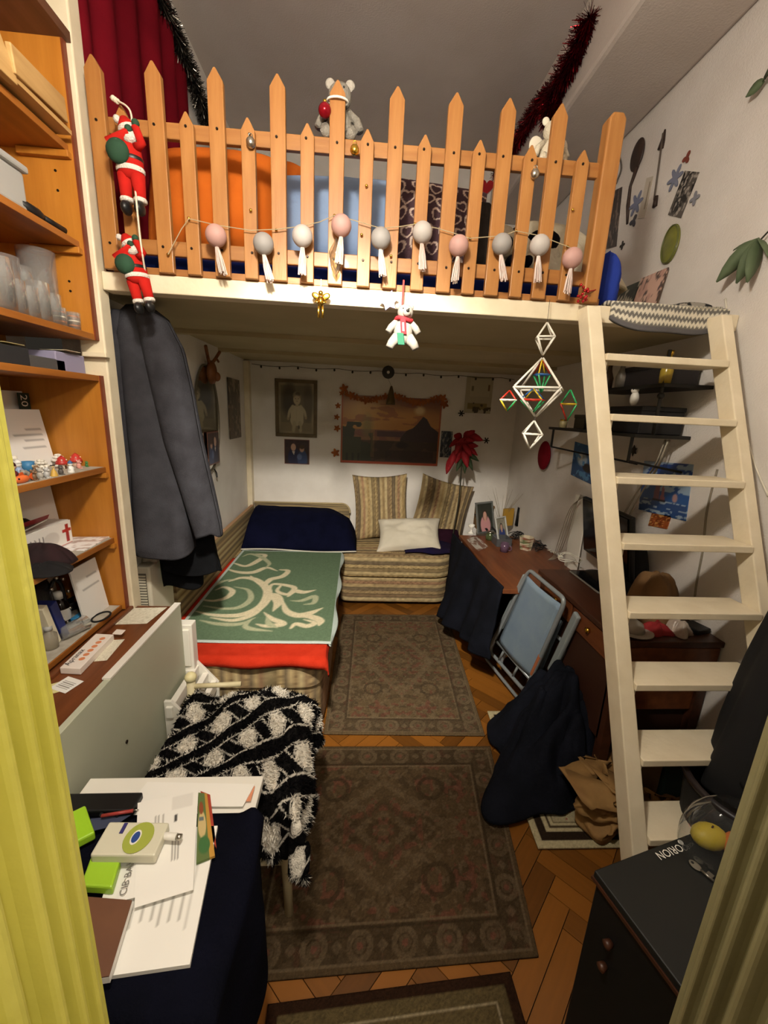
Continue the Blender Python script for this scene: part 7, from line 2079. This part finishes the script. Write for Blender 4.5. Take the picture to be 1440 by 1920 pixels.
wall_sheet('couple_photo', ((533, 823), (580, 871)), couple, 'small colour photo of two people below the child portrait')
# sunset poster with orange garland
pw = thing('sunset_poster', 'large sunset landscape poster with orange border on the back wall', 'poster', (.30, YW, 1.13))
X0, X1, ZZ0, ZZ1 = -.158, .757, 1.128, 1.738
def sunset(p):
    X, Y = p.X, p.Y
    sky = np.clip((Y - .45) / .55, 0, 1)[..., None]
    p.c = raw('#d79a4c') * (1 - sky) + raw('#7a4a34') * sky
    p.ell(.25, .80, .22, .25, '#e9c27a', 1.2, a=.7); p.ell(.60, .72, .30, .12, '#e3a85a', 1.2, a=.7); p.ell(.78, .82, .05, .06, '#f0d9a0', .8, a=.8)
    p.mix((fbm(X * 5, Y * 9, 3) > .6) * .45, '#8a4a38')
    p.rect(.0, 1, .36, .52, '#6a4a54', a=.6); p.rect(.36, .75, .42, .50, '#4a3440', a=.8)
    p.poly([(.60, .40), (.66, .52), (.72, .56), (.76, .62), (.82, .74), (.86, .70), (.90, .60), (1.0, .50), (1.0, .30), (.6, .34)], '#3a2a2c')
    p.rect(0, 1, 0, .36, '#4d3a2e'); p.mix((Y < .36) * (fbm(X * 7, Y * 7, 5) > .55) * .7, '#33261f'); p.rect(.45, .95, .05, .22, '#2e201c', a=.6)
    p.ell(.62, .30, .06, .05, '#1f1614', .5)
    # trees left
    p.mix((X < .32) * (Y < .62) * (fbm(X * 12 + 1, Y * 8, 7) > .42 + .5 * (Y - .3)) * .9, '#2c3324'); p.mix((X < .20) * (Y < .40), '#3b3f2a')
    p.ell(.26, .55, .05, .16, '#8a8a5a', 1.0, a=.6); p.rect(.30, .34, .10, .7, '#c9a868', a=.25)
    for k in range(3): p.rect(.05 + k * .06, .075 + k * .06, .02, .16, '#1f2418')
    p.rect(0, 1, 0, .035, '#a8482c'); p.rect(0, .015, 0, 1, '#a8562c'); p.rect(.985, 1, 0, 1, '#a8562c')
sheet('print', (X0, YW, ZZ0), (X1 - X0, 0, 0), (0, 0, ZZ1 - ZZ0), 220, 150, M_VG, pw, sunset, thick=.004)
og = thing('orange_leaf_garland', 'garland of orange paper leaves along the top of the sunset poster', 'garland', (.3, YW - .02, ZZ1))
M_OL = mat('orange_leaf', '#b06428', .8, '#8a4a20', 14)
rr = random.Random(4)
LG = [(X0 + (X1 - X0) * t + .0, ZZ1 + .01 - .05 * math.sin(t * math.pi * 2) ** 2) for t in np.linspace(0, 1, 22)] + [(X0 - .03, ZZ1 - .10), (X0 - .04, ZZ1 - .20), (X0 - .035, ZZ1 - .30), (X0 - .045, ZZ1 - .52), (X1 + .02, ZZ1 - .04), (X0 + .02, ZZ1 + .05)]
for x, z in LG:
    a = rr.uniform(0, 6.28); s = rr.uniform(.018, .034)
    MB().prism([(s * (1 + .35 * math.cos(5 * q)) * math.cos(q + a), s * (1 + .35 * math.cos(5 * q)) * math.sin(q + a)) for q in np.linspace(0, 6.2832, 21)[:-1]], (x, YW - .006 - rr.uniform(0, .012), z), (1, 0, 0), (0, 0, 1), (0, -.002, 0)).build('paper_leaf', M_OL, og)
MB().tube([(x, YW - .006, z) for x, z in LG[:22]], .0015, 5).build('string', M_OL, og)
# disc and bell drop hanging from the loft ceiling
dc = thing('hanging_disc', 'dark round disc with a bell drop hanging before the back wall', 'ornament', at(730, 760, Y=3.55))
c = at(728, 698, Y=3.55)
MB().lathe([(.012, 0), (.052, 0), (.052, .003), (.012, .003)], c, 26, (0, -1, 0), cap=False).build('disc', mat('dark_disc', '#33302a', .25, metal=.5), dc, smooth=False)
MB().lathe([(0, 0), (.012, 0), (.012, .002), (0, .002)], c + Vector((0, -.001, 0)), 16, (0, -1, 0)).build('disc_centre', M_METAL, dc)
b1 = at(733, 745, Y=3.55)
MB().lathe([(.040, -.06), (.036, -.03), (.020, .05), (.008, .09), (0, .095)], b1, 18).build('bell_drop', mat('aged_bronze', '#6b5a3c', .4, metal=.7), dc, smooth=True)
MB().tube([c + Vector((0, 0, .05)), Vector((c.x, c.y, 1.985))], .001, 5).build('thread', M_BLACK, dc)
MB().tube([c - Vector((0, 0, .05)), b1 + Vector((0, 0, .09))], .001, 5).build('thread', M_BLACK, dc)
# calendar at right of back wall
def calen(p):
    p.c[:] = raw('#b3a98e'); p.rect(.15, .9, .45, .95, '#bdb498'); p.rect(.2, .3, .6, .75, '#7a6f58'); p.rect(.82, .9, .62, .8, '#7a5a3a')
    p.rect(.10, .85, .10, .28, '#8a7a4a'); p.mix((fbm(p.X * 9, p.Y * 9, 4) > .55) * (p.Y < .3) * (p.X > .3), '#4a4028')
wall_sheet('wall_calendar', ((876, 705), (919, 776)), calen, 'pale wall calendar with a small picture near the right corner', 'calendar', th=.003)
wall_sheet('blue_photo', ((828, 808), (845, 858)), scen('#3a4450', '#2a323c', '#8a8a86', 5), 'dark bluish photo half hidden behind the red flower', n=(20, 30))
for x, y, lb in ((865, 775, 'dark felt snowflake above the red flower'), (912, 826, 'dark felt snowflake right of the red flower')):
    c = at(x, y, Y=YB - .004)
    b = MB()
    for k in range(3):
        a = k * math.pi / 3
        d = Vector((math.cos(a), 0, math.sin(a))) * .03
        b.bar(c - d, c + d, .010, .003, up=(0, 1, 0))
    lone(b, 'felt_snowflake', mat('dark_felt', '#3f3a30', .9), lb, 'ornament')
# artificial poinsettia
fl_ = thing('red_poinsettia', 'artificial red poinsettia on a tall stem between sofa and desk', 'artificial flower', at(862, 1000, Y=3.45))
top_ = at(868, 832, Y=3.45)
bt_ = Vector((top_.x - .02, 3.45, .47))
MB().tube(catmull([bt_, bt_.lerp(top_, .5) + Vector((.02, 0, 0)), top_], 8), .006, 8).build('stem', mat('dark_stem', '#2c2a1c', .7), fl_, smooth=True)
rr = random.Random(6)
M_PT, M_LF = mat('poinsettia_red', '#a0121e', .7, '#86101a', 10), mat('dark_leaf', '#3a4a2c', .7, '#303e24', 10)
def petal(c, d, L_, w, m, nm, par):
    d = d.normalized(); s = d.cross(Vector((0, -1, .2))).normalized(); n = d.cross(s)
    pts = []
    B_ = MB()
    rows = 5
    for i in range(rows + 1):
        t = i / rows
        ww = w * math.sin(math.pi * min(1, t * .9 + .08)) ** .8
        q = c + d * L_ * t + Vector((0, 0, -.35 * L_ * t * t))
        pts += [q - s * ww / 2 + n * .004, q - n * .004 * math.sin(math.pi * t), q + s * ww / 2 + n * .004]
    B_.add(pts, [(i * 3 + j, i * 3 + j + 1, i * 3 + j + 4, i * 3 + j + 3) for i in range(rows) for j in range(2)])
    o = B_.build(nm, m, par, smooth=True, fix=False)
    md = o.modifiers.new('solid', 'SOLIDIFY'); md.thickness = .0015
for i in range(20):
    a = rr.uniform(0, 6.28); e = rr.uniform(-.5, .6)
    petal(top_ + Vector((rr.uniform(-.03, .03), rr.uniform(-.03, .02), rr.uniform(-.04, .06))), Vector((math.cos(a), -.5 + rr.uniform(-.3, .3), math.sin(a) * .9 + e * .4)), rr.uniform(.10, .16), rr.uniform(.05, .075), M_PT, 'petal', fl_)
for i in range(4):
    petal(top_ + Vector((-.06 - .01 * i, -.03, -.05 - .02 * i)), Vector((-.35, -.3, -.8)), .12, .06, M_PT, 'petal', fl_)
for i, (dx, dz) in enumerate(((.5, -.6), (-.4, -.7), (.9, -.1), (.1, -.9))):
    petal(top_ + Vector((.02, 0, -.08)), Vector((dx, -.2, dz)), .13, .05, M_LF, 'leaf', fl_)
# dark garland along the top of the walls
gv = thing('cornice_garland', 'thin dark string garland along the top of the back wall', 'garland', (.2, YB - .02, 1.96))
gp = [(XL + .06 + (XR - XL - .12) * t, YB - .012, 1.955 - .012 * abs(math.sin(t * 20))) for t in np.linspace(0, 1, 60)]
MB().tube(gp, .0022, 5).build('string', mat('dark_string', '#3a3322', .8), gv)
for i in range(2, 60, 4):
    MB().ell(Vector(gp[i]) - Vector((0, .002, .012)), (.009, .004, .012), n=8, m=6).build('bead', mat('dark_string', '#3a3322'), gv, smooth=True)

# ------------------------------------------------------------------ left wall under the loft
om = thing('oval_mirror', 'oval wall mirror with thin frame on the left wall under the loft', 'mirror', (XL + .01, 2.84, 1.18))
cy_, cz_, ry_, rz_ = 2.80, 1.50, .21, .34
ring = [(XL + .012, cy_ + ry_ * math.cos(a), cz_ + rz_ * math.sin(a)) for a in np.linspace(0, 6.2832, 49)[:-1]]
MB().prism([(p[1], p[2]) for p in ring], (XL + .004, 0, 0), (0, 1, 0), (0, 0, 1), (.006, 0, 0)).build('glass', mat('mirror_glass', '#cfcfc8', .03, metal=1.0), om)
MB().tube(ring, .007, 8, closed=True).build('frame', mat('mirror_frame', '#6f6858', .4, metal=.5), om, smooth=True)
for k in (-1, 1):
    MB().tube(catmull([(XL + .012, cy_ + k * .06, cz_ - rz_ * .98), (XL + .022, cy_ + k * .075, cz_ - rz_ * 1.07), (XL + .026, cy_ + k * .07, cz_ - rz_ * 1.16)], 6), .005, 8).build('hook', M_BLACK, om, smooth=True)
def left_sheet(name, y0, y1, z0, z1, draw, label, th=.006, off=.006, cat='picture'):
    return sheet(name, (XL + off, y1, z0), (0, y0 - y1, 0), (0, 0, z1 - z0), 30, 40, M_VG, draw=draw, thick=th, label=label, cat=cat)
left_sheet('narrow_picture', 3.26, 3.56, 1.34, 1.80, scen('#5c4a38', '#44372a', '#8a7860', 3), 'narrow dark framed picture beside the corner strip on the left wall')
left_sheet('mirror_photo', 2.74, 2.96, 1.20, 1.42, couple, 'colour photo tucked into the bottom of the oval mirror', .002, .020, 'photo')
# antlered mask
am = thing('wooden_mask', 'orange-brown carved wooden mask with antlers above the mirror', 'mask', (XL + .03, 2.86, 1.72))
M_MK = mat('mask_wood', '#8a5428', .6, '#6d3f1e', 12)
MB().ell((XL + .035, 2.85, 1.80), (.03, .055, .075)).build('face', M_MK, am, smooth=True)
MB().ell((XL + .065, 2.85, 1.775), (.025, .018, .03)).build('muzzle', M_MK, am, smooth=True)
for k in (-1, 1):
    MB().tube(catmull([(XL + .03, 2.85 + k * .03, 1.86), (XL + .04, 2.85 + k * .08, 1.90), (XL + .05, 2.85 + k * .13, 1.945)], 5), .010, 8).build('antler', M_MK, am, smooth=True)
    MB().tube([(XL + .04, 2.85 + k * .08, 1.90), (XL + .05, 2.85 + k * .10, 1.875)], .007, 8).build('antler_tine', M_MK, am, smooth=True)

# ------------------------------------------------------------------ right wall above the loft
XW = XR - .004
def rw(x, y): return at(x, y, X=XW)
def right_sheet(name, pts, draw, label, n=(30, 40), th=.003, cat='picture', m=M_VG):
    a, b, c = [rw(*p) for p in pts]      # bottom-left, bottom-right, top-left
    return sheet(name, a, b - a, c - a, n[0], n[1], m, draw=draw, thick=th, label=label, cat=cat)
sp = thing('wooden_spoon', 'dark carved wooden spoon hung on the right wall above the loft', 'spoon', rw(1180, 420))
M_SP = mat('dark_carved_wood', '#3c2a22', .5, '#2c1f1a', 20)
a, b = rw(1199, 265), rw(1196, 316); cc = (a + b) / 2
MB().ell(cc + Vector((-.008, 0, 0)), (.012, .055, abs(a.z - b.z) / 2 + .005), n=18, m=12).build('bowl', M_SP, sp, smooth=True)
MB().tube([b + Vector((-.006, 0, .01)), rw(1182, 350), rw(1178, 385), rw(1176, 420)], [.010, .008, .011, .006], 10).build('handle', M_SP, sp, smooth=True)
ar = thing('wall_arrow', 'thin metal ornament rod with tassel head hung on the right wall', 'ornament', rw(1230, 385))
MB().tube([rw(1246, 250) + Vector((-.008, 0, 0)), rw(1229, 375) + Vector((-.008, 0, 0))], .004, 8).build('rod', mat('grey_rod', '#5a5048', .5), ar, smooth=True)
MB().tube([rw(1247, 243), rw(1243, 265), rw(1239, 280)], [.004, .012, .016], 10).build('tassel_head', M_SP, ar, smooth=True)
MB().tube([rw(1231, 368), rw(1228, 388)], [.010, .013], 10).build('weight', M_SP, ar, smooth=True)
def flake(x, y, r, col, lb, n=6):
    c = rw(x, y)
    lone(MB().prism([(r * (1 + .45 * math.cos(n * q)) * math.cos(q), r * (1 + .45 * math.cos(n * q)) * math.sin(q)) for q in np.linspace(0, 6.2832, 49)[:-1]], c, (0, 1, 0), (0, 0, 1), (-.003, 0, 0)), 'wall_flower', mat('sticker_' + col, col, .7), lb, 'ornament')
flake(1266, 334, .036, '#7b7f92', 'grey-blue flower sticker beside the black and white photo')
flake(1193, 382, .040, '#767c94', 'grey-blue flower sticker below the wooden spoon')
flake(1303, 372, .020, '#888890', 'small grey sticker right of the black and white photo', 4)
flake(1288, 296, .018, '#7a3a2c', 'small red-brown leaf sticker above the black and white photo', 3)
flake(1167, 460, .016, '#3a3632', 'tiny dark sticker behind the end post', 4)
flake(1188, 415, .022, '#4a4a52', 'dark grey sticker at the foot of the spoon', 3)
right_sheet('art_photo', [(1252, 403), (1276, 409), (1284, 320)], scen('#57514c', '#1f1c1a', '#a39b92', 7), 'tilted black and white photo on the right wall above the loft')
right_sheet('white_scroll', [(1196, 410), (1208, 408), (1212, 334)], lambda p: (p.mix(1 + 0 * p.X, '#c2b8a8'), p.rect(.6, .8, .2, .9, '#8a7a66')) and None, 'narrow white paper strip between spoon and rod')
go = thing('green_dish', 'oval olive green decorative dish hung on the right wall', 'dish', rw(1259, 487))
c = rw(1259, 458)
MB().ell(c + Vector((-.004, 0, 0)), (.012, .055, .083), n=24, m=14).build('dish_body', mat('olive_glaze', '#7a7a34', .25, '#5f6428', 14), go, smooth=True)
MB().tube([c + Vector((-.010, .050 * math.cos(a), .078 * math.sin(a))) for a in np.linspace(0, 6.2832, 33)[:-1]], .004, 8, closed=True).build('rim', mat('olive_rim', '#5a5e2c', .3), go, smooth=True)
right_sheet('dark_poster', [(1127, 470), (1155, 462), (1137, 365)], scen('#3a3230', '#1f1b1c', '#7a6a62', 9), 'dark photo poster on the wall behind the end post')
def leaf_plant(x, y, lb, dirs):
    c = rw(x, y)
    t = thing('wall_vine', lb, 'artificial plant', c)
    for d in dirs:
        petal(c + Vector((-.02, 0, 0)), Vector((-.25, d[0], d[1])), d[2], d[3], mat('sage_leaf', '#5c6a4c', .7, '#4e5c40', 10), 'leaf', t)
    MB().tube([c + Vector((-.02, 0, 0)), c + Vector((-.01, -.12, .10))], .003, 6).build('vine_stem', mat('dark_stem', '#2c2a1c'), t)
leaf_plant(1436, 450, 'green artificial leaves on the right wall above the ladder', ((.35, -.3, .13, .06), (.15, -.75, .11, .06), (.8, .25, .09, .035), (-.2, -.7, .12, .06), (-.6, -.3, .12, .06)))
leaf_plant(1443, 150, 'single dark green artificial leaf high on the right wall', ((.4, -.1, .05, .04), (-.6, .2, .1, .05)))

# ------------------------------------------------------------------ right wall under the loft
def rsheet(name, pts, draw, lb, n=(50, 50), m=M_VG, X=None):
    a, b, c = [at(*p, X=X or XW) for p in pts]
    return sheet(name, a, b - a, c - a, n[0], n[1], m, draw=draw, thick=.006, label=lb, cat='painting')
def sea(sd):
    def f(p):
        p.c = raw('#2c5f9a') * (1 - p.Y[..., None]) + raw('#1f3f86') * p.Y[..., None]
        p.mix((p.Y > .45) * (fbm(p.X * 4, p.Y * 6, sd) > .55) * .8, '#a9bccb')
        p.rect(0, 1, 0, .28, '#2a4a80'); p.mix((p.Y < .28) * (fbm(p.X * 8, p.Y * 22, sd + 1) > .6), '#9fb2c4')
        p.poly([(.30, .28), (.42, .28), (.44, .75), (.36, .78)], '#7a4a5a'); p.poly([(.45, .28), (.55, .28), (.50, .68)], '#8f5a64'); p.rect(.28, .58, .24, .30, '#2a2028')
        p.ell(.75, .36, .05, .08, '#b08a8a', .4)
    return f
rsheet('ship_painting', [(1197, 955), (1285, 977), (1208, 864)], sea(3), 'blue sailing ship painting on the right wall behind the ladder')
def teaset(p):
    p.c = raw('#1f4a7a') * (1 - p.Y[..., None]) + raw('#2c5f96') * p.Y[..., None]
    p.ell(.42, .58, .22, .20, '#9fb0bc', .4); p.ell(.35, .62, .08, .10, '#d8dcd8', .5); p.ell(.68, .38, .20, .12, '#2a2420', .3); p.mix((fbm(p.X * 6, p.Y * 6, 4) > .62), '#4f86b4')
rsheet('blue_painting', [(1070, 890), (1112, 910), (1078, 828)], teaset, 'small blue still life painting on the right wall left of the ladder')
rsheet('amber_print', [(1215, 985), (1250, 992), (1222, 962)], scen('#a8582c', '#7a3a1c', '#d8a05a', 3), 'small amber print below the ship painting', n=(20, 20))
lone(MB().ell(at(1020, 854, X=XR - .03), (.02, .10, .11), n=20, m=12), 'red_felt_heart', mat('red_felt', '#7a1420', .95, '#6d101a', 14, spec=.1), 'round dark red felt cushion hung on the right wall', 'ornament', smooth=True)
flake(1268 - 0, 735, .001, '#4a4238', 'tiny dark speck', 4) if False else None
c = rw(1188, 845)
lone(MB().prism(star_poly(.03, .016, 6), c, (0, 1, 0), (0, 0, 1), (-.003, 0, 0)), 'felt_snowflake', mat('dark_felt', '#3f3a30'), 'dark felt snowflake below the wall rack', 'ornament')
# black metal wall rack with two shelves
rk3 = thing('black_wall_rack', 'black metal wall rack with two shelves under the loft on the right wall', 'wall shelf', (1.33, 2.1, 1.40))
RX0, RX1 = 1.20, XR - .004
M_RK = mat('black_steel', '#15130f', .5)
MB().box(RX0, RX1, 1.72, 2.55, 1.545, 1.56).build('lower_shelf', M_RK, rk3, bevel=.002)
MB().box(RX0 + .04, RX1, 1.66, 2.25, 1.755, 1.77).build('upper_shelf', M_RK, rk3, bevel=.002)
for y in (1.75, 2.05, 2.50):
    br = MB().bar((RX0 + .01, y, 1.55), (RX0 + .01, y, 1.44), .010).bar((RX0 + .01, y, 1.44), (RX1, y - .02, 1.40), .010)
    br.build('bracket', M_RK, rk3)
for y in (1.68, 2.22):
    MB().tube([(RX0 + .05, y, 1.56), (RX0 + .05, y, 1.90)], .007, 8).build('upright', M_RK, rk3, smooth=True)
    MB().ell((RX0 + .05, y, 1.72), .014).build('joint', M_RK, rk3, smooth=True)
def rbox(x0, x1, y0, y1, z0, z1, col, lb, name='storage_box', cat='box', rough=.5):
    t = thing(name, lb, cat, ((x0 + x1) / 2, (y0 + y1) / 2, z0))
    m = mat('rackbox_' + col, col, rough)
    MB().box(x0, x1, y0, y1, z0, z1 - .02).build('carton', m, t, bevel=.003)
    MB().box(x0 - .003, x1 + .003, y0 - .003, y1 + .003, z1 - .02, z1).build('lid', m, t, bevel=.003)
rbox(1.23, 1.43, 1.75, 1.98, 1.561, 1.68, '#141416', 'wide black box on the lower shelf of the wall rack')
rbox(1.27, 1.43, 1.72, 1.98, 1.771, 1.86, '#201c1c', 'dark box on the upper shelf of the wall rack')
rbox(1.28, 1.43, 2.24, 2.40, 1.561, 1.64, '#2a2418', 'brown black carton at the far end of the wall rack')
# straw hat on the lower shelf
ht2 = thing('straw_basket', 'round straw basket with lid on the lower shelf of the wall rack', 'basket', (1.30, 2.10, 1.561))
MB().lathe([(0, 0), (.07, 0), (.085, .07), (.08, .07), (.065, .008), (0, .008)], (1.30, 2.10, 1.561), 24, cap=False).build('basket', mat('glass_brown', '#4a3a26', .4), ht2, smooth=True)
MB().lathe([(.095, .070), (.09, .085), (.05, .11), (0, .118)], (1.30, 2.10, 1.561), 24).build('lid', mat('straw', '#9a7444', .85, '#83602f', 30), ht2, smooth=True)
for i, (y, z, col, lb) in enumerate(((1.70, 1.771, '#b59a3a', 'yellow glass bottle on the upper shelf of the wall rack'), (1.76, 1.771, '#8f8a80', 'grey glass bottle beside the yellow one'), (2.10, 1.771, '#6a5a52', 'brown vase on the upper shelf of the wall rack'))):
    p = (1.265, y, z)
    if i == 1: p = (1.262, 1.99, z)
    if i == 0: p = (1.262, 1.69, z)
    t = thing('rack_bottle', lb, 'bottle', p)
    MB().lathe([(0, 0), (.022, 0), (.024, .05), (.012, .085), (.010, .11)], p, 18).build('body', mat('rackglass_' + col, col, .2, trans=.3), t, smooth=True)
    MB().lathe([(.013, .11), (.013, .128), (0, .13)], p, 14).build('cap', M_GOLD, t, smooth=True)
ow = thing('owl_figurine', 'small white owl figurine sitting on the black box of the wall rack', 'figurine', (1.26, 1.86, 1.681))
MB().ell((1.26, 1.86, 1.715), (.018, .020, .034)).build('body', M_WHITE, ow, smooth=True)
oh = MB().ell((1.256, 1.86, 1.752), (.016, .018, .016)).build('head', M_WHITE, ow, smooth=True)
for k in (-1, 1):
    MB().ell((1.243, 1.86 + k * .007, 1.754), .003, n=8, m=5).build('eye', M_BLACK, oh, smooth=True)
for i, (y, lb) in enumerate(((2.44, 'small pale jar at the far end of the lower rack shelf'), (2.02, 'short glass jar on the lower rack shelf beside the straw basket'))):
    p = (1.235, y if i == 0 else 1.995, 1.561)
    t = thing('glass_jar', lb, 'jar', p)
    MB().lathe([(0, 0), (.022, 0), (.022, .035), (.018, .04)], p, 16).build('body', mat('pale_jar', '#a89a70', .25), t, smooth=True)
    MB().lathe([(.02, .04), (.02, .048), (0, .049)], p, 16).build('lid', M_GOLD, t, smooth=True)
# clear tubes / cables hanging from rack to bureau
hc = thing('hanging_cables', 'bundle of pale cables hanging from the wall rack', 'cable', (1.36, 1.80, 1.0))
for k in range(5):
    x = 1.37 + .008 * (k % 3)
    MB().tube(catmull([(x, 1.74 + .006 * k, 1.54), (x - .01, 1.76 + .006 * k, 1.42), (x, 1.84 + .01 * k, 1.28), (x, 1.90 + .015 * k, 1.12), (x + .01, 1.96 + .012 * k, .98)], 6), .0035, 6).build('cable', mat('clear_cable', '#b3aa98', .25, trans=.2), hc, smooth=True)
# cable running down the right wall by the ladder
lone(MB().tube(catmull([rw(1360, 560), rw(1368, 640), rw(1374, 700), rw(1395, 800), rw(1415, 870), rw(1440, 930)], 8), .004, 6), 'wall_wire', mat('white_cable', '#d8d2c2'), 'pale wire running down the right wall beside the ladder', 'cable', smooth=True)
lone(MB().tube(catmull([rw(1345, 880), rw(1325, 960), rw(1318, 1030), rw(1305, 1100), rw(1300, 1160)], 8), .004, 6), 'wall_wire', mat('grey_wire', '#8b8170'), 'grey wire hanging on the wall behind the middle treads', 'cable', smooth=True)
